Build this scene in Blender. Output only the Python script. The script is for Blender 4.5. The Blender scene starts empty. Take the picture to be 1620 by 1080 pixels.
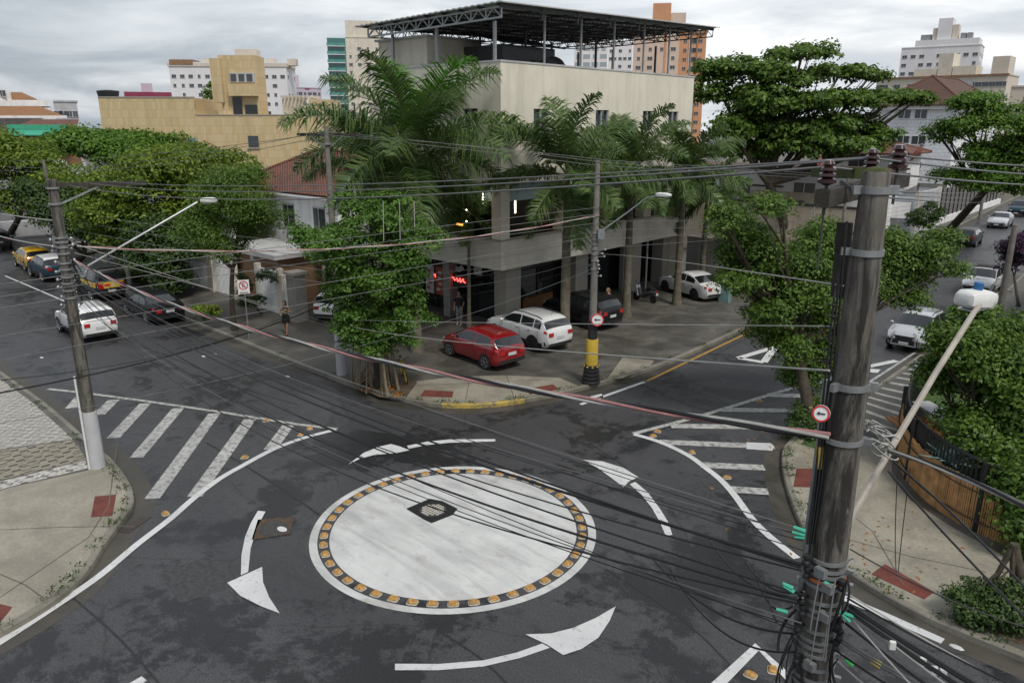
import bpy, bmesh, math, random
import numpy as np
from mathutils import Vector, Matrix
random.seed(7); rng = np.random.default_rng(11)
C = bpy.context.scene.collection
PI = math.pi
# ------------------------------------------------------------------ survey helpers: photo pixel -> point in the place
F=1209.; HZ=195.; CX=810.; CY=540.; CAMH=10.; YAW=math.radians(42.2)
PIT=math.atan((CY-HZ)/F); cp,sp=math.cos(PIT),math.sin(PIT)
fx,fy=-math.sin(YAW),math.cos(YAW); rx,ry=math.cos(YAW),math.sin(YAW)
def ray(x,y):
    u=(x-CX)/F; v=(CY-y)/F; h=cp+v*sp; z=-sp+v*cp
    return (fx*h+rx*u, fy*h+ry*u, z)
def G(x,y,z=0.):
    d=ray(x,y); t=(z-CAMH)/d[2]; return Vector((d[0]*t,d[1]*t,z))
def RD(x,y,D):
    d=ray(x,y); t=D/math.hypot(d[0],d[1]); return Vector((d[0]*t,d[1]*t,CAMH+d[2]*t))
def AX(x,y,X):
    d=ray(x,y); t=X/d[0]; return Vector((X,d[1]*t,CAMH+d[2]*t))
def AY(x,y,Y):
    d=ray(x,y); t=Y/d[1]; return Vector((d[0]*t,Y,CAMH+d[2]*t))
def PX(p):
    h=p[0]*fx+p[1]*fy; u=p[0]*rx+p[1]*ry; w=p[2]-CAMH
    zz=h*cp-w*sp; v=h*sp+w*cp
    return (CX+F*u/zz, CY-F*v/zz)
def MPP(p):   # metres per photo pixel at p
    h=p[0]*fx+p[1]*fy; w=p[2]-CAMH
    return (h*cp-w*sp)/F
# ------------------------------------------------------------------ materials
M={}
def nt(name):
    m=bpy.data.materials.new(name); m.use_nodes=True; t=m.node_tree
    b=t.nodes['Principled BSDF']; M[name]=m
    return m,t,b
def N(t,typ,**kw):
    n=t.nodes.new(typ)
    for k,v in kw.items():
        if k in n.inputs: n.inputs[k].default_value=v
        else: setattr(n,k,v)
    return n
def L(t,a,b): t.links.new(a,b)
def c4(c,k=1.): return (c[0]*k,c[1]*k,c[2]*k,1)
def ramp(t,fac,stops):
    r=N(t,'ShaderNodeValToRGB'); e=r.color_ramp.elements
    while len(e)<len(stops): e.new(.5)
    for i,(p,c) in enumerate(stops): e[i].position=p; e[i].color=c4(c) if not isinstance(c,(int,float)) else (c,c,c,1)
    L(t,fac,r.inputs[0]); return r.outputs[0]
def mix(t,f,a,b,typ='MIX'):
    n=N(t,'ShaderNodeMix',data_type='RGBA',blend_type=typ)
    for s,v in ((n.inputs[0],f),(n.inputs[6],a),(n.inputs[7],b)):
        if hasattr(v,'is_linked') or hasattr(v,'links'): L(t,v,s)
        else: s.default_value=v if not isinstance(v,tuple) or len(v)==4 else c4(v)
    return n.outputs[2]
def pos(t,sc=(1,1,1),rot=(0,0,0)):
    g=N(t,'ShaderNodeNewGeometry'); mp=N(t,'ShaderNodeMapping')
    mp.inputs['Scale'].default_value=sc; mp.inputs['Rotation'].default_value=rot
    L(t,g.outputs['Position'],mp.inputs[0]); return mp.outputs[0]
def noise(t,vec,scale,detail=5,rough=.55,dist=0):
    n=N(t,'ShaderNodeTexNoise'); n.inputs['Scale'].default_value=scale; n.inputs['Detail'].default_value=detail
    n.inputs['Roughness'].default_value=rough; n.inputs['Distortion'].default_value=dist
    L(t,vec,n.inputs['Vector']); return n.outputs[0]
def bump(t,b,h,strength=.3,dist=.02):
    n=N(t,'ShaderNodeBump'); n.inputs['Strength'].default_value=strength; n.inputs['Distance'].default_value=dist
    L(t,h,n.inputs['Height']); L(t,n.outputs[0],b.inputs['Normal'])
def mk(name,col,rough=.75,var=.25,scale=2.,streak=0.,dirt=(.1,.085,.06),metal=0.,bmp=.0,coat=0.,spec=.5):
    m,t,b=nt(name); p=pos(t)
    n=noise(t,p,scale); c=ramp(t,n,[(.3,tuple(x*(1-var) for x in col)),(.7,tuple(min(1,x*(1+var*.5)) for x in col))])
    if streak>0:
        p2=pos(t,(1.6,1.6,.16)); s=noise(t,p2,1.3,6,.65); f=ramp(t,s,[(.5,0.),(.78,streak)])
        c=mix(t,f,c,dirt)
    L(t,c,b.inputs['Base Color']); b.inputs['Roughness'].default_value=rough; b.inputs['Metallic'].default_value=metal
    b.inputs['Coat Weight'].default_value=coat; b.inputs['Specular IOR Level'].default_value=spec
    if bmp: bump(t,b,noise(t,p,scale*8),bmp)
    return m
def emit(name,col,k):
    m,t,b=nt(name); b.inputs['Base Color'].default_value=c4(col); b.inputs['Emission Color'].default_value=c4(col); b.inputs['Emission Strength'].default_value=k
# asphalt: grey dry patches over dark damp patches
def asphalt():
    m,t,b=nt('asphalt'); p=pos(t)
    big=noise(t,p,.24,9,.66,.5); med=noise(t,p,1.9,10,.78); fine=noise(t,p,26,3,.7)
    a=N(t,'ShaderNodeMath',operation='MULTIPLY_ADD'); L(t,med,a.inputs[0]); a.inputs[1].default_value=.56; L(t,big,a.inputs[2])
    damp=ramp(t,a.outputs[0],[(.785,0.),(.84,1.)])
    dry=ramp(t,fine,[(.32,(.036,.036,.038)),(.5,(.066,.065,.068)),(.7,(.112,.11,.113))])
    p3=pos(t,(.35,3,1)); trk=noise(t,p3,.8,4,.6); dry=mix(t,ramp(t,trk,[(.42,.0),(.7,.5)]),dry,(.05,.05,.052))
    wet=ramp(t,fine,[(.3,(.013,.013,.014)),(.75,(.036,.036,.038))])
    spk=noise(t,p,7,6,.8); dry=mix(t,ramp(t,spk,[(.56,0.),(.66,.55)]),dry,(.022,.022,.023)); pat=noise(t,pos(t,(.5,.5,1),(0,0,.3)),.35,4,.6); dry=mix(t,ramp(t,pat,[(.4,.35),(.6,0.)]),dry,(.03,.03,.031))
    c=mix(t,damp,dry,wet)
    v=N(t,'ShaderNodeTexVoronoi',feature='DISTANCE_TO_EDGE'); v.inputs['Scale'].default_value=.33
    dn=N(t,'ShaderNodeTexNoise'); dn.inputs['Scale'].default_value=1.3; dn.inputs['Detail'].default_value=6; L(t,p,dn.inputs['Vector'])
    pm=mix(t,.25,p,dn.outputs['Color']); L(t,pm,v.inputs['Vector'])
    cr=ramp(t,v.outputs[0],[(.0,.45),(.007,0.)]); c=mix(t,cr,c,(.012,.012,.012))
    L(t,c,b.inputs['Base Color'])
    L(t,ramp(t,a.outputs[0],[(.68,.58),(.83,.36)]),b.inputs['Roughness']); b.inputs['Specular IOR Level'].default_value=.35
    bump(t,b,fine,.35,.01)
asphalt()
mk('road_seam',(.02,.02,.021),.5,.3,6); mk('road_patch',(.05,.05,.052),.6,.45,9,.0,bmp=.3)
def paint(name,col,wear=.55,lo=.52,rough=.6):
    m,t,b=nt(name); p=pos(t); n=noise(t,p,5,8,.72); n2=noise(t,p,.9,5,.6); n3=noise(t,p,45,2)
    c=ramp(t,n2,[(.3,tuple(x*.78 for x in col)),(.7,col)])
    c=mix(t,ramp(t,n,[(lo,0.),(lo+.16,wear)]),c,(.09,.09,.092)); c=mix(t,ramp(t,n3,[(.55,0.),(.8,.25)]),c,(.12,.12,.12))
    L(t,c,b.inputs['Base Color']); b.inputs['Roughness'].default_value=rough
paint('white_paint',(.66,.66,.65),.7,.55); paint('roundabout_paint',(.62,.62,.60),.35,.57); paint('yellow_paint',(.48,.34,.07),.85,.46); paint('zebra_paint',(.50,.49,.46),.85,.47); paint('worn_paint',(.45,.45,.43),.8,.47)
paint('orange_paint',(.42,.24,.05),.6,.5)
def stains():
    m=M['roundabout_paint']; t=m.node_tree; b=t.nodes['Principled BSDF']; src=b.inputs['Base Color'].links[0].from_socket
    p=pos(t,(1,1,1),(0,0,.5)); w=N(t,'ShaderNodeTexNoise'); q=pos(t,(.35,2.6,1),(0,0,.9)); s=noise(t,q,1.1,5,.6,.4); c=mix(t,ramp(t,s,[(.46,0.),(.68,.55)]),src,(.27,.27,.265))
    s2=noise(t,pos(t),.75,7,.7,.3); c=mix(t,ramp(t,s2,[(.57,0.),(.72,.6)]),c,(.24,.19,.13)); L(t,c,b.inputs['Base Color'])
stains()
def conc(name,a,d,lo=.45,hi=.6,rough=.7,joint=0):
    m,t,b=nt(name); p=pos(t); n=noise(t,p,.6,8,.65,.5); n2=noise(t,p,14,4,.6); n3=noise(t,p,2.7,6,.6)
    c=ramp(t,n,[(lo,d),(hi,a)]); c=mix(t,ramp(t,n3,[(.45,0.),(.75,.55)]),c,tuple(x*.6 for x in a)); c=mix(t,ramp(t,n2,[(.3,.3),(.7,0.)]),c,(.06,.055,.045))
    L(t,c,b.inputs['Base Color']); L(t,ramp(t,n,[(lo,rough-.3),(hi,rough)]),b.inputs['Roughness']); bump(t,b,n2,.2,.01)
conc('concrete_light',(.36,.33,.26),(.24,.215,.165),.35,.6,.8)
conc('concrete_damp',(.155,.145,.125),(.06,.056,.048),.4,.66,.72)
conc('kerb_stone',(.27,.25,.205),(.13,.12,.09),.35,.6,.8)
conc('gutter',(.085,.075,.06),(.04,.037,.03),.4,.6,.7)
conc('joint',(.15,.14,.115),(.09,.085,.07),.4,.6,.8)
conc('soil',(.14,.10,.06),(.07,.05,.03),.4,.6,.95)
conc('ground',(.16,.15,.13),(.09,.085,.075),.4,.6,.9)
mk('tactile_red',(.155,.038,.027),.8,.35,3,.3)
def grass():
    m,t,b=nt('grass'); p=pos(t); n=noise(t,p,9,5); L(t,ramp(t,n,[(.3,(.025,.05,.012)),(.7,(.08,.15,.03))]),b.inputs['Base Color']); b.inputs['Roughness'].default_value=.95; bump(t,b,noise(t,p,60,3),.8,.03)
grass()
def mosaic(name,lightc,darkc,scale,rot):
    m,t,b=nt(name); p=pos(t,(scale,scale*1.0,scale),(0,0,rot))
    ch=N(t,'ShaderNodeTexChecker'); ch.inputs['Scale'].default_value=1.; L(t,p,ch.inputs['Vector'])
    p2=pos(t,(scale*2,scale*.5,1),(0,0,rot)); ch2=N(t,'ShaderNodeTexChecker'); ch2.inputs['Scale'].default_value=1.; L(t,p2,ch2.inputs['Vector'])
    f=N(t,'ShaderNodeMath',operation='MAXIMUM'); L(t,ch.outputs['Fac'],f.inputs[0]); L(t,ch2.outputs['Fac'],f.inputs[1])
    pp=pos(t); n=noise(t,pp,9,4,.7); 
    c=mix(t,f.outputs[0],darkc,lightc); c=mix(t,ramp(t,n,[(.35,.55),(.65,0.)]),c,(.12,.11,.095)); 
    L(t,c,b.inputs['Base Color']); b.inputs['Roughness'].default_value=.8; bump(t,b,n,.25,.01)
mosaic('mosaic_light',(.46,.44,.40),(.20,.185,.16),5.2,.1); mosaic('mosaic_dark',(.30,.27,.20),(.045,.042,.035),4.2,.1); mosaic('mosaic_edge',(.55,.53,.49),(.12,.11,.10),5.,.6)
def wavepave():
    m,t,b=nt('wave_pavement'); p=pos(t,(1,1,1),(0,0,.1)); w=N(t,'ShaderNodeTexWave'); w.inputs['Scale'].default_value=.42; w.inputs['Distortion'].default_value=6; w.inputs['Detail'].default_value=0; w.inputs['Detail Scale'].default_value=.6; w.bands_direction='Y'
    L(t,p,w.inputs['Vector']); n=noise(t,p,8,5); c=ramp(t,w.outputs[1],[(.78,(.065,.062,.056)),(.86,(.36,.35,.32))]); c=mix(t,ramp(t,n,[(.4,.4),(.65,0.)]),c,(.09,.09,.08)); L(t,c,b.inputs['Base Color']); b.inputs['Roughness'].default_value=.7
wavepave()
def bricks(name,a,b2,mort,sx,sz,bmp=.2,rough=.7):
    m,t,b=nt(name); g=N(t,'ShaderNodeNewGeometry'); s=N(t,'ShaderNodeSeparateXYZ'); L(t,g.outputs['Position'],s.inputs[0])
    ad=N(t,'ShaderNodeMath',operation='ADD'); L(t,s.outputs[0],ad.inputs[0]); L(t,s.outputs[1],ad.inputs[1])
    cb=N(t,'ShaderNodeCombineXYZ'); L(t,ad.outputs[0],cb.inputs[0]); L(t,s.outputs[2],cb.inputs[1])
    br=N(t,'ShaderNodeTexBrick'); br.inputs['Scale'].default_value=1.; br.inputs['Brick Width'].default_value=sx; br.inputs['Row Height'].default_value=sz; br.inputs['Mortar Size'].default_value=min(sx,sz)*.05
    br.inputs['Color1'].default_value=c4(a); br.inputs['Color2'].default_value=c4(b2); br.inputs['Mortar'].default_value=c4(mort); L(t,cb.outputs[0],br.inputs['Vector'])
    p=pos(t,(1,1,.25)); n=noise(t,p,.7,6,.65); c=mix(t,ramp(t,n,[(.5,0.),(.8,.45)]),br.outputs[0],tuple(x*.45 for x in a))
    L(t,c,b.inputs['Base Color']); b.inputs['Roughness'].default_value=rough
bricks('ochre_tile',(.62,.49,.29),(.55,.41,.21),(.44,.34,.21),.35,.75); bricks('white_tile',(.82,.82,.83),(.77,.77,.79),(.55,.55,.57),.6,.4); bricks('red_brick',(.32,.13,.07),(.25,.10,.06),(.2,.16,.12),.3,.15)
def tiles(name,a,b2,moss):
    m,t,b=nt(name); p=pos(t); w=N(t,'ShaderNodeTexWave'); w.inputs['Scale'].default_value=2.3; w.inputs['Distortion'].default_value=2.2; w.bands_direction='DIAGONAL'; L(t,p,w.inputs['Vector'])
    n=noise(t,p,1.1,7,.7); n2=noise(t,p,7,4,.7); c=ramp(t,n2,[(.3,a),(.7,b2)]); c=mix(t,ramp(t,n,[(.48,0.),(.7,.8)]),c,moss); c=mix(t,ramp(t,w.outputs[1],[(.2,.55),(.5,0.)]),c,tuple(x*.35 for x in a))
    L(t,c,b.inputs['Base Color']); b.inputs['Roughness'].default_value=.85; bump(t,b,w.outputs[1],.6,.06)
tiles('roof_tile',(.12,.05,.034),(.25,.10,.065),(.06,.045,.036)); tiles('roof_tile_brown',(.10,.052,.038),(.16,.082,.06),(.085,.065,.042)); tiles('roof_tile_ochre',(.30,.13,.05),(.36,.17,.07),(.15,.13,.07))
def polewood():
    m,t,b=nt('wood_pole'); p=pos(t,(11,11,1.6)); n=noise(t,p,1.,9,.72,.8); p2=pos(t,(6,6,.75)); n2=noise(t,p2,1.,7,.68,.8); p3=pos(t,(7,7,2.2)); n3=noise(t,p3,1.,8,.78)
    c=ramp(t,n,[(.3,(.055,.049,.042)),(.52,(.13,.118,.10)),(.75,(.22,.205,.18))]); c=mix(t,ramp(t,n2,[(.47,0.),(.58,.92)]),c,(.016,.014,.012)); c=mix(t,ramp(t,n3,[(.64,0.),(.72,.75)]),c,(.30,.28,.25))
    L(t,c,b.inputs['Base Color']); b.inputs['Roughness'].default_value=.9; bump(t,b,n,.7,.02)
mk('cream_wall',(.72,.67,.55),.85,.12,.5,.4,(.30,.26,.19)); mk('granite',(.36,.33,.28),.6,.35,30,.2); mk('band_stone',(.60,.56,.48),.7,.14,1.2,.35,(.25,.22,.17))
mk('white_wall',(.82,.81,.80),.85,.12,.8,.5,(.22,.19,.16)); mk('offwhite_wall',(.66,.60,.50),.85,.12,.7,.45,(.3,.24,.18)); mk('beige_tower',(.62,.55,.46),.85,.1,.2,.2,(.4,.34,.27)); mk('white_tower',(.74,.72,.73),.85,.08,.2,.2,(.5,.48,.47)); mk('lot_wall',(.52,.44,.34),.9,.25,.8,.8,(.24,.15,.10)); mk('grey_wall',(.24,.23,.21),.85,.25,1.2,.5); mk('pale_grey_wall',(.46,.46,.47),.85,.2,1,.4,(.2,.2,.2)); mk('brown_wall',(.28,.165,.09),.85,.2,.8,.3); mk('orange_tower',(.60,.30,.16),.85,.1,.3,.1); mk('pink_tower',(.66,.50,.40),.85,.08,.3,.12); mk('lilac_wall',(.52,.45,.52),.85,.1,.3,.2); mk('magenta_wall',(.25,.04,.08),.8,.2,.5); mk('teal_panel',(.10,.30,.27),.3,.25,.6); mk('blue_panel',(.05,.05,.22),.6,.2,2)
polewood(); mk('wood_dark',(.05,.043,.035),.9,.5,6,.5,bmp=.3); mk('pole_concrete',(.20,.185,.165),.9,.3,3,.5,(.08,.07,.06)); mk('bark',(.075,.06,.042),.95,.5,9,.4,(.03,.04,.015),bmp=.5); mk('palm_trunk',(.16,.14,.10),.9,.45,4,.6,(.05,.06,.025),bmp=.3); mk('root_bark',(.22,.18,.12),.95,.4,9,bmp=.4); mk('moss',(.05,.065,.015),.95,.4,9)
mk('galvanised',(.34,.35,.35),.45,.25,7,metal=.6); mk('steel_grey',(.27,.28,.29),.55,.2,4,.3); mk('steel_dark',(.055,.058,.06),.6,.3,4); mk('sheet_metal',(.50,.50,.49),.55,.25,1.5,.3); mk('corrugated',(.42,.46,.50),.5,.2,2,.4); mk('black_metal',(.012,.012,.013),.5,.2,5); mk('rust',(.085,.055,.033),.85,.4,7); mk('cast_iron',(.055,.052,.048),.6,.4,9)
mk('cable_black',(.012,.012,.013),.5,.2,8); mk('cable_grey',(.15,.15,.148),.6,.2,8); mk('cable_pink',(.42,.20,.19),.6,.3,5); mk('cable_white',(.42,.41,.38),.6,.2,8); mk('porcelain',(.040,.014,.013),.2,.2,5,coat=.5); mk('green_clip',(.06,.42,.28),.5,.2,8); mk('green_bright',(.05,.5,.1),.5,.2,8); mk('yellow_clip',(.7,.5,.03),.5,.2,8); mk('orange_strap',(.55,.14,.04),.6,.3,9)
mk('lamp_white',(.70,.70,.67),.45,.12,3,.25); mk('lamp_arm_paint',(.38,.34,.29),.6,.25,4,.4); mk('photocell_blue',(.02,.12,.30),.4); mk('yellow_plastic',(.62,.42,.05),.6,.15,3,.4,(.2,.14,.04)); mk('sign_white',(.78,.78,.76),.5,.05,3); mk('sign_red',(.60,.03,.03),.5,.1,3); mk('sign_black',(.015,.015,.015),.5); mk('stud_amber',(.46,.25,.07),.6,.5,14,.3); mk('stud_rim',(.42,.40,.34),.7,.3,9)
mk('bamboo',(.50,.27,.105),.6,.45,3,.6,(.12,.06,.03)); mk('wood_deck',(.50,.20,.06),.6,.2,3); mk('plastic_black',(.02,.02,.021),.55,.2,5); mk('tyre',(.018,.018,.019),.85,.2,9); mk('rim_alloy',(.45,.45,.47),.3,.1,5,metal=.9); mk('rim_dark',(.05,.05,.055),.4,.1,5,metal=.5); mk('plate',(.55,.55,.55),.5,.05,3); mk('tail_red',(.45,.015,.015),.15,.1,5,coat=1.); mk('head_glass',(.62,.64,.66),.1,.1,5,coat=1.); mk('chrome',(.6,.6,.6),.15,.05,5,metal=1.)
for n_,c_ in dict(car_white=(.74,.74,.73),car_red=(.24,.006,.010),car_black=(.009,.009,.011),car_silver=(.42,.43,.45),car_yellow=(.62,.36,.01),car_teal=(.012,.035,.05),car_grey=(.05,.052,.056)).items():
    dk=max(c_)<.06; mk(n_,c_,.38 if dk else .22,.06,3,coat=.08 if dk else .9,spec=.35 if dk else .5)
def glass(name,col,rough=.06):
    m,t,b=nt(name); b.inputs['Base Color'].default_value=c4(col); b.inputs['Roughness'].default_value=rough; b.inputs['Specular IOR Level'].default_value=.7; b.inputs['Coat Weight'].default_value=.3
glass('dark_glass',(.012,.014,.016)); glass('window_glass',(.045,.055,.06),.12); glass('pale_glass',(.30,.38,.40),.15); glass('teal_glass',(.05,.17,.16),.12)
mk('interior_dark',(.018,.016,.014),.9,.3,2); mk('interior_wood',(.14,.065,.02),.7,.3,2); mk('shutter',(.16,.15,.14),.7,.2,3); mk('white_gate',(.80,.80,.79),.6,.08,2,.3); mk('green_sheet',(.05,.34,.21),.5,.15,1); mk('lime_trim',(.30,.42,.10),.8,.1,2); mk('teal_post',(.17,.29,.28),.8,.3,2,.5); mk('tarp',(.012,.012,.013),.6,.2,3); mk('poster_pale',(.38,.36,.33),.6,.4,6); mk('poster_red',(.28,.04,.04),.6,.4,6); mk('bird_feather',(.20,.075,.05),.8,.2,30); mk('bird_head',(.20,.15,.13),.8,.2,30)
emit('neon_red',(1,.06,.05),4.); emit('warm_lamp',(1,.78,.45),5.); emit('tube_lamp',(1,.9,.7),7.); emit('orange_lamp',(1,.3,.05),2.)
mk('skin',(.36,.19,.12),.6,.1,9); mk('skin_pale',(.45,.27,.19),.6,.1,9); mk('hair_dark',(.022,.012,.008),.6,.3,20); mk('hair_fair',(.22,.13,.06),.6,.3,20); mk('cloth_black',(.014,.014,.016),.9,.3,20); mk('cloth_grey',(.20,.20,.20),.9,.2,20); mk('cloth_white',(.6,.6,.58),.9,.1,20); mk('cloth_navy',(.02,.03,.05),.9,.2,20); mk('fur_tan',(.30,.19,.09),.9,.3,30); mk('cloth_tan',(.32,.2,.12),.9,.2,20)
def leafmat(name,lo,mid,hi,tr=.28,rough=.5):
    m,t,b=nt(name); g=N(t,'ShaderNodeNewGeometry'); p=pos(t); n=noise(t,p,.9,3)
    r=N(t,'ShaderNodeMath',operation='MULTIPLY_ADD'); L(t,n,r.inputs[0]); r.inputs[1].default_value=.75
    r2=N(t,'ShaderNodeMath',operation='MULTIPLY_ADD'); L(t,g.outputs['Random Per Island'],r2.inputs[0]); r2.inputs[1].default_value=.55; r2.inputs[2].default_value=-.15; L(t,r2.outputs[0],r.inputs[2])
    c=ramp(t,r.outputs[0],[(.12,lo),(.45,mid),(.85,hi)]); L(t,c,b.inputs['Base Color']); b.inputs['Roughness'].default_value=rough; b.inputs['Specular IOR Level'].default_value=.35
    tr_=N(t,'ShaderNodeBsdfTranslucent'); L(t,c,tr_.inputs['Color']); ms=N(t,'ShaderNodeMixShader'); ms.inputs[0].default_value=tr
    L(t,b.outputs[0],ms.inputs[1]); L(t,tr_.outputs[0],ms.inputs[2]); L(t,ms.outputs[0],t.nodes['Material Output'].inputs[0])
leafmat('leaf_ficus',(.035,.085,.012),(.085,.18,.026),(.16,.28,.05),.34); leafmat('leaf_olive',(.04,.085,.010),(.125,.20,.02),(.25,.32,.04),.36); leafmat('leaf_dark',(.02,.048,.012),(.05,.095,.022),(.10,.16,.038)); leafmat('leaf_bright',(.036,.09,.010),(.09,.19,.02),(.17,.29,.035),.33); leafmat('leaf_mid',(.034,.078,.011),(.085,.16,.022),(.17,.265,.042),.34); leafmat('leaf_palm',(.03,.06,.018),(.075,.135,.034),(.16,.22,.065),.27,.36); leafmat('leaf_palm_young',(.05,.14,.015),(.08,.22,.02),(.12,.28,.03),.3); leafmat('leaf_purple',(.02,.03,.012),(.05,.025,.045),(.11,.03,.11)); mk('crown_shaft',(.14,.17,.05),.5,.3,3); mk('frond_stem',(.09,.12,.04),.6,.2,5); mk('litter',(.30,.13,.03),.9,.4,20); mk('leaf_yellow',(.45,.38,.04),.7,.2,9)
# ------------------------------------------------------------------ mesh building
class MB:
    def __init__(s): s.v=[]; s.f=[]; s.mi=[]; s.cur=0
    def add(s,vs,fs):
        o=len(s.v); s.v+=[tuple(p) for p in vs]
        for f in fs: s.f.append(tuple(i+o for i in f)); s.mi.append(s.cur)
        return s
    def box(s,c,d,rz=0.,ry_=0.,rx_=0.):
        R=Matrix.Rotation(rz,3,'Z')@Matrix.Rotation(ry_,3,'Y')@Matrix.Rotation(rx_,3,'X'); c=Vector(c)
        vs=[c+R@Vector((x*d[0]/2,y*d[1]/2,z*d[2]/2)) for x in(-1,1) for y in(-1,1) for z in(-1,1)]
        return s.add(vs,[(0,1,3,2),(4,6,7,5),(0,4,5,1),(2,3,7,6),(0,2,6,4),(1,5,7,3)])
    def bx(s,x0,x1,y0,y1,z0,z1): return s.box(((x0+x1)/2,(y0+y1)/2,(z0+z1)/2),(abs(x1-x0),abs(y1-y0),abs(z1-z0)))
    def bar(s,a,b,w,h=None):
        a=Vector(a);b=Vector(b);h=h or w;d=(b-a); l=d.length; d.normalize()
        up=Vector((0,0,1)) if abs(d.z)<.95 else Vector((1,0,0)); sd=d.cross(up).normalized(); u=sd.cross(d)
        vs=[p+sd*w/2*i+u*h/2*j for p in(a,b) for i,j in((-1,-1),(1,-1),(1,1),(-1,1))]
        return s.add(vs,[(3,2,1,0),(4,5,6,7),(0,1,5,4),(1,2,6,5),(2,3,7,6),(3,0,4,7)])
    def tube(s,pts,rad,n=6,cap=True):
        pts=[Vector(p) for p in pts]; m=len(pts)
        if not hasattr(rad,'__len__'): rad=[rad]*m
        vs=[];fs=[];pu=None
        for i,p in enumerate(pts):
            d=(pts[min(i+1,m-1)]-pts[max(i-1,0)]).normalized()
            if pu is None: pu=Vector((0,0,1)) if abs(d.z)<.9 else Vector((1,0,0))
            sd=d.cross(pu).normalized(); u=sd.cross(d).normalized(); pu=u
            for k in range(n):
                a=2*PI*k/n; vs.append(p+(sd*math.cos(a)+u*math.sin(a))*rad[i])
        for i in range(m-1):
            for k in range(n): fs.append((i*n+k,i*n+(k+1)%n,(i+1)*n+(k+1)%n,(i+1)*n+k))
        if cap: fs+= [tuple(range(n))[::-1], tuple((m-1)*n+k for k in range(n))]
        return s.add(vs,fs)
    def lathe(s,c,prof,n=16,axis='Z',ex=1.,ey=1.):
        c=Vector(c); vs=[];fs=[]
        for r,z in prof:
            for k in range(n):
                a=2*PI*k/n; x,y=r*math.cos(a)*ex,r*math.sin(a)*ey
                vs.append(c+(Vector((x,y,z)) if axis=='Z' else Vector((x,z,y)) if axis=='Y' else Vector((z,x,y))))
        for i in range(len(prof)-1):
            for k in range(n): fs.append((i*n+k,i*n+(k+1)%n,(i+1)*n+(k+1)%n,(i+1)*n+k))
        fs+=[tuple(range(n))[::-1],tuple((len(prof)-1)*n+k for k in range(n))]
        return s.add(vs,fs)
    def ball(s,c,r,n=10,m=7):
        r=r if hasattr(r,'__len__') else (r,r,r); c=Vector(c); vs=[];fs=[]
        for i in range(1,m):
            th=PI*i/m
            for k in range(n): a=2*PI*k/n; vs.append(c+Vector((r[0]*math.sin(th)*math.cos(a),r[1]*math.sin(th)*math.sin(a),r[2]*math.cos(th))))
        vs+=[c+Vector((0,0,r[2])),c-Vector((0,0,r[2]))]; T=len(vs)-2
        for i in range(m-2):
            for k in range(n): fs.append((i*n+k,(i+1)*n+k,(i+1)*n+(k+1)%n,i*n+(k+1)%n))
        for k in range(n): fs.append((T,k,(k+1)%n)); fs.append((T+1,(m-2)*n+(k+1)%n,(m-2)*n+k))
        return s.add(vs,fs)
    def poly(s,pts): return s.add(pts,[tuple(range(len(pts)))])
    def prism(s,pts,z0,z1):
        n=len(pts); a=sum(pts[i][0]*pts[(i+1)%n][1]-pts[(i+1)%n][0]*pts[i][1] for i in range(n))
        if a<0: pts=pts[::-1]
        vs=[(p[0],p[1],z0) for p in pts]+[(p[0],p[1],z1) for p in pts]
        return s.add(vs,[tuple(range(n))[::-1],tuple(range(n,2*n))]+[(i,(i+1)%n,n+(i+1)%n,n+i) for i in range(n)])
    def ribbon(s,pts,w,z=None,side=0.):
        pts=[Vector((*p,0)[:3]) for p in pts]; m=len(pts); vs=[]
        for i,p in enumerate(pts):
            d=(pts[min(i+1,m-1)]-pts[max(i-1,0)]); d.z=0; d.normalize(); nn=Vector((-d.y,d.x,0))
            zz=p.z if z is None else z
            for k in(-1,1): q=p+nn*(w/2*k+side); vs.append((q.x,q.y,zz))
        return s.add(vs,[(2*i,2*i+2,2*i+3,2*i+1)[::-1] for i in range(m-1)])
    def build(s,name,mat,parent=None,smooth=False,origin=None,**kw):
        me=bpy.data.meshes.new(name)
        off=Vector((0,0,0))
        if parent is not None:
            p=parent
            while p.parent: p=p.parent
            off=Vector(p.location)
        elif origin is not None: off=Vector(origin)
        elif s.v:
            xs=[q[0] for q in s.v]; ys=[q[1] for q in s.v]; zs=[q[2] for q in s.v]; off=Vector(((min(xs)+max(xs))/2,(min(ys)+max(ys))/2,min(zs)))
        me.from_pydata([(q[0]-off.x,q[1]-off.y,q[2]-off.z) for q in s.v],[],s.f)
        mats=mat if isinstance(mat,(list,tuple)) else [mat]
        for q in mats: me.materials.append(M[q])
        if len(mats)>1: me.polygons.foreach_set('material_index',s.mi)
        if smooth:
            me.shade_smooth(); me.set_sharp_from_angle(angle=math.radians(40))
        me.validate(); me.update()
        o=bpy.data.objects.new(name,me); C.objects.link(o)
        if parent is not None: o.parent=parent
        else: o.location=off
        tag(o,**kw); return o
def tag(o,label=None,cat=None,group=None,kind=None):
    for k,v in (('label',label),('category',cat),('group',group),('kind',kind)):
        if v: o[k]=v
    return o
def thing(name,label,cat,loc,group=None,rz=0.):
    o=bpy.data.objects.new(name,None); C.objects.link(o); o.location=loc; o.rotation_euler[2]=rz; o.empty_display_size=.3
    return tag(o,label,cat,group)
def copy_tree(o,parent=None):
    c=o.copy(); C.objects.link(c)
    if parent is not None: c.parent=parent
    for ch in list(o.children): copy_tree(ch,c)
    return c
def struct(mb,name,mat,**k): return mb.build(name,mat,kind='structure',**k)
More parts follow.
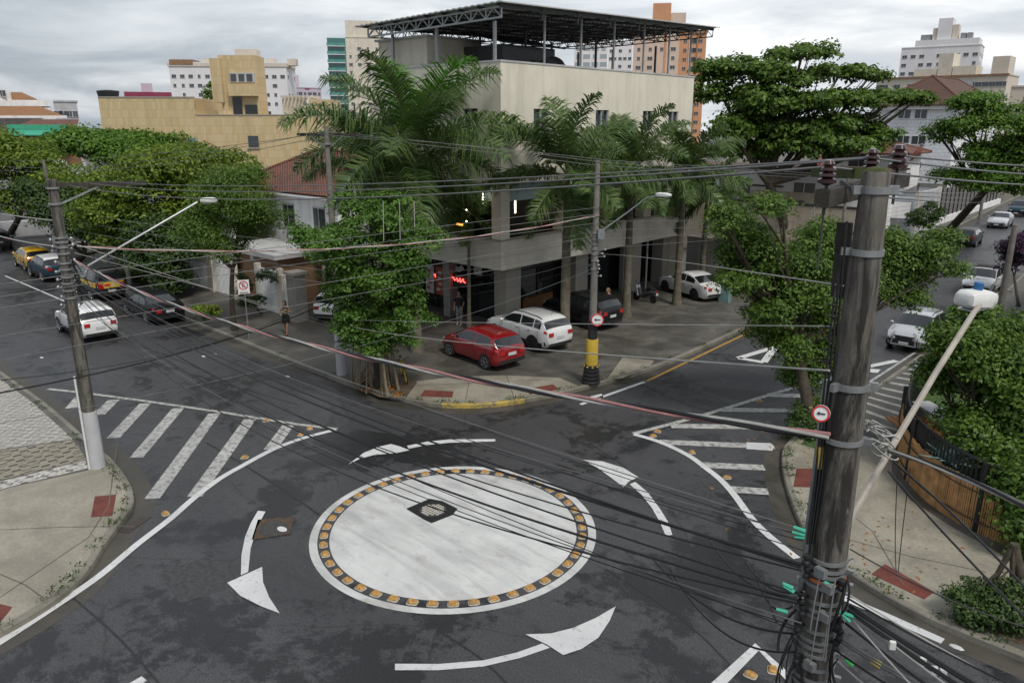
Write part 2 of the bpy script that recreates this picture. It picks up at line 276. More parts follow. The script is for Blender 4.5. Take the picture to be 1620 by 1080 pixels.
def npmesh(name,verts,faces,mat,parent=None,off=(0,0,0)):
    me=bpy.data.meshes.new(name); v=np.asarray(verts,dtype=np.float32)-np.asarray(off,dtype=np.float32); f=np.asarray(faces,dtype=np.int32)
    me.vertices.add(len(v)); me.vertices.foreach_set('co',v.ravel()); k=f.shape[1]
    me.loops.add(f.size); me.loops.foreach_set('vertex_index',f.ravel()); me.polygons.add(len(f)); me.polygons.foreach_set('loop_start',np.arange(0,f.size,k,dtype=np.int32))
    me.materials.append(M[mat]); me.update(calc_edges=True); me.validate()
    o=bpy.data.objects.new(name,me); C.objects.link(o)
    if parent is not None: o.parent=parent
    return o
# ------------------------------------------------------------------ camera, light, sky
cam=bpy.data.cameras.new('camera'); co=bpy.data.objects.new('camera',cam); C.objects.link(co); bpy.context.scene.camera=co
cam.sensor_width=36; cam.lens=F/1620*36; cam.clip_end=3000; cam.clip_start=.1
co.location=(0,0,CAMH); co.rotation_euler=(PI/2-PIT,0,YAW)
SUN_EL,SUN_AZ=math.radians(55),math.radians(108)   # azimuth measured from +Y towards +X
sl=bpy.data.lights.new('sun','SUN'); so=bpy.data.objects.new('sun',sl); C.objects.link(so); sl.energy=1.5; sl.angle=math.radians(14); sl.color=(1,.96,.9)
dv=Vector((math.sin(SUN_AZ)*math.cos(SUN_EL),math.cos(SUN_AZ)*math.cos(SUN_EL),math.sin(SUN_EL))); so.rotation_euler=dv.to_track_quat('Z','Y').to_euler(); so.location=(0,0,60)
W=bpy.data.worlds.new('World'); bpy.context.scene.world=W; W.use_nodes=True; t=W.node_tree; bg=t.nodes['Background']
sk=N(t,'ShaderNodeTexSky'); sk.sky_type='NISHITA'; sk.sun_disc=False; sk.sun_elevation=SUN_EL; sk.sun_rotation=SUN_AZ; sk.air_density=1.2; sk.dust_density=3.
tc=N(t,'ShaderNodeTexCoord'); sx=N(t,'ShaderNodeSeparateXYZ'); L(t,tc.outputs['Generated'],sx.inputs[0])
zz=N(t,'ShaderNodeMath',operation='ADD'); L(t,sx.outputs[2],zz.inputs[0]); zz.inputs[1].default_value=.16
mx=N(t,'ShaderNodeMath',operation='MAXIMUM'); L(t,zz.outputs[0],mx.inputs[0]); mx.inputs[1].default_value=.05
vd=N(t,'ShaderNodeVectorMath',operation='DIVIDE'); L(t,tc.outputs['Generated'],vd.inputs[0]); cb=N(t,'ShaderNodeCombineXYZ'); [L(t,mx.outputs[0],cb.inputs[i]) for i in range(2)]; cb.inputs[2].default_value=8.; L(t,cb.outputs[0],vd.inputs[1])
n1=noise(t,vd.outputs[0],.95,7,.55,.5)
cl=ramp(t,n1,[(.3,(.50,.55,.62)),(.45,(.70,.74,.79)),(.58,(.98,1.,1.02)),(.75,(1.25,1.25,1.25))])
wst=ramp(t,sx.outputs[1],[(.25,(.62,.655,.69)),(.85,(1.06,1.06,1.06))]); cl=mix(t,1.,cl,wst,'MULTIPLY')
sc_=N(t,'ShaderNodeVectorMath',operation='SCALE'); L(t,cl,sc_.inputs[0]); sc_.inputs['Scale'].default_value=6.3
fin=mix(t,.9,sk.outputs[0],sc_.outputs[0]); L(t,fin,bg.inputs[0]); bg.inputs[1].default_value=.1
vs_=bpy.context.scene.view_settings; vs_.view_transform='Standard'; vs_.look='None'; vs_.gamma=1.; vs_.exposure=.66; vs_.use_curve_mapping=False
cy=bpy.context.scene.cycles
try: cy.max_bounces=6; cy.transparent_max_bounces=4; cy.diffuse_bounces=3; cy.glossy_bounces=3; cy.use_denoising=True
except Exception: pass
# ================================================================== GROUND, ROADS, PAVEMENTS
struct(MB().poly([(-900,-300,-.06),(400,-300,-.06),(400,900,-.06),(-900,900,-.06)]),'ground','ground')
struct(MB().poly([(-170,-40,0),(60,-40,0),(60,170,0),(-170,170,0)]),'road','asphalt')
KN=[(-150,23.2),(-77,19.1),(-53,18.0),(-38.4,17.3),(-30.4,17.0),(-24.5,16.85),(-21.5,17.0),(-19.5,17.7),(-18.3,18.8),(-17.6,20.1),(-16.85,22.6),(-16.2,26.3),(-16.1,30.2),(-16.3,36),(-17.3,60),(-18.6,90),(-22,160)]
KS=[(-150,13.5),(-77,10),(-53,8.8),(-36.1,8.1),(-30.6,8.04),(-25.7,7.8),(-23.5,7.7),(-21.5,7.4),(-20.2,7.0),(-19.3,6.3),(-18.5,5.6),(-17.6,4.9),(-16.96,4.1),(-16.5,2.8),(-16.2,.5),(-16.1,-25)]
KE=[(60,15.7),(5,15.75),(-2.4,15.9),(-3.7,16.17),(-5.0,16.75),(-6.0,17.6),(-6.8,18.7),(-7.7,20.2),(-8.3,21.4),(-8.7,22.6),(-8.8,26),(-8.5,29.3),(-8.4,35),(-8.4,54),(-9.9,90),(-13,160)]
def dens(p,n=4):
    # Catmull-Rom through the surveyed kerb points
    o=[]
    for i in range(len(p)-1):
        a,b,c,d=[Vector((*p[max(0,min(len(p)-1,j))],0)) for j in(i-1,i,i+1,i+2)]
        if (c-b).length>8: o.append(b); continue
        l=(c-b).length; m1=(c-a)/2; m2=(d-b)/2
        m1=m1*min(1,l/max(m1.length,1e-6)); m2=m2*min(1,l/max(m2.length,1e-6))
        for k in range(n):
            t=k/n; o.append(b*(2*t**3-3*t*t+1)+m1*(t**3-2*t*t+t)+c*(3*t*t-2*t**3)+m2*(t**3-t*t))
    return o+[Vector((*p[-1],0))]
def offs(p,d):
    o=[]
    for i,q in enumerate(p):
        t=(p[min(i+1,len(p)-1)]-p[max(i-1,0)]).normalized(); o.append(q+Vector((-t.y,t.x,0))*d)
    return o
def block(k,far,inner,edge_name):
    p=dens(k); a=offs(p,inner*.08)
    mb=MB().prism([(q.x,q.y) for q in a]+far,-.05,.15); struct(mb,'pavement','concrete_damp')
    q=offs(p,inner*.17); kb=MB(); vs=[]
    for u,v in zip(p,q): vs+=[(u.x,u.y,-.03),(u.x,u.y,.13),(u.x+(v.x-u.x)*.15,u.y+(v.y-u.y)*.15,.162),(v.x,v.y,.162),(v.x,v.y,.1)]
    fs=[]
    for i in range(len(p)-1):
        for j in range(4): fs.append((i*5+j,i*5+j+1,i*5+6+j,i*5+5+j) if inner<0 else (i*5+5+j,i*5+6+j,i*5+j+1,i*5+j))
    kb.add(vs,fs); struct(kb,'kerb','kerb_stone')
    g=MB().ribbon(offs(p,-inner*.27),.5,.003); struct(g,'gutter','gutter')
    return p
block(KN,[(-22,170),(-170,170),(-170,23)],1,'')
block(KS,[(-170,-25),(-170,13)],-1,'')
block(KE,[(60,170)],-1,'')
def sheet(px,mat,z=.154,name='pavement',pts=None):
    pts=pts or [G(x,y,.15) for x,y in px]
    return struct(MB().poly([(p[0],p[1],z) for p in pts]),name,mat)
# concrete corner ramps
def along(k,inner,cond): return [(q.x,q.y) for q in offs(dens(k),inner) if cond(q)]
sheet(None,'concrete_light',pts=along(KN,.172,lambda q:q.x>-22.2 and q.y<22.9)+[(-18.2,22.9),(-20.1,21.6),(-21.4,20.2),(-22.2,18.6)])
if 0: sheet(None,'concrete_light',pts=[(q[0],q[1]) for q in [(-22.15,17.3),(-21.4,17.35),(-20.6,17.55),(-19.65,18.0),(-18.7,18.85),(-17.95,20.1),(-17.45,21.6),(-17.1,22.9),(-18.2,22.9),(-20.1,21.6),(-21.4,20.2),(-22.2,18.6)]])
sheet([(960,600),(985,565),(1035,570),(1030,577),(985,598)],'concrete_light')
sheet(None,'concrete_light',pts=along(KS,-.172,lambda q:q.x>-23.3 and q.y>-.5)+[(-16.5,-4),(-21,-4),(-23.4,2.5),(-23.6,5)])
sheet(None,'concrete_light',pts=along(KE,-.172,lambda q:q.x<-2.0 and q.y<24.0)[::1]+[(-7.9,24.4),(-6.0,24.2),(-5.4,22.3),(-4.6,21.2),(-3.3,20.3),(-1.9,19.6),(-1.6,17.4)]) if 1 else sheet(None,'concrete_light',pts=[(-1.6,17.4),(-1.9,19.6),(-3.3,20.3),(-4.6,21.2),(-5.4,22.3),(-6.0,24.2),(-7.9,24.4)])
sheet(None,'wave_pavement',pts=[(-8.3,25.2),(-6.2,24.6),(-5.9,26),(-6.3,34),(-6.2,48),(-8.0,48),(-8.1,35),(-8.2,29)])
sheet(None,'mosaic_light',pts=[(-60,8.9),(-36.1,7.75),(-30.6,7.7),(-26.0,7.45),(-26.9,5.4),(-30,3.2),(-60,3)])
sheet(None,'mosaic_dark',pts=[(-25.95,7.4),(-25.2,7.35),(-24.0,7.15),(-24.3,5.2),(-24.9,3.1),(-27,2),(-29.8,3.1),(-26.8,5.35)])
sheet(None,'mosaic_edge',pts=[(-23.95,7.1),(-23.3,7.0),(-23.65,5.0),(-23.5,2.5),(-25.2,.8),(-26.9,1.9),(-24.8,3.05),(-24.2,5.15)])
for jn in ([(186,700),(172,800),(140,850),(0,945)],[(0,838),(90,834),(212,832)],[(0,908),(40,925),(75,950)],[(1330,850),(1440,880),(1560,905)],[(1290,770),(1380,840),(1430,925)],[(655,610),(760,605),(880,600)],[(735,640),(745,590)],[(815,635),(800,590)],[(330,500),(420,530),(520,560),(600,570)],[(480,500),(450,560)],[(860,560),(960,560),(1060,540)],[(1000,500),(1090,520),(1150,520)],[(700,520),(760,600)],[(380,470),(340,510)]):
    struct(MB().ribbon([G(x,y,.15) for x,y in jn],.028,.1585),'pavement_joint','joint')
# red tactile ramps
for q in ([(150,785),(184,782),(178,816),(144,818)],[(-20,950),(20,960),(0,985),(-20,985)],[(672,617),(718,619),(715,629),(664,627)],[(832,615),(875,608),(885,616),(838,624)],[(1260,741),(1290,741),(1286,771),(1255,770)],[(1400,892),(1478,936),(1462,948),(1378,908)]):
    pts=[G(x,y,.15) for x,y in q]; sheet(None,'tactile_red',.158,'tactile_paving',pts)
# soil round the ficus, small beds
sheet(None,'soil',.158,'soil_bed',[G(x,y,.15) for x,y in [(545,600),(575,590),(640,590),(660,605),(640,632),(600,628)]])
sheet(None,'grass',.158,'soil_bed',[G(x,y,.15) for x,y in [(315,500),(340,492),(350,500),(322,512)]])
sheet(None,'soil',.158,'soil_bed',[G(x,y,.15) for x,y in [(1190,520),(1230,470),(1290,455),(1300,470),(1240,505)]])
sheet(None,'grass',.158,'soil_bed',[(-8.35,26.2),(-8.35,22.9),(-7.3,22.8),(-7.5,26)])
sheet(None,'soil',.158,'soil_bed',[(-2.0,16.25),(1,16.2),(1,18.6),(-1.5,18.8)])
# ------------------------------------------------------------------ painted markings
def mark(mat,pts,z=.011,name='road_marking'): return struct(MB().poly([(p[0],p[1],z) for p in pts]),name,mat)
def Z1(l): return [G(x/2.078,y/2.078+560) for x,y in l]
def Z2(l): return [G(x/2.25+480,y/2.25+600) for x,y in l]
def Z3(l): return [G(x/2.0775+900,y/2.0775+560) for x,y in l]
def Z6(l): return [G(x/3+760,y/3+290) for x,y in l]
def Z4(l): return [G(x/2.076+1200,y/2.076+560) for x,y in l]
def Z8(l): return [G(x/3+1080,y/3+290) for x,y in l]
def line(pts,w,mat='white_paint',z=.011): return struct(MB().ribbon(pts,w,z),'road_marking',mat)
def smooth(pts,n=4):
    o=[]
    for i in range(len(pts)-1):
        a,b,c,d=[pts[max(0,min(len(pts)-1,j))] for j in(i-1,i,i+1,i+2)]
        for k in range(n):
            t=k/n; o.append(.5*((2*b)+(c-a)*t+(2*a-5*b+4*c-d)*t*t+(3*b-a-3*c+d)*t**3))
    return o+[pts[-1]]
line(Z1([(157,115),(270,127),(480,155),(700,187),(970,230),(1108,247)]),.17,mat='zebra_paint')
line(smooth(Z1([(1104,249),(1000,276),(900,313),(800,366),(720,412),(640,472),(560,542),(450,627),(330,727),(200,817),(0,947),(-110,1012)])),.2,z=.015)
for a,b in (((266,140),(234,178)),((375,150),(324,200)),((478,162),(372,276)),((586,178),(448,340)),((705,195),(500,475)),((822,214),(640,468)),((948,234),(888,314))):
    line(Z1([a,b]),.42,z=.007,mat='zebra_paint')
line(Z3([(212,262),(400,213),(560,165),(700,122),(775,104)]),.2,'zebra_paint')
line(smooth(Z3([(214,264),(300,290),(390,332),(450,375),(500,415),(545,465),(600,540),(660,600),(750,672)])),.2,z=.015)
for a,b in (((335,236),(620,240)),((300,289),(675,304)),((430,364),(642,373)),((528,444),(655,452)),((500,183),(790,186)),((655,135),(800,138))): line(Z3([a,b]),.40,z=.007,mat='zebra_paint')
mark('white_paint',Z1([(848,515),(873,518),(845,570),(824,640),(816,716),(792,727),(794,660),(806,600),(825,555)])); mark('white_paint',Z1([(862,700),(865,750),(885,800),(920,853),(860,830),(790,795),(747,752),(800,728)]),.015)
mark('white_paint',Z2([(368,237),(440,222),(520,214),(683,213),(683,221),(520,226),(440,234),(376,247)])); mark('white_paint',Z2([(160,303),(215,262),(270,240),(312,231),(345,240),(378,253),(330,263),(250,270),(200,284)]),.015)
mark('white_paint',Z3([(45,348),(110,353),(180,375),(228,405),(196,420),(180,438),(140,408),(95,375)]),.015); mark('white_paint',Z3([(200,428),(218,420),(260,455),(300,510),(325,550),(340,594),(318,597),(298,550),(272,505),(238,462)]))
mark('white_paint',Z2([(326,1012),(480,1013),(640,1000),(760,972),(850,940),(878,955),(770,992),(640,1022),(480,1035),(326,1035)])); mark('white_paint',Z2([(790,908),(880,905),(960,885),(1040,850),(1112,808),(1090,860),(1050,920),(990,960),(925,982),(868,945)]),.015)
line(Z3([(480,1095),(618,962),(750,1090)]),.22); line(Z1([(425,1095),(475,1066)]),.2)
for a,b in (((1225,830),(1400,777)),((1400,777),(1345,850)),((1345,850),(1225,830))): line(Z6([a,b]),.32,z=.011+.004*(int(a[0])%3))
line(Z6([(475,1050),(780,942)]),.16); line(Z6([(788,940),(1300,695)]),.14,'orange_paint'); line(Z6([(1300,695),(1420,640)]),.14,'orange_paint')
mark('white_paint',Z6([(520,1012),(575,998),(585,1018),(535,1022)]))
line(Z8([(880,870),(1015,842)]),.3); mark('white_paint',Z8([(865,878),(940,884),(925,900),(880,897)])); mark('white_paint',Z8([(645,935),(680,925),(680,945),(650,950)]))
mark('white_paint',Z4([(-40,290),(40,293),(52,305),(45,318),(-40,312)]));
line(Z4([(268,795),(420,860),(605,943)]),.22); line([(-8.9,31),(-8.75,37),(-8.75,54)],.12,'worn_paint'); 
line([(-60,14.8),(-52,14.75),(-46,14.7)],.12,'white_paint')
for px,w in (([(325,700),(395,742),(470,790),(505,815)],.07),([(640,700),(520,705),(430,715)],.05),([(1000,600),(1090,640),(1180,668)],.05),([(930,700),(990,740)],.04),([(200,560),(330,600),(470,640)],.05),([(60,900),(180,1000),(250,1080)],.05),([(700,1000),(760,1040),(800,1080)],.05),([(960,900),(1080,980),(1180,1075)],.05),([(-20,470),(150,520),(330,590)],.06),([(1130,560),(1290,480),(1420,420)],.05)):
    struct(MB().ribbon(smooth([G(x+((x*7+y*3)%11-5)*.6,y) for x,y in px],5),w,.0045),'road_seam','road_seam')
for px in ([(250,905),(330,880),(372,925),(285,955)],[(1040,780),(1110,760),(1150,800),(1075,822)],[(560,655),(660,668),(640,690),(545,676)],[(150,545),(230,560),(205,590),(120,572)],[(1010,545),(1080,520),(1120,530),(1050,560)]):
    struct(MB().poly([(p.x,p.y,.0038) for p in [G(x,y) for x,y in px]]),'road_patch','road_patch')
# kerb painted yellow on the corner
ky=[q for q in dens(KN) if -19.6<q.x<-17.5 and 17.5<q.y<20.6]
mb=MB(); vs=[];
for q,r in zip(offs(ky,-.004),offs(ky,.14)): vs+=[(q.x,q.y,.0),(q.x,q.y,.134),(q.x+(r.x-q.x)*.15,q.y+(r.y-q.y)*.15,.1665),(r.x,r.y,.1665)]
mb.add(vs,[(i*4+j+4,i*4+j+5,i*4+j+1,i*4+j) for i in range(len(ky)-1) for j in range(3)]); struct(mb,'kerb_marking','yellow_paint')
# the mini roundabout
RC=Vector((-12.93,12.05,0))
def disc(r,z,mat,r2=0,name='roundabout_marking'):
    n=96
    if r2: struct(MB().add([(RC.x+q*math.cos(2*PI*k/n),RC.y+q*math.sin(2*PI*k/n),z) for q in(r2,r) for k in range(n)],[(k,(k+1)%n,n+(k+1)%n,n+k)[::-1] for k in range(n)]),name,mat)
    else: struct(MB().poly([(RC.x+r*math.cos(2*PI*k/n),RC.y+r*math.sin(2*PI*k/n),z) for k in range(n)]),name,mat)
disc(3.63,.006,'roundabout_paint',3.43); 
# slightly domed white island
mb=MB(); n=96; vs=[(RC.x,RC.y,.07)]; rr=[1.,2.,2.75,3.08,3.14]; hz=[.068,.056,.035,.014,.0]
for r,z in zip(rr,hz): vs+=[(RC.x+r*math.cos(2*PI*k/n),RC.y+r*math.sin(2*PI*k/n),z) for k in range(n)]
fs=[(0,1+k,1+(k+1)%n) for k in range(n)]
for i in range(4): fs+=[(1+i*n+k,1+(i+1)*n+k,1+(i+1)*n+(k+1)%n,1+i*n+(k+1)%n) for k in range(n)]
struct(mb.add(vs,fs),'roundabout','roundabout_paint',smooth=True)
# studs
def stud(loc,rz,label,group,proto=[None],sc=.88):
    if proto[0] is None:
        r=thing('road_stud',label,'road stud',loc,group,rz)
        def pad(l,w,z0,z1,k=.75):
            mb=MB(); pr=[]
            for (a,b,z) in ((l,w,z0),(l*.98,w*.98,z0+(z1-z0)*.45),(l*k,w*k,z1)):
                for i in range(12):
                    t=2*PI*(i+.5)/12; cx=math.copysign(abs(math.cos(t))**.45,math.cos(t)); sy=math.copysign(abs(math.sin(t))**.45,math.sin(t)); pr.append((cx*a/2,sy*b/2,z))
            return mb.add(pr,[(j*12+i,j*12+(i+1)%12,j*12+12+(i+1)%12,j*12+12+i) for j in range(2) for i in range(12)]+[tuple(24+i for i in range(12))])
        for nm,mat,q in (('base','stud_rim',pad(.30,.24,.0,.02,.92)),('body','stud_amber',pad(.25,.19,.018,.075,.7))):
            o=q.build(nm,mat,None,origin=(0,0,0)); o.parent=r; o.location=(0,0,0)
        proto[0]=r
    else:
        r=copy_tree(proto[0]); r.location=loc; r.rotation_euler[2]=rz; tag(r,label,None,group)
    r.scale=(sc,sc,sc); return r
for k in range(46):
    a=2*PI*k/46+.05; stud((RC.x+3.285*math.cos(a),RC.y+3.285*math.sin(a),.003),a+PI/2+random.uniform(-.06,.06),'amber road stud in the ring of studs round the white roundabout','road studs round the roundabout')
for (x,y),lb in (((421,666),'amber road stud on the left hatched island, beside its upper edge line'),((490,678),'amber road stud nearest the right tip of the left hatched island'),((476,688),'amber road stud just inside the lower edge near the tip of the left hatched island'),((387,724),'amber road stud above the lower edge line, middle of the left hatched island'),((262,813),'lone amber road stud between the left kerb grate and the white edge line'),((1040,683),'upper of two amber road studs at the left tip of the right hatched island'),((1033,690),'lower of two amber road studs at the left tip of the right hatched island'),((1095,716),'amber road stud between the two long stripes of the right hatched island'),((1150,756),'amber road stud below the short middle stripe of the right hatched island'),((1201,635),'amber road stud by the upper edge of the right hatched island near the tree'),((1187,1068),'left of two amber road studs inside the white box corner at the bottom'),((1222,1060),'right of two amber road studs inside the white box corner at the bottom')):
    g=G(x,y); stud((g.x,g.y,.007),random.uniform(0,3),lb,'road studs on the hatched islands',sc=.85)
# asphalt pad and manhole cover on the roundabout; rusted cover; drain grate
g=G(685,811); mb=MB()
pad=[G(x,y) for x,y in [(643,808),(680,792),(700,796),(724,808),(716,818),(683,831),(672,826)]]
struct(MB().poly([(p.x,p.y,.075) for p in pad]),'asphalt_patch','sign_black')
r=thing('manhole_cover','round iron manhole cover on a black patch in the white roundabout','manhole cover',(g.x,g.y,.076)); MB().lathe((g.x,g.y,.0765),[(.36,0),(.36,.012),(.33,.016)],28).build('frame','cast_iron',r)
mb=MB(); random.seed(3)
for i in range(7):
    for j in range(7):
        x,y=(i-3)*.09,(j-3)*.09
        if math.hypot(x,y)<.29: mb.box((g.x+x,g.y+y,.0945),(.074,.074,.006),random.random())
mb.build('cover_pattern','stud_rim',r)
g=G(433,836); r=thing('manhole_cover','worn rusty square manhole cover beside the left painted arrow','manhole cover',(g.x,g.y,.006),rz=0)
q=[G(x,y) for x,y in [(408,822),(466,818),(458,845),(398,854)]]; MB().poly([(p.x,p.y,.011) for p in q]).build('frame','rust',r)
q=[g+Vector((math.cos(a)*.42,math.sin(a)*.36,0)) for a in np.linspace(0,2*PI,24,endpoint=False)]; MB().poly([(p.x,p.y,.015) for p in q]).build('cover','cast_iron',r)
q=[g+Vector((math.cos(a)*.17+.2,math.sin(a)*.10+.12,0)) for a in np.linspace(0,2*PI,14,endpoint=False)]; MB().poly([(p.x,p.y,.019) for p in q]).build('paint_patch','white_paint',r)
g=G(214,829); r=thing('drain_grate','slotted iron drain grate in the gutter of the left kerb','drain grate',(g.x,g.y,.006)); d=math.radians(28)
MB().box((g.x,g.y,.012),(.3,.85,.012),d).build('frame','cast_iron',r); mb=MB()
for i in range(9):
    s=(i-4)*.088; mb.box((g.x-math.sin(d)*s,g.y+math.cos(d)*s,.020),(.22,.028,.006),d)
mb.build('bars','rust',r)
# ================================================================== MAIN CORNER BUILDING
XR,YL,XB,YB=-24.3,26.05,-33.4,43.0
BD=thing('corner_building','three storey cream corner building with open upper floor and a metal canopy on its roof','building',(-28.5,34,.15))
def ring(mb,x0,x1,y0,y1,z0,z1,t):   # four walls
    mb.bx(x1-t,x1,y0,y1,z0,z1); mb.bx(x0,x0+t,y0,y1,z0,z1); mb.bx(x0+t,x1-t,y0,y0+t,z0,z1); mb.bx(x0+t,x1-t,y1-t,y1,z0,z1); return mb
# upper wall z 7.4..12.6 with window holes (strips)
def wallY(mb,x0,x1,y0,y1,z0,z1,holes):   # wall along X facing -Y
    xs=sorted({x0,x1,*[h[0] for h in holes],*[h[1] for h in holes]}); zs=sorted({z0,z1,*[h[2] for h in holes],*[h[3] for h in holes]})
    for i in range(len(xs)-1):
        for j in range(len(zs)-1):
            cx,cz=(xs[i]+xs[i+1])/2,(zs[j]+zs[j+1])/2
            if not any(h[0]<cx<h[1] and h[2]<cz<h[3] for h in holes): mb.bx(xs[i],xs[i+1],y0,y1,zs[j],zs[j+1])
def wallX(mb,x0,x1,y0,y1,z0,z1,holes):
    ys=sorted({y0,y1,*[h[0] for h in holes],*[h[1] for h in holes]}); zs=sorted({z0,z1,*[h[2] for h in holes],*[h[3] for h in holes]})
    for i in range(len(ys)-1):
        for j in range(len(zs)-1):
            cy_,cz=(ys[i]+ys[i+1])/2,(zs[j]+zs[j+1])/2
            if not any(h[0]<cy_<h[1] and h[2]<cz<h[3] for h in holes): mb.bx(x0,x1,ys[i],ys[i+1],zs[j],zs[j+1])
HL=[(-26.75,-25.75,9.55,10.65),(-30.9,-29.9,9.55,10.65)]; HR=[(28.3,29.45,9.6,10.65),(33.2,34.35,9.6,10.65),(37.6,38.6,9.6,10.65),(40.3,41.4,9.6,10.65)]
mb=MB(); wallY(mb,XB,XR-.25,YL,YL+.25,7.3,12.6,HL); wallX(mb,XR-.25,XR,YL,YB,7.3,12.6,HR); mb.bx(XB,XB+.25,YL+.25,YB,0.15,12.6); mb.bx(XB+.25,XR-.25,YB-.25,YB,0.15,12.6)
mb.build('wall','cream_wall',BD)
mb=MB(); mb.bx(XB-.03,XR+.03,YL-.03,YL+.3,12.602,12.68); mb.bx(XR-.3,XR+.03,YL+.302,YB+.03,12.602,12.68); mb.build('parapet_coping','sheet_metal',BD)
MB().bx(XB+.26,XR-.26,YL+.26,YB-.26,11.5,11.7).build('roof_slab','pale_grey_wall',BD)
MB().bx(XB+.26,XR-.26,YL+.26,YB-.26,7.3,7.5).build('ceiling','grey_wall',BD)
for x0,x1,z0,z1 in HL:
    w=MB(); w.bx(x0-.08,x1+.08,YL-.05,YL+.02,z0-.09,z0-.005); [w.bx(x,x+.06,YL+.04,YL+.14,z0,z1) for x in(x0,(x0+x1)/2-.03,x1-.06)]; w=w.build('window','pale_grey_wall',BD); MB().bx(x0,x1,YL+.16,YL+.19,z0,z1).build('pane','window_glass',w)
for y0,y1,z0,z1 in HR:
    w=MB(); w.bx(XR-.02,XR+.05,y0-.08,y1+.08,z0-.09,z0-.005); [w.bx(XR-.14,XR-.04,y,y+.06,z0,z1) for y in(y0,(y0+y1)/2-.03,y1-.06)]; w=w.build('window','pale_grey_wall',BD); MB().bx(XR-.19,XR-.16,y0,y1,z0,z1).build('pane','window_glass',w)
# band / parapet of the first floor
mb=MB(); mb.bx(XB,XR,YL,YL+.2,3.3,4.67); mb.bx(XR-.2,XR,YL+.2,YB,3.3,4.67); mb.build('parapet_band','band_stone',BD)
mb=MB(); mb.bx(XB,XR+.04,YL-.04,YL+.26,4.672,4.74); mb.bx(XR-.26,XR+.04,YL+.262,YB,4.672,4.74); mb.build('parapet_cap','granite',BD)
MB().bx(XB+.26,XR-.21,YL+.21,YB-.26,3.35,3.7).build('floor_slab','grey_wall',BD)
# first floor pillars
for y in (26.06,30.6,34.2,38.2,42.2): MB().bx(XR-.62,XR-.02,y,y+.75 if y>27 else y+.6,4.742,7.298).build('pillar','cream_wall',BD)
for x in (-28.6,-32.9): MB().bx(x,x+.7,YL+.02,YL+.6,4.742,7.298).build('pillar','cream_wall',BD)
# recessed first-floor glazing, pale transoms, dark room
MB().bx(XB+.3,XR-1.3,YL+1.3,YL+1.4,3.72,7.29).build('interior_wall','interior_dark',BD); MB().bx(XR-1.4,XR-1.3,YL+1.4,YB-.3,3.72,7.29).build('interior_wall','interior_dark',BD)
for y0,y1 in ((26.68,30.55),(31.4,34.15),(35.0,38.15),(39,42.15)): MB().bx(XR-.36,XR-.33,y0,y1,6.45,7.29).build('transom_panel','pale_glass',BD)
MB().bx(-27.85,XR-.65,YL+.33,YL+.36,6.45,7.29).build('transom_panel','pale_glass',BD)
def pend(px,y0,y1,X):
    a=AX(px,y0,X); b=AX(px,y1,X); MB().tube([b,a],.035,6).build('tube_lamp','tube_lamp',BD); MB().tube([a,(a.x,a.y,7.29)],.008,4).build('lamp_cord','cable_black',BD)
pend(815,308,337,XR-.7); pend(863,276,300,XR-.7); pend(764,306,325,XR-1.1)
mb=MB(); random.seed(5)
for k in range(16): p=AX(845+random.uniform(-15,14),292+random.uniform(-6,8),XR-1.0); mb.ball(p,.03,6,4)
mb.build('chandelier_bulbs','warm_lamp',BD)
for px,py in ((738,332),(738,350),(865,325),(783,331)): MB().ball(AX(px,py,XR-1.1),.035,6,4).build('bulb','warm_lamp',BD)
MB().box(AX(878,345,XR-1.0),(.05,.7,.09)).build('counter_lamp','orange_lamp',BD); MB().box(AX(727,355,XR-1.2),(.4,.05,.08)).build('counter_lamp','orange_lamp',BD)
for px in (835,858,905): p=AX(px,372,XR-.75); MB().bx(p.x-.3,p.x+.3,p.y-.3,p.y+.3,3.72,4.6).build('table','interior_wood',BD)
# ground floor: columns, shop fronts
for y in (27.35,33.0,38.4,42.0): MB().bx(-26.0,-25.2,y,y+1.1,.15,3.345).build('column','granite',BD)
for x in (-29.3,-32.9): MB().bx(x,x+.5,26.9,27.5,.15,3.345).build('column','grey_wall',BD)
MB().bx(-33.2,-26.4,28.0,28.1,.15,3.345).build('shop_window','dark_glass',BD); MB().bx(-26.5,-26.4,28.1,42.7,.15,3.345).build('shop_window','dark_glass',BD)
mb=MB(); [mb.bx(x,x+.08,27.94,27.998,.15,3.34) for x in(-31,-29.4,-28,-26.48)]; mb.bx(-33.2,-26.4,27.94,27.997,2.45,2.55); mb.build('shop_frame','black_metal',BD)
mb=MB(); [mb.bx(-26.398,-26.34,y,y+.08,.15,3.34) for y in(29.5,31.1,32.6,35,36.6,40.2,41.5)]; mb.bx(-26.397,-26.34,28.1,42.7,2.5,2.6); mb.build('shop_frame','black_metal',BD)
MB().bx(-26.38,-26.3,29.9,32.4,.35,1.0).build('panel','interior_wood',BD); 
mb=MB(); mb.bx(-26.36,-26.28,34.2,36.2,1.5,1.58); mb.bx(-26.36,-26.28,34.2,36.2,2.0,2.06); mb.build('shelf','sheet_metal',BD)
for y in (40.0,): MB().tube([(-25.1,y,.15),(-25.1,y,3.35)],.06,8).build('post','sheet_metal',BD)
MB().tube([(-25.0,37.4,.15),(-25.0,37.4,3.35)],.06,8).build('post','sheet_metal',BD)
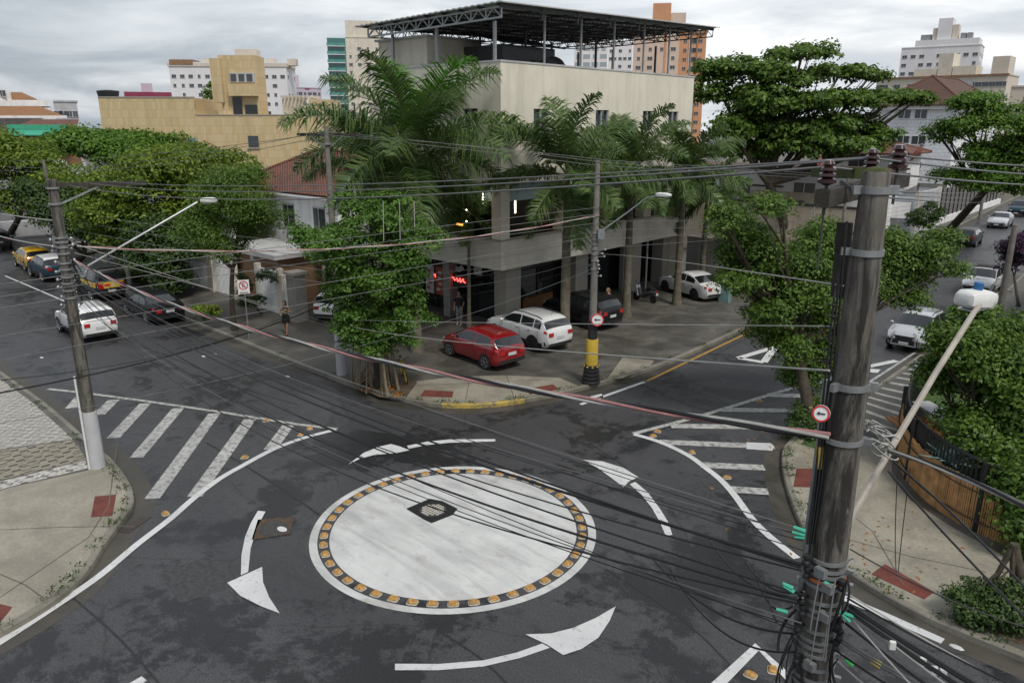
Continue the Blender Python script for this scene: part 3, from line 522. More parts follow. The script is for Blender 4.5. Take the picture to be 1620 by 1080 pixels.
# shop sign: dark board with a strip of red neon script
p=AY(688,446,27.2); q=AY(738,434,27.2); zc=(p.z+q.z)/2
s=MB().bx(p.x-.05,q.x+.1,27.14,27.2,zc-.32,zc+.3).build('shop_sign','sign_black',BD)
pts=[]; W_=q.x-p.x
for i in range(90):
    u=i/89; pts.append((p.x+.05+u*W_*.97+.035*math.sin(u*70),27.10,zc+.02+.11*math.sin(u*62+.6*math.sin(u*23))*(.55+.45*abs(math.sin(u*9)))))
MB().tube(pts,.022,5).build('neon_tube','neon_red',s)
for px,mat in ((681,'poster_pale'),(697,'poster_red')):
    a=AY(px,468,27.0); o=MB().box((a.x,27.0,1.95),(.62,.05,1.5)).build('poster_panel',mat,BD); [MB().box((a.x-.06+random.uniform(-.1,.1),26.97,1.5+k*.3),(.26,.006,.16)).build('poster_print','poster_pale' if mat=='poster_red' else 'poster_red',o) for k in range(4)]
a=AY(722,424,27.4); mb=MB(); random.seed(2)
for k in range(5): mb.ball((a.x-.35+k*.18,27.4,a.z+random.uniform(-.06,.06)),(.2,.1,.14),8,5)
mb.build('wall_emblem','pale_grey_wall',BD)
a=AY(754,428,27.2); MB().box((a.x,27.3,a.z),(.55,.03,.5)).build('round_sign','poster_pale',BD)
# roof canopy
CAN=MB(); z00=14.85
corners=[(-33.9,25.5,14.72),(-23.7,25.5,14.95),(-23.7,44.6,15.5),(-33.9,44.6,15.35)]
def ztop(x,y):
    u=(x+33.9)/10.2; v=(y-25.5)/19.1; return (14.72*(1-u)+14.95*u)*(1-v)+(15.35*(1-u)+15.5*u)*v
nx=52; vs=[]
xs=[-33.9+10.2*i/nx for i in range(nx+1)]
for y in (25.5,44.6):
    for i,x in enumerate(xs): vs.append((x,y,ztop(x,y)+.035*(i%2)))
m_=nx+1; vs+= [(x,y,z-.05) for x,y,z in vs]
fs=[(i,i+1,m_+i+1,m_+i) for i in range(nx)]+[(2*m_+i,3*m_+i,3*m_+i+1,2*m_+i+1) for i in range(nx)]+[(i,2*m_+i,2*m_+i+1,i+1) for i in range(nx)]+[(m_+i,m_+i+1,3*m_+i+1,3*m_+i) for i in range(nx)]+[(0,m_,3*m_,2*m_),(nx,2*m_+nx,3*m_+nx,m_+nx)]
can=CAN.add(vs,fs).build('roof_canopy','sheet_metal',BD)
def truss(p,q,h,n,mat='steel_grey',w=.06,inv=False):
    p=Vector(p);q=Vector(q); mb=MB(); mb.bar(p,q,w); d=Vector((0,0,h)); mb.bar(p-d,q-d,w)
    for i in range(n):
        a=p.lerp(q,i/n); b=p.lerp(q,(i+.5)/n); c=p.lerp(q,(i+1)/n); mb.bar(a-d,a,w*.6); mb.bar(a-d,b,w*.55); mb.bar(b,c-d,w*.55)
    mb.bar(q-d,q,w*.6); return mb.build('truss',mat,can)
truss((-33.2,25.8,14.6),(-24.0,25.8,14.78),.42,10,'galvanised',.08)
for k in range(1,8):
    y=25.8+k*2.62; truss((-33.6,y,ztop(-33.6,y)-.12),(-23.9,y,ztop(-23.9,y)-.12),.42,12,'steel_dark')
for x in (-27.2,-30.4,-33.5): truss((x,26.0,ztop(x,26)-.14),(x,44.3,ztop(x,44.3)-.14),.4,20,'steel_dark',.05)
MB().bar((-24.0,25.7,14.8),(-24.0,44.4,15.37),.06,.14).build('edge_beam','steel_dark',can)
mb=MB()
for k in range(9): x=-33.3+k*1.15; mb.bar((x,25.6,ztop(x,25.6)-.09),(x,44.5,ztop(x,44.5)-.09),.05,.09)
mb.build('purlins','steel_dark',can)
for (px) in (623,692,783): a=AY(px,105,25.98+.2); MB().bx(a.x-.06,a.x+.06,26.12,26.24,12.68,14.3).build('post','galvanised',can)
for y in (29.2,32.0,34.8,37.6,40.2,42.6): MB().bx(-24.48,-24.40,y-.04,y+.04,11.7,14.85+.03*(y-26)).build('post','steel_grey',can)
for x in (-27.2,-30.4,-33.2):
    for y in (31.0,37.0,43.2): MB().bx(x-.05,x+.05,y-.05,y+.05,11.7,14.55).build('post','steel_dark',can)
# sheds under the canopy
MB().bx(-33.3,-29.6,26.5,30.2,11.7,14.0).build('rooftop_shed','offwhite_wall',BD)
mb=MB(); mb.bx(-33.45,-29.4,26.35,30.4,14.0,14.1); mb.build('shed_roof','sheet_metal',BD)
MB().bx(-29.58,-26.9,29.0,33,11.7,13.7).build('rooftop_shed','steel_dark',BD)
mb=MB(); mb.add([(-29.6,28.7,14.45),(-26.5,28.7,13.75),(-26.5,33.4,13.75),(-29.6,33.4,14.45),(-29.6,28.7,14.39),(-26.5,28.7,13.69),(-26.5,33.4,13.69),(-29.6,33.4,14.39)],[(0,1,2,3),(7,6,5,4),(0,4,5,1),(1,5,6,2),(2,6,7,3),(3,7,4,0)]); mb.build('shed_roof','tarp',BD)
a=AX(868,94,-26.0); mb=MB(); random.seed(9)
n=14
for i in range(n+1):
    for j in range(n+1):
        u,v=i/n-.5,j/n-.5; h=max(0,1-(2*u)**4)*max(0,1-(2*v)**4); mb.v.append((a.x+u*1.4,a.y+v*3.0,11.72+1.25*h**.5*(1+.12*math.sin(9*u+5*v)+.1*random.random())))
for i in range(n):
    for j in range(n): mb.f.append((i*(n+1)+j,(i+1)*(n+1)+j,(i+1)*(n+1)+j+1,i*(n+1)+j+1)); mb.mi.append(0)
mb.mi=[0]*len(mb.f)
mb.build('tarp_cover','tarp',None,smooth=True,label='black tarpaulin heaped over stored goods on the corner building roof',cat='tarpaulin')
# ================================================================== OTHER BUILDINGS
def win(parent,c,w,h,az,mat='window_glass',frame=None,proto={}):
    """window as its own mesh (shared data) : frame plane slightly proud of wall; az = outward direction"""
    key=(round(w,2),round(h,2),mat,frame)
    if key not in proto:
        mb=MB(); mb.box((0,0,0),(.08,w,h)); mb.cur=1; mb.box((.02,0,-h/2-.04),(.16,w+.2,.08)); mb.box((.02,0,h/2+.03),(.10,w+.12,.06)); mb.box((.035,0,0),(.05,.06,h))
        me=mb.build('window',[mat,frame or 'pale_grey_wall'],None,origin=(0,0,0)); proto[key]=me.data; bpy.data.objects.remove(me)
    o=bpy.data.objects.new('window',proto[key]); C.objects.link(o); o.parent=parent; p=parent
    while p.parent: p=p.parent
    o.location=Vector(c)-Vector(p.location); o.rotation_euler[2]=az; return o
def slab_box(name,label,cat,A,B,depth,z0,z1,mat,top=None,parent=None,part='wall'):
    """box whose front edge runs A->B (left to right as seen), extends away from the camera"""
    A=Vector((A[0],A[1],0)); B=Vector((B[0],B[1],0)); u=(B-A).normalized(); n=Vector((-u.y,u.x,0))
    if n.dot(A+B)<0: n=-n
    pts=[A,B,B+n*depth,A+n*depth]
    r=parent or thing(name,label,cat,((A+B)/2+n*depth/2)+Vector((0,0,z0)))
    MB().prism([(p.x,p.y) for p in pts],z0,z1).build(part,mat,r)
    return r,A,B,u,n
def tower(name,label,xl,xr,yt,D,depth,mat,rows,cols,fh=3.,wm='window_glass',skew=0.,ww=1.2,wh=1.,top=2.2,side=0,blank=.15,cat='apartment tower',frame=None):
    a=RD(xl,yt,D); b=RD(xr,yt,D+skew); z1=(a.z+b.z)/2
    r,A,B,u,n=slab_box(name,label,cat,a,b,depth,0,z1,mat); Lx=(B-A).length; az=math.atan2(-n.y,-n.x); rnd=random.Random(xl)
    for i in range(rows):
        z=z1-top-i*fh
        for j in range(cols):
            if rnd.random()<blank: continue
            s=(j+.5)/cols*Lx; c=A+u*s-n*.03; win(r,(c.x,c.y,z),ww*rnd.choice((1,.6,1)),wh,az,wm,frame)
        for k in range(side):
            if rnd.random()<blank: continue
            c=B+u*.03+n*((k+.5)/side*depth); win(r,(c.x,c.y,z),ww,wh,math.atan2(u.y,u.x),wm,frame)
    mb=MB(); 
    for P,Q in ((A,B),(B,B+n*depth)): mb.bar((P.x,P.y,z1+.1),(Q.x,Q.y,z1+.1),.35,.3)
    mb.build('parapet',mat,r); return r,A,B,u,n,z1
def topbox(r,A,B,u,n,z1,x0,x1,h,d0,d1,mat,name='penthouse'):
    p=[A+u*x0+n*d0,A+u*x1+n*d0,A+u*x1+n*d1,A+u*x0+n*d1]; return MB().prism([(q.x,q.y) for q in p],z1-.5,z1+h).build(name,mat,r)
# white-beige slab tower far left
r,A,B,u,n,z=tower('apartment_tower','long white and beige apartment slab far behind the ochre tiled building',266,452,100,290,15,'white_tower',6,14,2.9,ww=1.4,top=4.2,skew=-10,side=3,blank=.25)
topbox(r,A,B,u,n,z-.6,-.4,(B-A).length+.4,.5,-.3,14,'beige_tower'); topbox(r,A,B,u,n,z,21,28,4.6,3,9,'beige_tower'); topbox(r,A,B,u,n,z,.5,8,1.0,-.5,8,'brown_wall','roof_edge'); [topbox(r,A,B,u,n,z,s,s+3,1.6,2,6,'beige_tower','roof_room') for s in (10,15,31,38)]
# red roofed building
r,A,B,u,n,z=tower('distant_building','distant building with red hipped roof and lilac tank above the ochre wall',199,256,152,210,10,'lilac_wall',1,5,3,top=1.5,cat='building')
topbox(r,A,B,u,n,z,-.3,10,.9,-.3,10.3,'magenta_wall','roof'); topbox(r,A,B,u,n,z,3.5,6,3,3,6,'lilac_wall','tank_house')
r,A,B,u,n,z=tower('distant_building','pale blue grey flats left of the ochre tiled building',84,121,161,170,12,'pale_grey_wall',3,4,3,ww=1.2,cat='building')
# lilac block
r,A,B,u,n,z=tower('distant_building','lilac and magenta block right of the ochre roof tower',432,508,139,300,12,'lilac_wall',4,10,3,ww=1.4,top=2,skew=8,cat='building')
topbox(r,A,B,u,n,z,7,11,4.4,2,6,'lilac_wall'); topbox(r,A,B,u,n,z,12.2,14,.2,-.15,.5,'magenta_wall','stripe'); topbox(r,A,B,u,n,z,.2,5,1.2,-.1,5,'white_tower')
# teal balcony tower
r,A,B,u,n,z=tower('apartment_tower','cream tower with teal glass balconies behind the corner building',546,616,60,320,16,'offwhite_wall',9,5,2.9,ww=1.3,top=4,blank=.1)
topbox(r,A,B,u,n,z,.2,13,6.2,1,8,'offwhite_wall'); a2=RD(517,62,320)
P0=Vector((a2.x,a2.y,0))
MB().prism([(P0.x,P0.y),(A.x,A.y),(A.x+n.x*8,A.y+n.y*8),(P0.x+n.x*8,P0.y+n.y*8)],0,z-.3).build('wall','teal_glass',r)
for k in range(14):
    b=MB().prism([((P0-n*1.1-u*.2).x,(P0-n*1.1-u*.2).y),((A-n*1.1-u*.3).x,(A-n*1.1-u*.3).y),((A-u*.3+n*.1).x,(A-u*.3+n*.1).y),((P0-u*.2+n*.1).x,(P0-u*.2+n*.1).y)],z-3.4-k*3,z-3.15-k*3).build('balcony','white_tower',r)
    mb=MB(); p=P0-n*1.1-u*.2; q=A-n*1.1-u*.3; mb.bar((p.x,p.y,z-2.65-k*3),(q.x,q.y,z-2.65-k*3),.06,.95); mb.build('glass_rail','teal_panel',b)
# pale glass tower
r,A,B,u,n,z=tower('apartment_tower','white tower with pale green glass balconies seen under the roof canopy',909,962,66,320,12,'white_tower',8,4,2.9,'pale_glass',ww=2.6,wh=1.3,top=2.5,blank=.05)
r,A,B,u,n,z=tower('apartment_tower','plain white tower between the glass tower and the pink tower',963,1001,68,326,12,'white_tower',8,5,2.9,'window_glass',ww=1.2,wh=1.,top=3,blank=.25)
# pink and orange tower
r,A,B,u,n,z=tower('apartment_tower','tall pink and orange tower with roof tank block behind the corner building',1003,1076,48,280,18,'pink_tower',13,4,2.9,ww=1.6,wh=1.,top=6,blank=.1)
topbox(r,A,B,u,n,z,6,12,8.5,1,9,'orange_tower'); topbox(r,A,B,u,n,z,12.05,17,5.4,1.2,8,'pink_tower')
for s in (10.3,): topbox(r,A,B,u,n,-.0,s,s+.8,z,-.12,.2,'orange_tower','stripe')
q=RD(1119,43,281); Q=Vector((q.x,q.y,0)); v=(Q-B); lv=v.length; v.normalize(); nv=Vector((-v.y,v.x,0)); nv=nv if nv.dot(Q)>0 else -nv
e=[B,Q,Q+nv*6,B+nv*6]; MB().prism([(p.x,p.y) for p in e],0,z-.8).build('wall','orange_tower',r); az=math.atan2(-nv.y,-nv.x)
for i in range(13):
    for s,w in ((.22,.6),(.5,1.5),(.78,.8)):
        c=B+v*(lv*s)-nv*.03; win(r,(c.x,c.y,z-3.6-i*2.9),w*1.7,1.5 if w>1 else 1.,az,'dark_glass' if w>1 else 'window_glass')
topbox(r,B,Q,v,nv,0,lv*.36,lv*.40,z-1,-.14,.2,'pink_tower','stripe'); topbox(r,B,Q,v,nv,0,lv*.64,lv*.68,z-1,-.14,.2,'brown_wall','stripe'); topbox(r,B,Q,v,nv,z-.8,-.3,lv+.3,.6,-.4,6.2,'brown_wall','cornice')
# right: white stepped tower
r,A,B,u,n,z=tower('apartment_tower','tall white stepped tower with roof tank block at the upper right',1427,1552,74,330,14,'white_tower',7,9,2.9,ww=1.5,wh=1.,top=3.,blank=.25,skew=-3,side=3)
Lb=(B-A).length; topbox(r,A,B,u,n,z,Lb*.17,Lb*.97,2.4,.05,12,'white_tower'); topbox(r,A,B,u,n,z,Lb*.43,Lb*.61,9.5,1,9,'white_tower'); topbox(r,A,B,u,n,z,Lb*.37,Lb*.425,6.4,1.5,8,'beige_tower'); topbox(r,A,B,u,n,z,Lb*.615,Lb*.69,7.2,1.5,8,'beige_tower')
for s in (Lb*.22,Lb*.29,Lb*.72,Lb*.80): topbox(r,A,B,u,n,z+2.4,s,s+1.7,2.0,2,6,'steel_grey','roof_frame')
for s,dz in ((Lb*.25,-9),(Lb*.25,-12.4),(Lb*.76,-8.2)): c=A+u*s-n*.3; MB().box((c.x,c.y,z+dz),(2.,.6,1.2),math.atan2(u.y,u.x)).build('awning','blue_panel',r)
# long beige slab
r,A,B,u,n,z=tower('apartment_slab','long low beige apartment slab in front of the white stepped tower',1388,1594,122,250,14,'beige_tower',3,20,2.9,ww=1.5,wh=1.1,top=2.2,skew=-8,blank=.35,side=3,cat='apartment block')
Lb=(B-A).length; topbox(r,A,B,u,n,z,Lb*.47,Lb*.58,6,1,8,'offwhite_wall'); topbox(r,A,B,u,n,z,Lb*.29,Lb*.465,2.2,1,8,'offwhite_wall'); topbox(r,A,B,u,n,z,Lb*.585,Lb*.76,2.6,1,8,'offwhite_wall'); topbox(r,A,B,u,n,z,Lb*.87,Lb*.99,4.6,1,8,'beige_tower'); topbox(r,A,B,u,n,z-5.6,Lb*.58,Lb*.76,4.5,-.2,.2,'pale_grey_wall','panel'); topbox(r,A,B,u,n,z+.3,-.3,(B-A).length+.3,.0,-.4,.6,'brown_wall','cornice')
r,A,B,u,n,z=tower('distant_building','small beige block at the far right edge behind the trees',1600,1680,137,170,10,'beige_tower',2,4,3,cat='building')
# ochre tiled building
YA=G(155,155,12.3); YBp=G(328,157,12.3); YC=G(525,183,10.7); YBl=G(330,182,10.7)
r=thing('tiled_building','long ochre tiled building with a small roof tower above the trees','building',((YA.x+YC.x)/2,(YA.y+YC.y)/2+8,0))
A=Vector((YA.x,YA.y,0)); B=Vector((YC.x,YC.y,0)); u=(B-A).normalized(); n=Vector((-u.y,u.x,0)); Lh=(B-A).length
n=n if n.dot(A)>0 else -n
s1=(Vector((YBp.x,YBp.y,0))-A).dot(u)
def ub(s0,s1_,d0,d1,z0,z1,name,mat,par=None):
    p=[A+u*s0+n*d0,A+u*s1_+n*d0,A+u*s1_+n*d1,A+u*s0+n*d1]; return MB().prism([(q.x,q.y) for q in p],z0,z1).build(name,mat,par or r)
ub(0,s1,0,16,0,12.3,'wall','ochre_tile'); ub(s1,Lh,0,16,0,10.7,'wall','ochre_tile'); ub(0,s1,-.05,.3,12.3,12.42,'coping','granite'); ub(s1,Lh,-.05,.3,10.7,10.8,'coping','granite')
# side wall panels (left face)
for k in range(2):
    p=A+n*(3+k*6); q=A+n*(6.5+k*6); e=-u*.06
    MB().prism([((p+e).x,(p+e).y),((q+e).x,(q+e).y),(q.x,q.y),(p.x,p.y)],4,10.9).build('panel','grey_wall',r)
def ss(px,py): # position along the facade of a pixel
    d=ray(px,py); P=Vector((d[0],d[1],0)); # intersect ray with facade line
    den=P.x*u.y-P.y*u.x; tt=(A.x*u.y-A.y*u.x)/den; h=P*tt; return (h-A).dot(u),CAMH+d[2]*tt
for x0,y0,x1,y1,m in ((392,215,410,233,'window_glass'),(296,218,315,237,'pale_glass')):
    a,za=ss(x0,y0); b,zb=ss(x1,y1); w=ub(a,b,-.03,.1,zb,za,'window',m); ub(a-.1,b+.1,-.12,.1,zb-.15,zb-.02,'sill','granite',w)
a,za=ss(340,105); b,zb=ss(420,181)
T=b-.8-a; ub(a,b-.8,1,4,10.5,16.2,'roof_tower','ochre_tile'); ub(a+.26*T,a+T+.05,.3,.995,12.5,13.6,'balcony','ochre_tile'); ub(a+.28*T,a+.95*T,.85,.99,13.75,14.6,'window','pale_grey_wall'); mb=None
for k in range(3): ub(a+(.31+.215*k)*T,a+(.46+.215*k)*T,.80,.848,13.85,14.5,'pane','window_glass')
ub(a+.62*T,a+.95*T,.86,.99,10.85,11.7,'window','dark_glass'); ub(a+.30*T,a+.54*T,.85,.99,10.75,12.4,'door','dark_glass'); ub(a-.7,a+.3,.6,3,11.9,15.9,'stair_panel','ochre_tile')
c_,zc=ss(440,165); d_,zd=ss(490,181); ub(c_,d_,1.5,6,10.5,12.3,'pergola_wall','offwhite_wall'); mb=MB()
for k in range(9):
    p=A+u*(c_+.2+(d_-c_)*k/8.2); mb.bar(p+n*.4+Vector((0,0,12.45)),p+n*4+Vector((0,0,12.45)),.12,.2)
mb.build('pergola','offwhite_wall',r); ub(c_+2.4,c_+3.1,1.42,1.49,10.7,12,'door','dark_glass'); ub(d_-.3,d_,.5,.8,10.7,12.4,'post','white_wall'); ub(d_,Lh,.0,5,10.81,12.2,'parapet','ochre_tile')
t_=RD(171,148,100); 
mb=MB().lathe((t_.x,t_.y,12.2),[(.9,0),(1.15,1.1),(1.15,1.25),(.3,1.35)],14); mb.build('water_tank','plastic_black',None,smooth=True,label='black plastic water tank on the ochre tiled building roof',cat='water tank')
def hip(parent,x0,x1,y0,y1,z0,z1,mat,over=.5,name='roof'):
    x0-=over;x1+=over;y0-=over;y1+=over; w=min(x1-x0,y1-y0)/2
    if x1-x0>y1-y0: rg=[(x0+w,(y0+y1)/2,z1),(x1-w,(y0+y1)/2,z1)]
    else: rg=[((x0+x1)/2,y0+w,z1),((x0+x1)/2,y1-w,z1)]
    b=[(x0,y0,z0),(x1,y0,z0),(x1,y1,z0),(x0,y1,z0)]; b2=[(p[0],p[1],z0-.12) for p in b]
    f=[(0,1,9,8),(1,2,9),(2,3,8,9),(3,0,8)] if x1-x0>y1-y0 else [(0,1,8),(1,2,9,8),(2,3,9),(3,0,8,9)]
    mb=MB().add(b+b2+rg,f+[(0,4,5,1),(1,5,6,2),(2,6,7,3),(3,7,4,0),(7,6,5,4)]); o=mb.build(name,mat,parent)
    rb=MB()
    for i,j in ((0,0),(3,0),(1,1),(2,1)) if x1-x0>y1-y0 else ((0,0),(1,0),(2,1),(3,1)): rb.tube([b[i],rg[j]],.11,6)
    rb.tube(rg,.12,6); rb.build('ridge_tiles','roof_tile',o); return o
# white house with tiled roof (left of the palms)
def house(label,x0,x1,y0,y1,h,zr,wall,roof,wins=(),cat='house',over=.5):
    r=thing('house',label,cat,((x0+x1)/2,(y0+y1)/2,.1)); MB().bx(x0,x1,y0,y1,.1,h).build('wall',wall,r); hip(r,x0,x1,y0,y1,h,zr,roof,over)
    for face,s,z,w,hh in wins:
        if face=='S': win(r,(s,y0-.03,z),w,hh,-PI/2)
        elif face=='E': win(r,(x1+.03,s,z),w,hh,0)
    return r
h1=house('white two storey house with red tiled hip roof left of the tall palms',-47.5,-36.5,25.6,33,6.1,8.3,'white_wall','roof_tile',(('S',-38.3,4.6,1.1,1.3),('S',-41.5,4.6,1.1,1.3),('E',28.5,4.5,1,1.2)))
mb=MB(); mb.bx(-48,-36,25.1,25.55,5.85,6.05); mb.build('cornice','white_wall',h1)
# arched white wing in front
r=thing('house','white arched porch house half hidden behind the street trees','house',(-48.5,23.5,.1)); mb=MB()
def arch_wall(mb,x0,x1,y0,y1,z0,z1,cx,rw,zs):
    mb.bx(x0,cx-rw,y0,y1,z0,z1); mb.bx(cx+rw,x1,y0,y1,z0,z1); k=12; pr=[(cx+rw*math.cos(PI*i/k),zs+rw*math.sin(PI*i/k)) for i in range(k+1)]
    for i in range(k):
        (xa,za),(xb,zb)=pr[i],pr[i+1]; mb.add([(xa,y,z) for y in(y0,y1) for z in(za,z1)]+[(xb,y,z) for y in(y0,y1) for z in(zb,z1)],[(0,1,5,4),(2,6,7,3),(0,4,6,2),(1,3,7,5)])
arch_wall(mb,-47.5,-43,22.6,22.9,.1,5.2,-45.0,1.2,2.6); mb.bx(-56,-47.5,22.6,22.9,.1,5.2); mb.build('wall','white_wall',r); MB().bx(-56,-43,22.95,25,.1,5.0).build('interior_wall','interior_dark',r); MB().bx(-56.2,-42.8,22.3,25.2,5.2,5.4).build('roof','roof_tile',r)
# low brown garage with slab roof
r=thing('garage','low brown garage with flat slab roof behind white gates','garage',(-40.5,22.6,.1)); MB().bx(-43.5,-37.2,22.0,24.8,.1,2.9).build('wall','brown_wall',r); MB().bx(-44,-36.8,21.6,25,2.9,3.15).build('roof','sheet_metal',r); MB().box((-39.6,21.9,2.75),(.35,.2,.25)).build('floodlight','lamp_white',r)
# front boundary wall: white gates between piers
def gate(label,p,q,h,mat='white_gate',nm='gate',cat='gate'):
    p=Vector((p[0],p[1],.15)); q=Vector((q[0],q[1],.15)); r=thing(nm,label,cat,(p+q)/2); d=(q-p); az=math.atan2(d.y,d.x); c=(p+q)/2
    MB().box((c.x,c.y,.15+h/2),(d.length,.08,h),az).build('panel',mat,r); mb=MB(); nsl=int(d.length/.16)
    nn=Vector((d.y,-d.x,0)).normalized()
    for k in range(nsl): s=p+d*((k+.5)/nsl)+nn*.05; mb.box((s.x,s.y,.15+h/2),(.03,.03,h*.96),az)
    mb.build('slats',mat,r); 
    [MB().box((e.x,e.y,.15+h/2+.1),(.28,.28,h+.2),az).build('pier','offwhite_wall',r) for e in (p-d.normalized()*.16,q+d.normalized()*.16)]; return r
gA=G(415,488,.15); gB=G(446,490,.15); 
gate('white slatted gate behind the walking woman',(-38.0,21.3),(-35.9,21.2),2.3); gate('narrow white barred gate right of the walking woman',(-35.3,21.15),(-34.5,21.1),2.0)
gate('left of two tall white garage gates behind the street trees',(-47.3,21.8),(-44.6,21.7),2.7); gate('right of two tall white garage gates behind the street trees',(-43.9,21.65),(-41.4,21.55),2.7)
gate('grey roller gate far along the left street',(-62,23),(-59,22.8),2.6,'pale_grey_wall')
# corner dark stone pillar, neighbour shopfront of the parked white car
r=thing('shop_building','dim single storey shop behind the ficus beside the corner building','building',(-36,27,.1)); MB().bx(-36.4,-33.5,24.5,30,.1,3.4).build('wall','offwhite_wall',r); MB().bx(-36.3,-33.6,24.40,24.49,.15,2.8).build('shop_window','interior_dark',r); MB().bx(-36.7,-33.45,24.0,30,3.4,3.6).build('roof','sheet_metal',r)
r=thing('wall_pillar','dark stone gate pillar beside the narrow white gate','pillar',(-34.0,21.0,.15)); MB().bx(-34.35,-33.65,20.7,21.4,.15,2.6).build('shaft','grey_wall',r); MB().bx(-34.45,-33.55,20.6,21.5,2.6,2.75).build('cap','granite',r)
# far left houses
def fbox(name,label,cat,rects,D,depth,parent=None):
    r=None
    for (x0,x1,y0,y1,mat,part) in rects:
        a=RD(x0,y0,D); b=RD(x1,y0,D); zb=RD((x0+x1)/2,y1,D).z
        if r is None: r=thing(name,label,cat,((a.x+b.x)/2,(a.y+b.y)/2,0))
        slab_box('', '', '', a,b,depth,zb,a.z,mat,parent=r,part=part)
    return r
r=fbox('house','white house with ochre tiled roof at the far left edge','house',[(-60,78,170,250,'white_wall','wall'),(-40,16,142,170,'white_wall','attic'),(-60,80,157,168,'white_wall','parapet')],105,8)
def slope(r,x0,x1,y0,x2,x3,y1,D0,D1,mat,name='roof'):
    p=[RD(x0,y0,D0),RD(x1,y0,D0),RD(x3,y1,D1),RD(x2,y1,D1)]; mb=MB().add(p+[q-Vector((0,0,.12)) for q in p],[(0,1,2,3),(7,6,5,4),(0,4,5,1),(1,5,6,2),(2,6,7,3),(3,7,4,0)]); return mb.build(name,mat,r)
slope(r,16,58,157,16,34,146,105.5,109,'roof_tile_ochre'); slope(r,-60,103,184,-60,62,168,98,104.5,'roof_tile_ochre'); win(r,RD(4,148,104.9),.6,.6,math.atan2(-1,1)); o=MB().bar(RD(-60,185,97.6),RD(106,185,97.6),.3,.25).build('gutter','white_wall',r)
r=fbox('house','low house with dark red tiled roof and green sheet awning at far left','house',[(8,122,208,262,'red_brick','wall')],88,7); slope(r,8,118,207,52,124,189,87.5,93,'roof_tile'); o=MB(); p=[RD(12,206,86),RD(96,206,86),RD(106,213,84.5),RD(18,213,84.5)]; o.add(p+[q-Vector((0,0,.1)) for q in p],[(0,1,2,3),(7,6,5,4),(0,4,5,1),(1,5,6,2),(2,6,7,3),(3,7,4,0)]); 
p=[RD(12,206,86.2),RD(105,206,86.2)]; o.bar(p[0],p[1],.1,1.); o.build('awning','green_sheet',r); p=[RD(-40,202,96),RD(45,187,94)]
r=fbox('house','white garden house seen between the left street trees','house',[(78,135,352,385,'white_wall','wall'),(82,104,262,300,'offwhite_wall','chimney'),(80,106,258,263,'white_wall','chimney_cap')],72,5)
r=fbox('house','pale single storey house with light canopy behind the utility pole','house',[(112,182,345,380,'offwhite_wall','wall'),(150,184,340,346,'white_wall','canopy')],62,5); gate('white panel gate behind the left utility pole',(-60.8,20.9),(-58.9,20.8),3.0); 
r=fbox('garden_wall','low pale garden wall far along the left street','wall',[(0,110,352,372,'pale_grey_wall','panel')],80,1)
# right side: lot wall, white low building, tiled building, fences
r=thing('side_wall','grey rendered side wall behind the parked white sedan','wall',(-21,43.4,.1)); MB().bx(XR+.1,-17.5,43.2,43.45,.1,3.1).build('panel','grey_wall',r); MB().bx(XR+.1,-17.45,43.15,43.5,3.1,3.18).build('coping','granite',r)
r=thing('gate_post','pale teal gate post at the edge of the vacant lot','post',(-19.7,39.9,.15)); MB().bx(-20.0,-19.4,39.7,40.1,.15,1.85).build('shaft','teal_post',r); MB().bx(-20.05,-19.35,39.65,40.15,1.85,1.92).build('cap','teal_post',r)
r=thing('lot_wall','stained beige wall across the back of the vacant lot','wall',(-24,56,.1)); MB().bx(-33,-16.8,56,56.3,.1,4.2).build('panel','lot_wall',r)
mb=MB(); random.seed(4); x=-33
while x<-17: w=random.uniform(.5,1.3); mb.bx(x,x+w,55.95,56.32,4.2,4.2+random.uniform(.12,.4)); x+=w
mb.build('broken_coping','wood_dark',r)
r=thing('corrugated_panel','grey corrugated sheet hoarding beside the street tree','hoarding',(-17.6,47,.1)); mb=MB(); k=40
for i in range(k+1): y=44.2+i*.16; xx=-17.5+.04*(i%2); mb.v+=[(xx,y,.15),(xx,y,2.75)]
mb.f=[(2*i,2*i+2,2*i+3,2*i+1)[::-1] for i in range(k)]; mb.mi=[0]*k; mb.build('sheet','corrugated',r); [MB().bx(-17.62,-17.54,y,y+.08,.15,2.7).build('post','steel_grey',r) for y in(44.3,46.4,48.5,50.4)]
r=thing('low_building','low white building with barred windows behind the vacant lot','building',(-26,62,.1)); MB().bx(-36,-18.2,59,66,.1,6.5).build('wall','white_wall',r); MB().bx(-36.2,-18,58.8,66.2,6.5,6.62).build('roof','roof_tile_brown',r)
for px,py,w,h in ((1172,300,1.5,.75),(1272,302,1.6,1.2)):
    p=AY(px,py,58.97); o=win(r,p,w,h,-PI/2,'shutter','white_wall')
p=AY(1195,293,58.9); MB().box((p.x,58.9,p.z),(4.5,.2,.12)).build('ledge','roof_tile_brown',r); p=AY(1255,286,58.9); 
MB().bx(-27.5,-21,58.7,58.95,3.9,4.9).build('stained_parapet','lot_wall',r)
p=AY(1147,300,58.6); MB().box((p.x,58.6,p.z),(.9,.5,3.0)).build('door_surround','lime_trim',r); MB().box((p.x-.15,58.33,p.z),(.5,.05,2.6)).build('door','shutter',r)
r=house('small white house with red tiled roof in front of the white tiled block',-24.2,-19.0,67,72.5,7.7,8.7,'white_wall','roof_tile',(('S',-22.2,7.0,1.6,1.4),),over=.6)
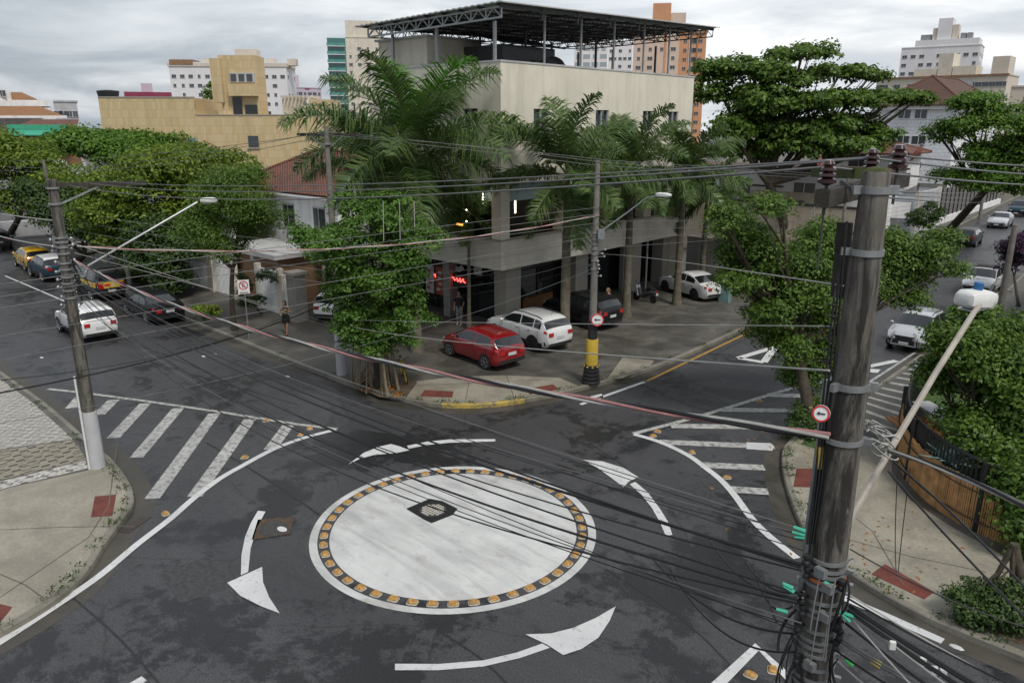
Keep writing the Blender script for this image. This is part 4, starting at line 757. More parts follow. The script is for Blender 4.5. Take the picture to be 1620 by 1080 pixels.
r=thing('tiled_block','white tiled three storey block with brown hip roof near the right street','building',(-26.8,108,.1)); MB().bx(-31,-22.6,98,118,.1,12.0).build('wall','white_tile',r); hip(r,-31,-22.6,98,118,12.0,15.3,'roof_tile_brown',.8); MB().bx(-31.6,-22,97.5,97.95,11.5,11.9).build('eaves','white_wall',r)
for px,py,w,h in ((1431,180,1.2,1.0),(1457,180,1.2,1.0),(1429,221,1.2,.8),(1453,222,1.4,.9),(1447,262,1.3,.8)):
    p=AY(px,py,97.97); win(r,p,w,h,-PI/2,'window_glass','white_wall')
for y in (101,105,109,113):
    for z in (3.5,6.8,10.2): win(r,(-22.57,y,z),1.5,1.1,0,'window_glass','white_wall')
MB().bx(-31.03,-22.57,97.9,97.98,3.0,3.4).build('grey_band','grey_wall',r)
# street walls on the right street (left side)
r=thing('street_wall','pale grey street wall stepping along the right street','wall',(-19,70,.1)); mb=MB()
for y0,y1,h in ((60,66,3.3),(66.05,72,3.8),(72.05,79,4.3)): mb.bx(-18.9,-18.65,y0,y1,.1,h)
mb.build('panel','pale_grey_wall',r); [MB().bx(-18.95,-18.6,y,y+.3,.1,h+.15).build('pier','offwhite_wall',r) for y,h in ((60,3.3),(66,3.8),(72,4.3),(78.8,4.3))]; mb=MB(); [mb.bar((-18.78,60.5+k*.2,3.3+.018*k),(-18.78,60.5+k*.2,4.0+.018*k),.03) for k in range(60)]; mb.build('spikes','black_metal',r)
r=thing('dark_fence','dark slatted fence on a white kerb far up the right street','fence',(-20,92,.1)); MB().bx(-20.6,-20.4,80,115,.5,3.6).build('panel','shutter',r); MB().bx(-20.5,-20.1,80,115,.1,.75).build('base','white_wall',r); [MB().bx(-20.38,-20.3,80+k*1.75,80.1+k*1.75,.75,3.7).build('post','black_metal',r) for k in range(20)]
r=fbox('kiosk','small white hut with light corrugated roof behind the tree at right','hut',[(1396,1442,318,345,'white_wall','wall'),(1390,1450,311,318,'corrugated','roof'),(1400,1415,325,345,'dark_glass','door')],66,4)
r=thing('distant_house','dark roofed houses closing the far end of the right street','house',(-22,150,0)); MB().bx(-40,-22.5,130,150,.1,7).build('wall','offwhite_wall',r); hip(r,-40,-22.5,130,150,7,9,'roof_tile_brown')
# east side of right street, mostly behind trees
r=thing('garden_house','pale house behind the garden trees on the right street','house',(2,40,.1)); MB().bx(-2.5,10,34,52,.1,5.2).build('wall','offwhite_wall',r); hip(r,-2.5,10,34,52,5.2,7,'roof_tile')
r=thing('street_wall','dark garden wall along the right side of the right street','wall',(-5.9,60,.1)); MB().bx(-6.0,-5.75,44,110,.1,2.4).build('panel','grey_wall',r)
# bamboo fence, garden
FB=[(-6.15,30.5),(-6.35,28.5),(-6.3,26.5),(-6.0,24.8),(-5.45,23.2),(-4.7,21.95),(-3.75,21.0),(-2.7,20.45),(-1.2,20.2),(1.5,20.15)]
fb=smooth([Vector((*q,.15)) for q in FB],8)
struct(MB().prism([(q.x+.12,q.y+.08) for q in fb]+[(8,20.3),(8,33),(-5.9,33)],.14,.85),'garden_ground','grass')
r=thing('bamboo_fence','curved bamboo garden fence with black railing on the right corner','fence',(-5,22,.15)); mb=MB()
arc=[0]
for i in range(1,len(fb)): arc.append(arc[-1]+(fb[i]-fb[i-1]).length)
def at_arc(s):
    for i in range(1,len(fb)):
        if arc[i]>=s: t=(s-arc[i-1])/(arc[i]-arc[i-1]); p=fb[i-1].lerp(fb[i],t); d=(fb[i]-fb[i-1]).normalized(); return p,d
    return fb[-1],(fb[-1]-fb[-2]).normalized()
s=5.2; random.seed(8)
while s<arc[-1]-.05:
    p,d=at_arc(s); h=1.28+random.uniform(-.03,.03); rr_=random.uniform(.022,.032)
    mb.tube([(p.x,p.y,.15),(p.x+random.uniform(-.01,.01),p.y,.15+h)],rr_,5); s+=.058
mb.build('bamboo_panel','bamboo',r); mb=MB()
for z in (.45,1.2):
    pts=[]; s=5.2
    while s<arc[-1]: p,d=at_arc(s); nn=Vector((-d.y,d.x,0)); pts.append(p-nn*.06+Vector((0,0,z-.15))); s+=.4
    mb.tube(pts,.018,5)
mb.build('binding_rail','wood_dark',r); mb=MB(); s=0.; 
top=[]; 
while s<arc[-1]:
    p,d=at_arc(s); nn=Vector((-d.y,d.x,0)); q=p+nn*(.1 if nn.dot(Vector((1,.6,0)))>0 else -.1); mb.bar((q.x,q.y,.8),(q.x,q.y,1.95),.05); s+=.14
mb.build('railing_bars','black_metal',r); mb=MB(); s=0.; pts=[]; pts2=[]
while s<arc[-1]: p,d=at_arc(s); nn=Vector((-d.y,d.x,0)); k=.1 if nn.dot(Vector((1,.6,0)))>0 else -.1; pts.append((p.x+nn.x*k,p.y+nn.y*k,1.97)); pts2.append((p.x+nn.x*k,p.y+nn.y*k,.95)); s+=.3
mb.tube(pts,.045,6); mb.tube(pts2,.035,6); mb.build('handrail','black_metal',r)
for k in (0.,5.2,8.2,11.2,13.6):
    if k<arc[-1]: p,d=at_arc(k); MB().bx(p.x-.05,p.x+.05,p.y-.05,p.y+.05,.15,2.0).build('post','black_metal',r)
g=G(1462,668,1.0); r=thing('garden_deck','small orange timber deck platform inside the railed garden','deck',(g.x,g.y,.86)); mb=MB(); [mb.box((g.x+.9*(k-3)*.17,g.y+.75*(k-3)*.17-.3,.95),(1.6,.15,.05),2.4) for k in range(7)]; mb.build('boards','wood_deck',r)
g=G(1478,655,1.2); r=thing('garden_bench','pale flat topped bench in the railed garden','bench',(g.x,g.y,.86)); MB().box((g.x,g.y,1.32),(1.5,.6,.08),2.4).build('seat','pale_grey_wall',r); d=Vector((math.cos(2.4),math.sin(2.4),0)); [MB().box(((g+d*k).x,(g+d*k).y,1.07),(.12,.5,.43),2.4).build('leg','grey_wall',r) for k in(-.55,.55)]
# ================================================================== TREES
def crown_mesh(name,lobes,nleaf,ls,mat,parent,seed,clump=.32,inner=.12,wid=.55,up=.7,rag=.2,under=.35,subl=True):
    if subl: ls*=.74; nleaf=int(nleaf*1.75); clump*=1.25
    g=np.random.default_rng(seed); per=24; V=[]
    big=lobes; lobes=[]
    for c,r in big:
        c=np.array(c,float); r=np.array(r,float); rm=max(r); k=int(5+min(7,rm*2.2)) if subl else 0
        if not k: lobes.append((c,r)); continue
        lobes.append((c,r*.68))
        for _ in range(k):
            d=g.normal(size=3); d/=np.linalg.norm(d); d[2]=d[2]*.8+.12; s=g.uniform(.30,.46); lobes.append((c+d*r*.74,np.array([s*rm,s*rm,s*max(r[2],rm*.3)*1.15])))
    wt=np.array([r[0]*r[1]+r[0]*r[2]+r[1]*r[2] for c,r in lobes]); wt=wt/wt.sum()
    for (c,r),w in zip(lobes,wt):
        nc=max(6,int(nleaf*w/per)); c=np.array(c); r=np.array(r)
        d=g.normal(size=(nc*2,3)); d/=np.linalg.norm(d,axis=1)[:,None]; keep=(d[:,2]>-.15)|(g.random(nc*2)<under); d=d[keep][:nc]; nc=len(d)
        ph=g.random((4,3))*6; bumps=sum(np.sin(d@(g.normal(size=3)*4)+ph[i,0]) for i in range(4))/4
        f=.76+.2*g.random(nc)**.5+rag*bumps; ins=g.random(nc)<inner; f=np.where(ins,g.random(nc)**.5*.75,f)
        P=c+d*r*f[:,None]
        # dropped clumps leave gaps
        k=np.sin(P@np.array([2.1,1.7,2.6])+seed)+np.sin(P@np.array([-1.3,2.9,1.1])); ok=(k>-1.1)|(g.random(nc)<.2); P=P[ok]; dd=d[ok]
        e=g.normal(size=(len(P)*per,3)); e/=np.linalg.norm(e,axis=1)[:,None]; e[:,2]=np.where(e[:,2]<-.2,-e[:,2]*.6,e[:,2]); cr=np.repeat(clump*(.75+.7*g.random(len(P))),per)[:,None]; q=np.repeat(P,per,0)+e*cr*(.65+.45*g.random(len(e)))[:,None]*np.array([1.1,1.1,.75]); nn=e*.75+np.repeat(dd,per,0)*.25+np.array([0,0,up*.6])+g.normal(size=q.shape)*.33
        V.append((q,nn))
    q=np.concatenate([a for a,_ in V]); nn=np.concatenate([b for _,b in V]); nn/=np.linalg.norm(nn,axis=1)[:,None]
    t_=np.cross(nn,g.normal(size=q.shape)); t_/=np.linalg.norm(t_,axis=1)[:,None]; b=np.cross(nn,t_)
    l=ls*(.65+.7*g.random(len(q)))[:,None]; w=l*wid
    v=np.stack([q-t_*l/2,q-b*w/2+nn*l*.08-t_*l*.05,q+t_*l/2-nn*l*.12,q+b*w/2+nn*l*.08-t_*l*.05],1).reshape(-1,3); n=len(q)
    f=np.arange(n*4).reshape(n,4)
    p=parent
    while p.parent: p=p.parent
    return npmesh(name,v,f,mat,parent,p.location)
def curve(a,b,bend,n=7):
    a=Vector(a);b=Vector(b);m=(a+b)/2+Vector(bend); return [(a*(1-t)**2+m*2*t*(1-t)+b*t*t) for t in [i/n for i in range(n+1)]]
def tree(label,base,lobes,D,nleaf,ls,mat,seed,tr=.16,th=None,group=None,limbs=True,dz=1.,trunkmat='bark',fork=None,name='tree',cat='tree',extra=None,**k):
    """lobes: (px,py,rpx,rpy,dD[,depth factor]) measured in the photograph and given real distance, size and depth"""
    base=Vector(base); r=thing(name,label,cat,base,group); LB=[]
    for q in lobes:
        c=RD(q[0],q[1],D+(q[4] if len(q)>4 else 0)); m=MPP(c); LB.append((c,(q[2]*m,max(q[2]*m*.9,.4),q[3]*m)))
    # lobes: world x/y radii equal so the crown stays round from other sides
    LB=[(c,((a+b)/2,(a+b)/2,z)) for c,(a,b,z) in LB]
    top=sum((c for c,_ in LB),Vector())/len(LB); fk=Vector(fork) if fork else base.lerp(Vector((top.x,top.y,min(c.z-.5*z[2] for c,z in LB))),.85)
    rnd=random.Random(seed)
    pts=curve(base,fk,(rnd.uniform(-.2,.2),rnd.uniform(-.2,.2),0)); MB().tube(pts,[tr*(1.5 if i==0 else 1.1-.4*i/len(pts)) for i in range(len(pts))],9).build('trunk',trunkmat,r,smooth=True)
    if limbs:
        for c,z in LB:
            e=c+Vector((rnd.uniform(-.3,.3)*z[0],rnd.uniform(-.3,.3)*z[1],.2*z[2])); pp=curve(fk,e,(0,0,-.12*(e-fk).length),8); mb=MB(); mb.tube(pp,[tr*.6*(1-.85*i/8) for i in range(9)],6)
            for s in range(4):
                o=pp[3+s]; e2=c+Vector((rnd.uniform(-.75,.75)*z[0],rnd.uniform(-.75,.75)*z[1],rnd.uniform(-.2,.7)*z[2])); mb.tube(curve(o,e2,(0,0,.1)),[tr*.25*(1-.8*i/7) for i in range(8)],4)
            mb.build('branch',trunkmat,r,smooth=True)
    crown_mesh('crown',LB,nleaf,ls,mat,r,seed,**k); return r
# ficus with aerial roots on the corner
g=G(598,612,.15)
ft=tree('bright green ficus with hanging aerial roots on the near edge of the corner pavement',g,[(585,345,60,42,0),(540,390,78,38,-.5),(640,385,62,40,.6),(500,385,48,30,.4),(600,430,75,45,-.2),(540,455,42,32,0),(628,460,45,40,.3),(585,510,55,40,.1),(610,320,42,24,.6),(640,500,52,48,.2),(560,495,40,44,0),(600,545,60,24,.2)],27.5,32000,.17,'leaf_ficus',21,.13,fork=(g.x,g.y,2.6),clump=.2)
mb=MB(); random.seed(12)
for i in range(30):
    a=random.uniform(0,2*PI); d=random.uniform(.15,1.15); b=Vector((g.x+d*math.cos(a)*1.15,g.y+d*math.sin(a)*.8,.15)); tpt=Vector((g.x+math.cos(a)*d*.8,g.y+math.sin(a)*d*.6,random.uniform(1.9,2.9))); rr_=random.choice((.02,.03,.045,.06))
    mb.tube(curve(b,tpt,(random.uniform(-.12,.12),random.uniform(-.12,.12),0)),[rr_*1.4]+[rr_]*7,5)
for i in range(14):
    a=random.uniform(0,2*PI); b=Vector((g.x+1.25*math.cos(a),g.y+.8*math.sin(a),.15)); mb.tube(curve(b,(g.x+.5*math.cos(a+.5),g.y+.4*math.sin(a+.5),random.uniform(.5,1.1)),(0,0,.1)),.018,5)
mb.build('aerial_roots','root_bark',ft,smooth=True)
crown_mesh('litter',[((g.x+.3,g.y-.1,.17),(1.5,.7,.02))],500,.13,'litter',ft,5,clump=.12,up=2.,under=1.,subl=False)
# left street trees
T='street trees along the left street'
tree('broad yellow green street tree behind the left lamp arm',(-52,19.6,.15),[(240,300,85,55,0),(330,290,95,50,2),(170,300,60,42,1),(290,255,70,22,4),(200,350,80,48,0),(310,355,75,50,-1),(150,345,45,38,0),(390,300,50,45,-3),(250,400,60,40,0)],52,30000,.33,'leaf_olive',31,.3,group=T,clump=.45)
tree('dark fine leaved street tree beside the no parking sign',G(372,522,.15),[(370,330,62,48,0),(330,370,48,38,.5),(410,350,42,42,.5),(375,280,48,25,1),(350,400,38,22,0)],38.5,20000,.15,'leaf_mid',32,.13,group=T,fork=tuple(RD(368,425,38.3)),clump=.33,under=.7)
tree('bright green tree behind the street trees, in front of the ochre wall',(-72,27,.1),[(150,228,70,24,0),(230,228,60,20,2),(110,235,38,22,0),(280,240,30,14,1),(180,245,70,20,-3)],80,14000,.42,'leaf_bright',33,.3,group=T,clump=.6)
tree('olive coloured tree at the left edge of the street',(-80,20.5,.1),[(20,250,60,40,0),(70,270,45,45,-3),(-40,270,60,60,0),(40,320,60,40,-2),(95,310,40,38,-6)],72,18000,.4,'leaf_olive',34,.28,group=T,clump=.6,fork=tuple(RD(30,345,74)))
tree('dark green tree between the utility pole and the lamp arm',(-62,20,.1),[(110,330,45,35,0),(150,360,45,30,0),(70,330,38,38,1),(180,385,40,28,0)],62,12000,.34,'leaf_dark',35,.22,group=T,clump=.5)
tree('dense dark tree above the white garage gates',(-46.5,20.5,.15),[(255,420,44,40,0),(290,395,36,26,0),(235,380,45,40,1),(275,445,26,30,-.5)],48,14000,.26,'leaf_dark',36,.2,group=T,clump=.4)
# almond tree and others at right
tree('big layered dark green almond tree above the vacant lot',(-22.5,57.5,.1),[(1190,112,72,20,0),(1265,88,58,14,1),(1130,112,42,18,0),(1330,118,62,10,1),(1385,122,26,8,1),(1160,148,75,24,1),(1240,128,60,18,0),(1235,165,85,28,0),(1320,165,80,18,0),(1400,158,62,9,2),(1450,160,28,7,2),(1250,205,105,24,0),(1170,200,70,30,-1),(1350,205,62,24,1),(1395,222,30,18,0),(1290,238,90,20,-1),(1180,245,50,18,0)],62,34000,.42,'leaf_mid',41,.42,fork=tuple(RD(1216,290,60)),clump=.42,rag=.14,wid=.62)
tree('wide spreading green tree at the right edge over the right street',(-17.0,74,.15),[(1545,175,50,22,0),(1610,195,75,30,0),(1530,205,42,22,-1),(1600,245,65,26,0),(1650,220,60,50,0),(1515,282,40,14,0),(1570,295,65,24,0),(1492,215,26,22,0),(1625,290,55,32,-1),(1560,262,50,14,0)],68,24000,.33,'leaf_bright',42,.34,fork=tuple(RD(1560,300,70)),clump=.5,rag=.16)
tb=G(1292,690,.15)
tree('leaning street tree with a split crown behind the near utility pole',(tb.x,tb.y,.15),[(1190,385,60,42,-1),(1225,335,45,30,-2),(1250,420,75,40,0),(1150,360,32,30,-2),(1310,390,55,38,1),(1440,400,62,42,2.5),(1400,450,60,42,2),(1480,390,42,26,3),(1235,480,55,38,-1),(1425,475,38,20,2),(1265,540,38,36,-.5),(1300,500,40,50,.5),(1295,590,40,40,0),(1285,650,30,22,-1.2),(1480,430,40,36,2.5),(1400,390,40,30,2),(1200,430,50,40,0),(1330,440,50,50,1.5),(1225,520,55,42,0),(1275,600,42,42,0),(1250,450,55,42,.3),(1300,540,45,45,.8),(1170,420,40,34,-1),(1190,445,50,36,-1.6),(1215,500,42,32,-1.6),(1250,555,36,30,-1.4),(1290,470,40,34,-1.2)],27,60000,.16,'leaf_mid',43,.2,fork=tuple(RD(1262,545,26)),clump=.26)
tree('dense green garden tree leaning over the railing at right',(-3.4,23.6,.85),[(1525,560,62,48,0),(1570,600,80,62,.5),(1485,600,40,34,.5),(1540,680,48,45,0),(1580,700,70,70,-.5),(1640,640,60,80,0),(1545,520,48,36,1),(1620,540,50,50,1),(1612,790,36,60,-1.6),(1636,850,34,55,-2),(1605,735,40,45,-2.0),(1622,850,26,50,-3.4),(1632,780,36,60,-3)],23.5,44000,.17,'leaf_mid',44,.16,fork=tuple(RD(1545,690,23.4)),clump=.26)
r=tree('ivy covered trunk and low shrub on the kerb corner at lower right',(-1.0,16.9,.15),[(1555,965,42,32,0),(1590,955,40,36,0),(1535,985,25,18,0),(1610,985,35,25,0)],16.6,5000,.11,'leaf_dark',45,.12,fork=tuple(RD(1604,860,16.9)),clump=.16,name='shrub',cat='shrub')
mb=MB(); random.seed(6)
for k in range(9):
    a=RD(1570,960,16.5); b=RD(1505+random.uniform(-5,50),925+random.uniform(-8,25),16.7); mb.tube(curve(a,b,(0,0,.2)),[.008]*8,4)
mb.build('twigs','bark',r); crown_mesh('twig_leaves',[(RD(1535,935,16.6),(.45,.45,.12)),(RD(1520,945,16.6),(.3,.3,.1))],260,.09,'leaf_dark',r,46,clump=.1)
tree('dark round clipped bush in front of the pale street wall',(-17.2,63,.15),[(1465,345,27,26,0)],65,3500,.2,'leaf_dark',47,.1,limbs=False,clump=.2,rag=.05,name='bush',cat='bush')
tree('purple bougainvillea by the right edge of the street',(-7.0,50,.15),[(1612,395,22,28,0),(1603,420,16,20,0)],52,5000,.2,'leaf_purple',48,.08,clump=.25,name='bougainvillea',cat='shrub')
tree('weedy bush at the foot of the vacant lot gate',(-16.9,41.2,.15),[(1215,500,25,28,0),(1245,480,30,20,1),(1200,525,14,10,-1)],45,3500,.2,'leaf_dark',49,.06,limbs=False,clump=.22,name='bush',cat='bush')
tree('small round topiary bush beside the no parking sign',(-36.9,20.6,.15),[(385,452,16,22,0),(398,478,20,14,.4),(425,440,18,14,0)],41.5,2600,.15,'leaf_dark',50,.06,limbs=False,clump=.15,rag=.06,name='bush',cat='bush')
tree('bright tuft of shrub beside the white panel gate',(-52,20.6,.15),[(165,440,26,20,0),(215,440,18,22,0),(280,420,14,18,0)],54,2500,.25,'leaf_mid',51,.06,limbs=False,clump=.25,name='bush',cat='bush')
tree('low shrub on the verge behind the black sedan',G(322,502,.15),[(318,492,16,10,0),(340,492,12,8,.5)],38.9,900,.14,'leaf_olive',52,.04,limbs=False,clump=.15,name='bush',cat='bush')
tree('leafy plants at the foot of the leaning street tree',(-8.6,24.0,.15),[(1265,668,26,22,0),(1250,690,12,12,0),(1285,690,20,14,0)],25.2,2200,.12,'leaf_dark',53,.04,limbs=False,clump=.14,name='bush',cat='bush')
tree('small green plant on the mosaic pavement at the left edge',(-27.2,2.2,.15),[(-5,745,20,20,0),(2,775,9,16,0)],27.2,900,.12,'leaf_mid',54,.04,limbs=False,clump=.13,name='bush',cat='bush')
tree('green creeper beside the small roof tower of the ochre building',RD(334,180,97),[(334,160,9,20,0),(338,140,7,10,.2)],97,500,.3,'leaf_mid',55,.05,limbs=False,clump=.3,name='creeper',cat='plant')
# weeds along the kerbs and fallen leaves (nobody could count them)
def scatter(name,pts,n,ls,mat,seed,up=.8,flat=False):
    g=np.random.default_rng(seed); P=np.array([(p[0],p[1],p[2]) for p in pts]); q=P[g.integers(0,len(P),n)]+g.normal(size=(n,3))*np.array([.10,.10,.0] if not flat else [1.1,1.1,0]); q[:,2]+=(.01 if flat else g.random(n)*.07); nn=g.normal(size=(n,3))*.5+np.array([0,0,2.5 if flat else .3]); nn/=np.linalg.norm(nn,axis=1)[:,None]; t_=np.cross(nn,g.normal(size=(n,3))); t_/=np.linalg.norm(t_,axis=1)[:,None]; b=np.cross(nn,t_); l=ls*(.5+g.random(n))[:,None]
    v=np.stack([q-t_*l/2,q-b*l*.22,q+t_*l/2,q+b*l*.22],1).reshape(-1,3); o=npmesh(name,v,np.arange(n*4).reshape(n,4),mat); return o
random.seed(91); kp=[]
for k,i_ in ((KN,1),(KE,-1),(KS,-1)):
    for q in offs(dens(k,6),i_*.2):
        if -60<q.x<2 and 0<q.y<60 and random.random()<.6: kp.append((q.x,q.y,.155))
o=scatter('weeds',kp,2600,.07,'leaf_dark',3); tag(o,'tiny weeds growing along the kerb edges of the pavements','weeds',None,'stuff')
lp_=[(G(x,y,.15).x,G(x,y,.15).y,.157) for x,y in ((430,510),(500,540),(620,590),(700,560),(860,530),(960,545),(1060,520),(1120,510),(360,500),(1240,700),(1500,870),(1330,860))]
o=scatter('fallen_leaves',lp_,420,.10,'litter',4,flat=True); tag(o,'scattered fallen brown leaves on the damp corner pavements','fallen leaves',None,'stuff')
# agave in the garden
g=RD(1508,695,21.9); g.z=.86; r=thing('agave','blue green agave in the railed garden','plant',g); v=[];f=[]
for k in range(22):
    a=k*2.4; e=random.uniform(.3,1.2); d=Vector((math.cos(a)*math.cos(e),math.sin(a)*math.cos(e),math.sin(e))); s=Vector((-math.sin(a),math.cos(a),0)); Lg=random.uniform(.6,.9); o=len(v); p0=g+Vector((0,0,.45)); v+=[p0-s*.04,p0+s*.04,p0+d*Lg*.5+s*.06+Vector((0,0,.02)),p0+d*Lg*.5-s*.06+Vector((0,0,.02)),p0+d*Lg-Vector((0,0,.1))]; f+=[(o,o+1,o+2,o+3),(o+3,o+2,o+4)]
MB().add(v,f).build('leaves','teal_post',r); MB().tube([g,g+Vector((0,0,.5))],[.08,.06],7).build('stem','bark',r)
# ------------------------------------------------------------------ palms
def palm(label,base,top,tr,nf,Lf,seed,shaft=1.2,young=False,droop=.82,elev=(84,-46),lean=0.,half=None,mat='leaf_palm'):
    base=Vector(base); top=Vector(top); r=thing('palm_tree',label,'palm tree',base,'tall palms in front of the corner building'); g=np.random.default_rng(seed)
    cs=top-Vector((0,0,shaft)); pts=[base.lerp(cs,i/8) for i in range(9)]
    MB().tube(pts,[tr*1.7,tr*1.25,tr*1.1,tr*1.12,tr*1.08,tr*1.02,tr*.96,tr*.9,tr*.82],12).build('trunk','palm_trunk',r,smooth=True)
    MB().tube([cs+Vector((0,0,.01)),cs.lerp(top,.3),cs.lerp(top,.8),top+Vector((0,0,.25))],[tr*.84,tr*.95,tr*.6,tr*.2],10).build('crown_shaft','crown_shaft',r,smooth=True)
    for k in range(nf):
        az=k*2.39996+g.random()*.5+lean; u=(k+.5)/nf; el=math.radians(elev[0]+(elev[1]-elev[0])*u**.9+g.normal()*6); LL=Lf*(.75+.25*math.sin(PI*min(1,u+.2)))*(.9+.2*g.random())
        hd=Vector((math.cos(az),math.sin(az),0)); n=14; P=[top-Vector((0,0,.1))]; e=el; T=[]
        for i in range(n):
            d=hd*math.cos(e)+Vector((0,0,math.sin(e))); T.append(d); P.append(P[-1]+d*LL/n); e-= (1.25*droop/n)*(.35+1.3*i/n)*(1.1 if el>0 else .75)
            e=max(e,-1.45)
        T.append(T[-1]); fr=MB().tube(P,[.05*(1-.88*i/n) for i in range(n+1)],4,False).build('frond','frond_stem',r)
        m=104; s_=np.linspace(.13,1,m); V=[];Fc=[]; sdv=Vector((-math.sin(az),math.cos(az),0))
        for s in s_:
            x=s*n; i=min(int(x),n-1); p=P[i].lerp(P[i+1],x-i); d=T[i]; upv=sdv.cross(d).normalized()
            if upv.z<0: upv=-upv
            ll=LL*.285*(math.sin(PI*min(1,s*.93+.06))**.6)*(.85+.3*g.random())+.05
            for sg in(-1,1):
                pl=g.choice((.75,.3,-.1)); q=(sdv*sg*.85+d*.55+upv*pl).normalized(); dr=.14+.5*g.random(); a=p+q*ll*.5-Vector((0,0,ll*.06*dr)); b=p+q*ll*.92-Vector((0,0,ll*dr)); w=d*.033
                o=len(V); V+=[p-w*.7,p+w*.7,a+w,a-w,b]; Fc+=[(o,o+1,o+2),(o,o+2,o+3),(o+3,o+2,o+4)]
        npmesh('leaflets',[tuple(v) for v in V],Fc,'leaf_palm_young' if (young and k<2) else mat,fr,base)
    return r
g=G(660,556,.15); palm('tallest royal palm with a bright young spear frond, left of the building corner',g,(g.x-.1,g.y+.1,9.0),.19,25,5.4,3,1.5,True)
g2=Vector((-29.3,22.9,.15)); palm('royal palm standing furthest left behind the ficus',g2,(g2.x,g2.y,8.0),.19,15,4.2,4,1.2)
g=G(742,520,.15); palm('slender mottled young palm in front of the shop sign',g,(g.x+.1,g.y,6.0),.085,11,2.4,5,.9)
g=G(893,545,.15); palm('royal palm with mottled trunk behind the white compact car',g,(g.x,g.y,7.9),.2,19,4.3,6,1.5)
g=G(990,500,.15); palm('royal palm between the black hatchback and the scooter',g,(g.x,g.y,7.8),.18,16,4.0,7,1.3)
g=G(1070,482,.15); palm('royal palm beside the white sedan',g,(g.x,g.y,7.5),.17,16,3.9,8,1.2)
g=Vector((-22.6,41.0,.15)); palm('royal palm furthest right with low dark fronds near the lot wall',(-22.0,41.3,.15),(-22.0,41.3,5.8),.15,13,3.2,9,1.)
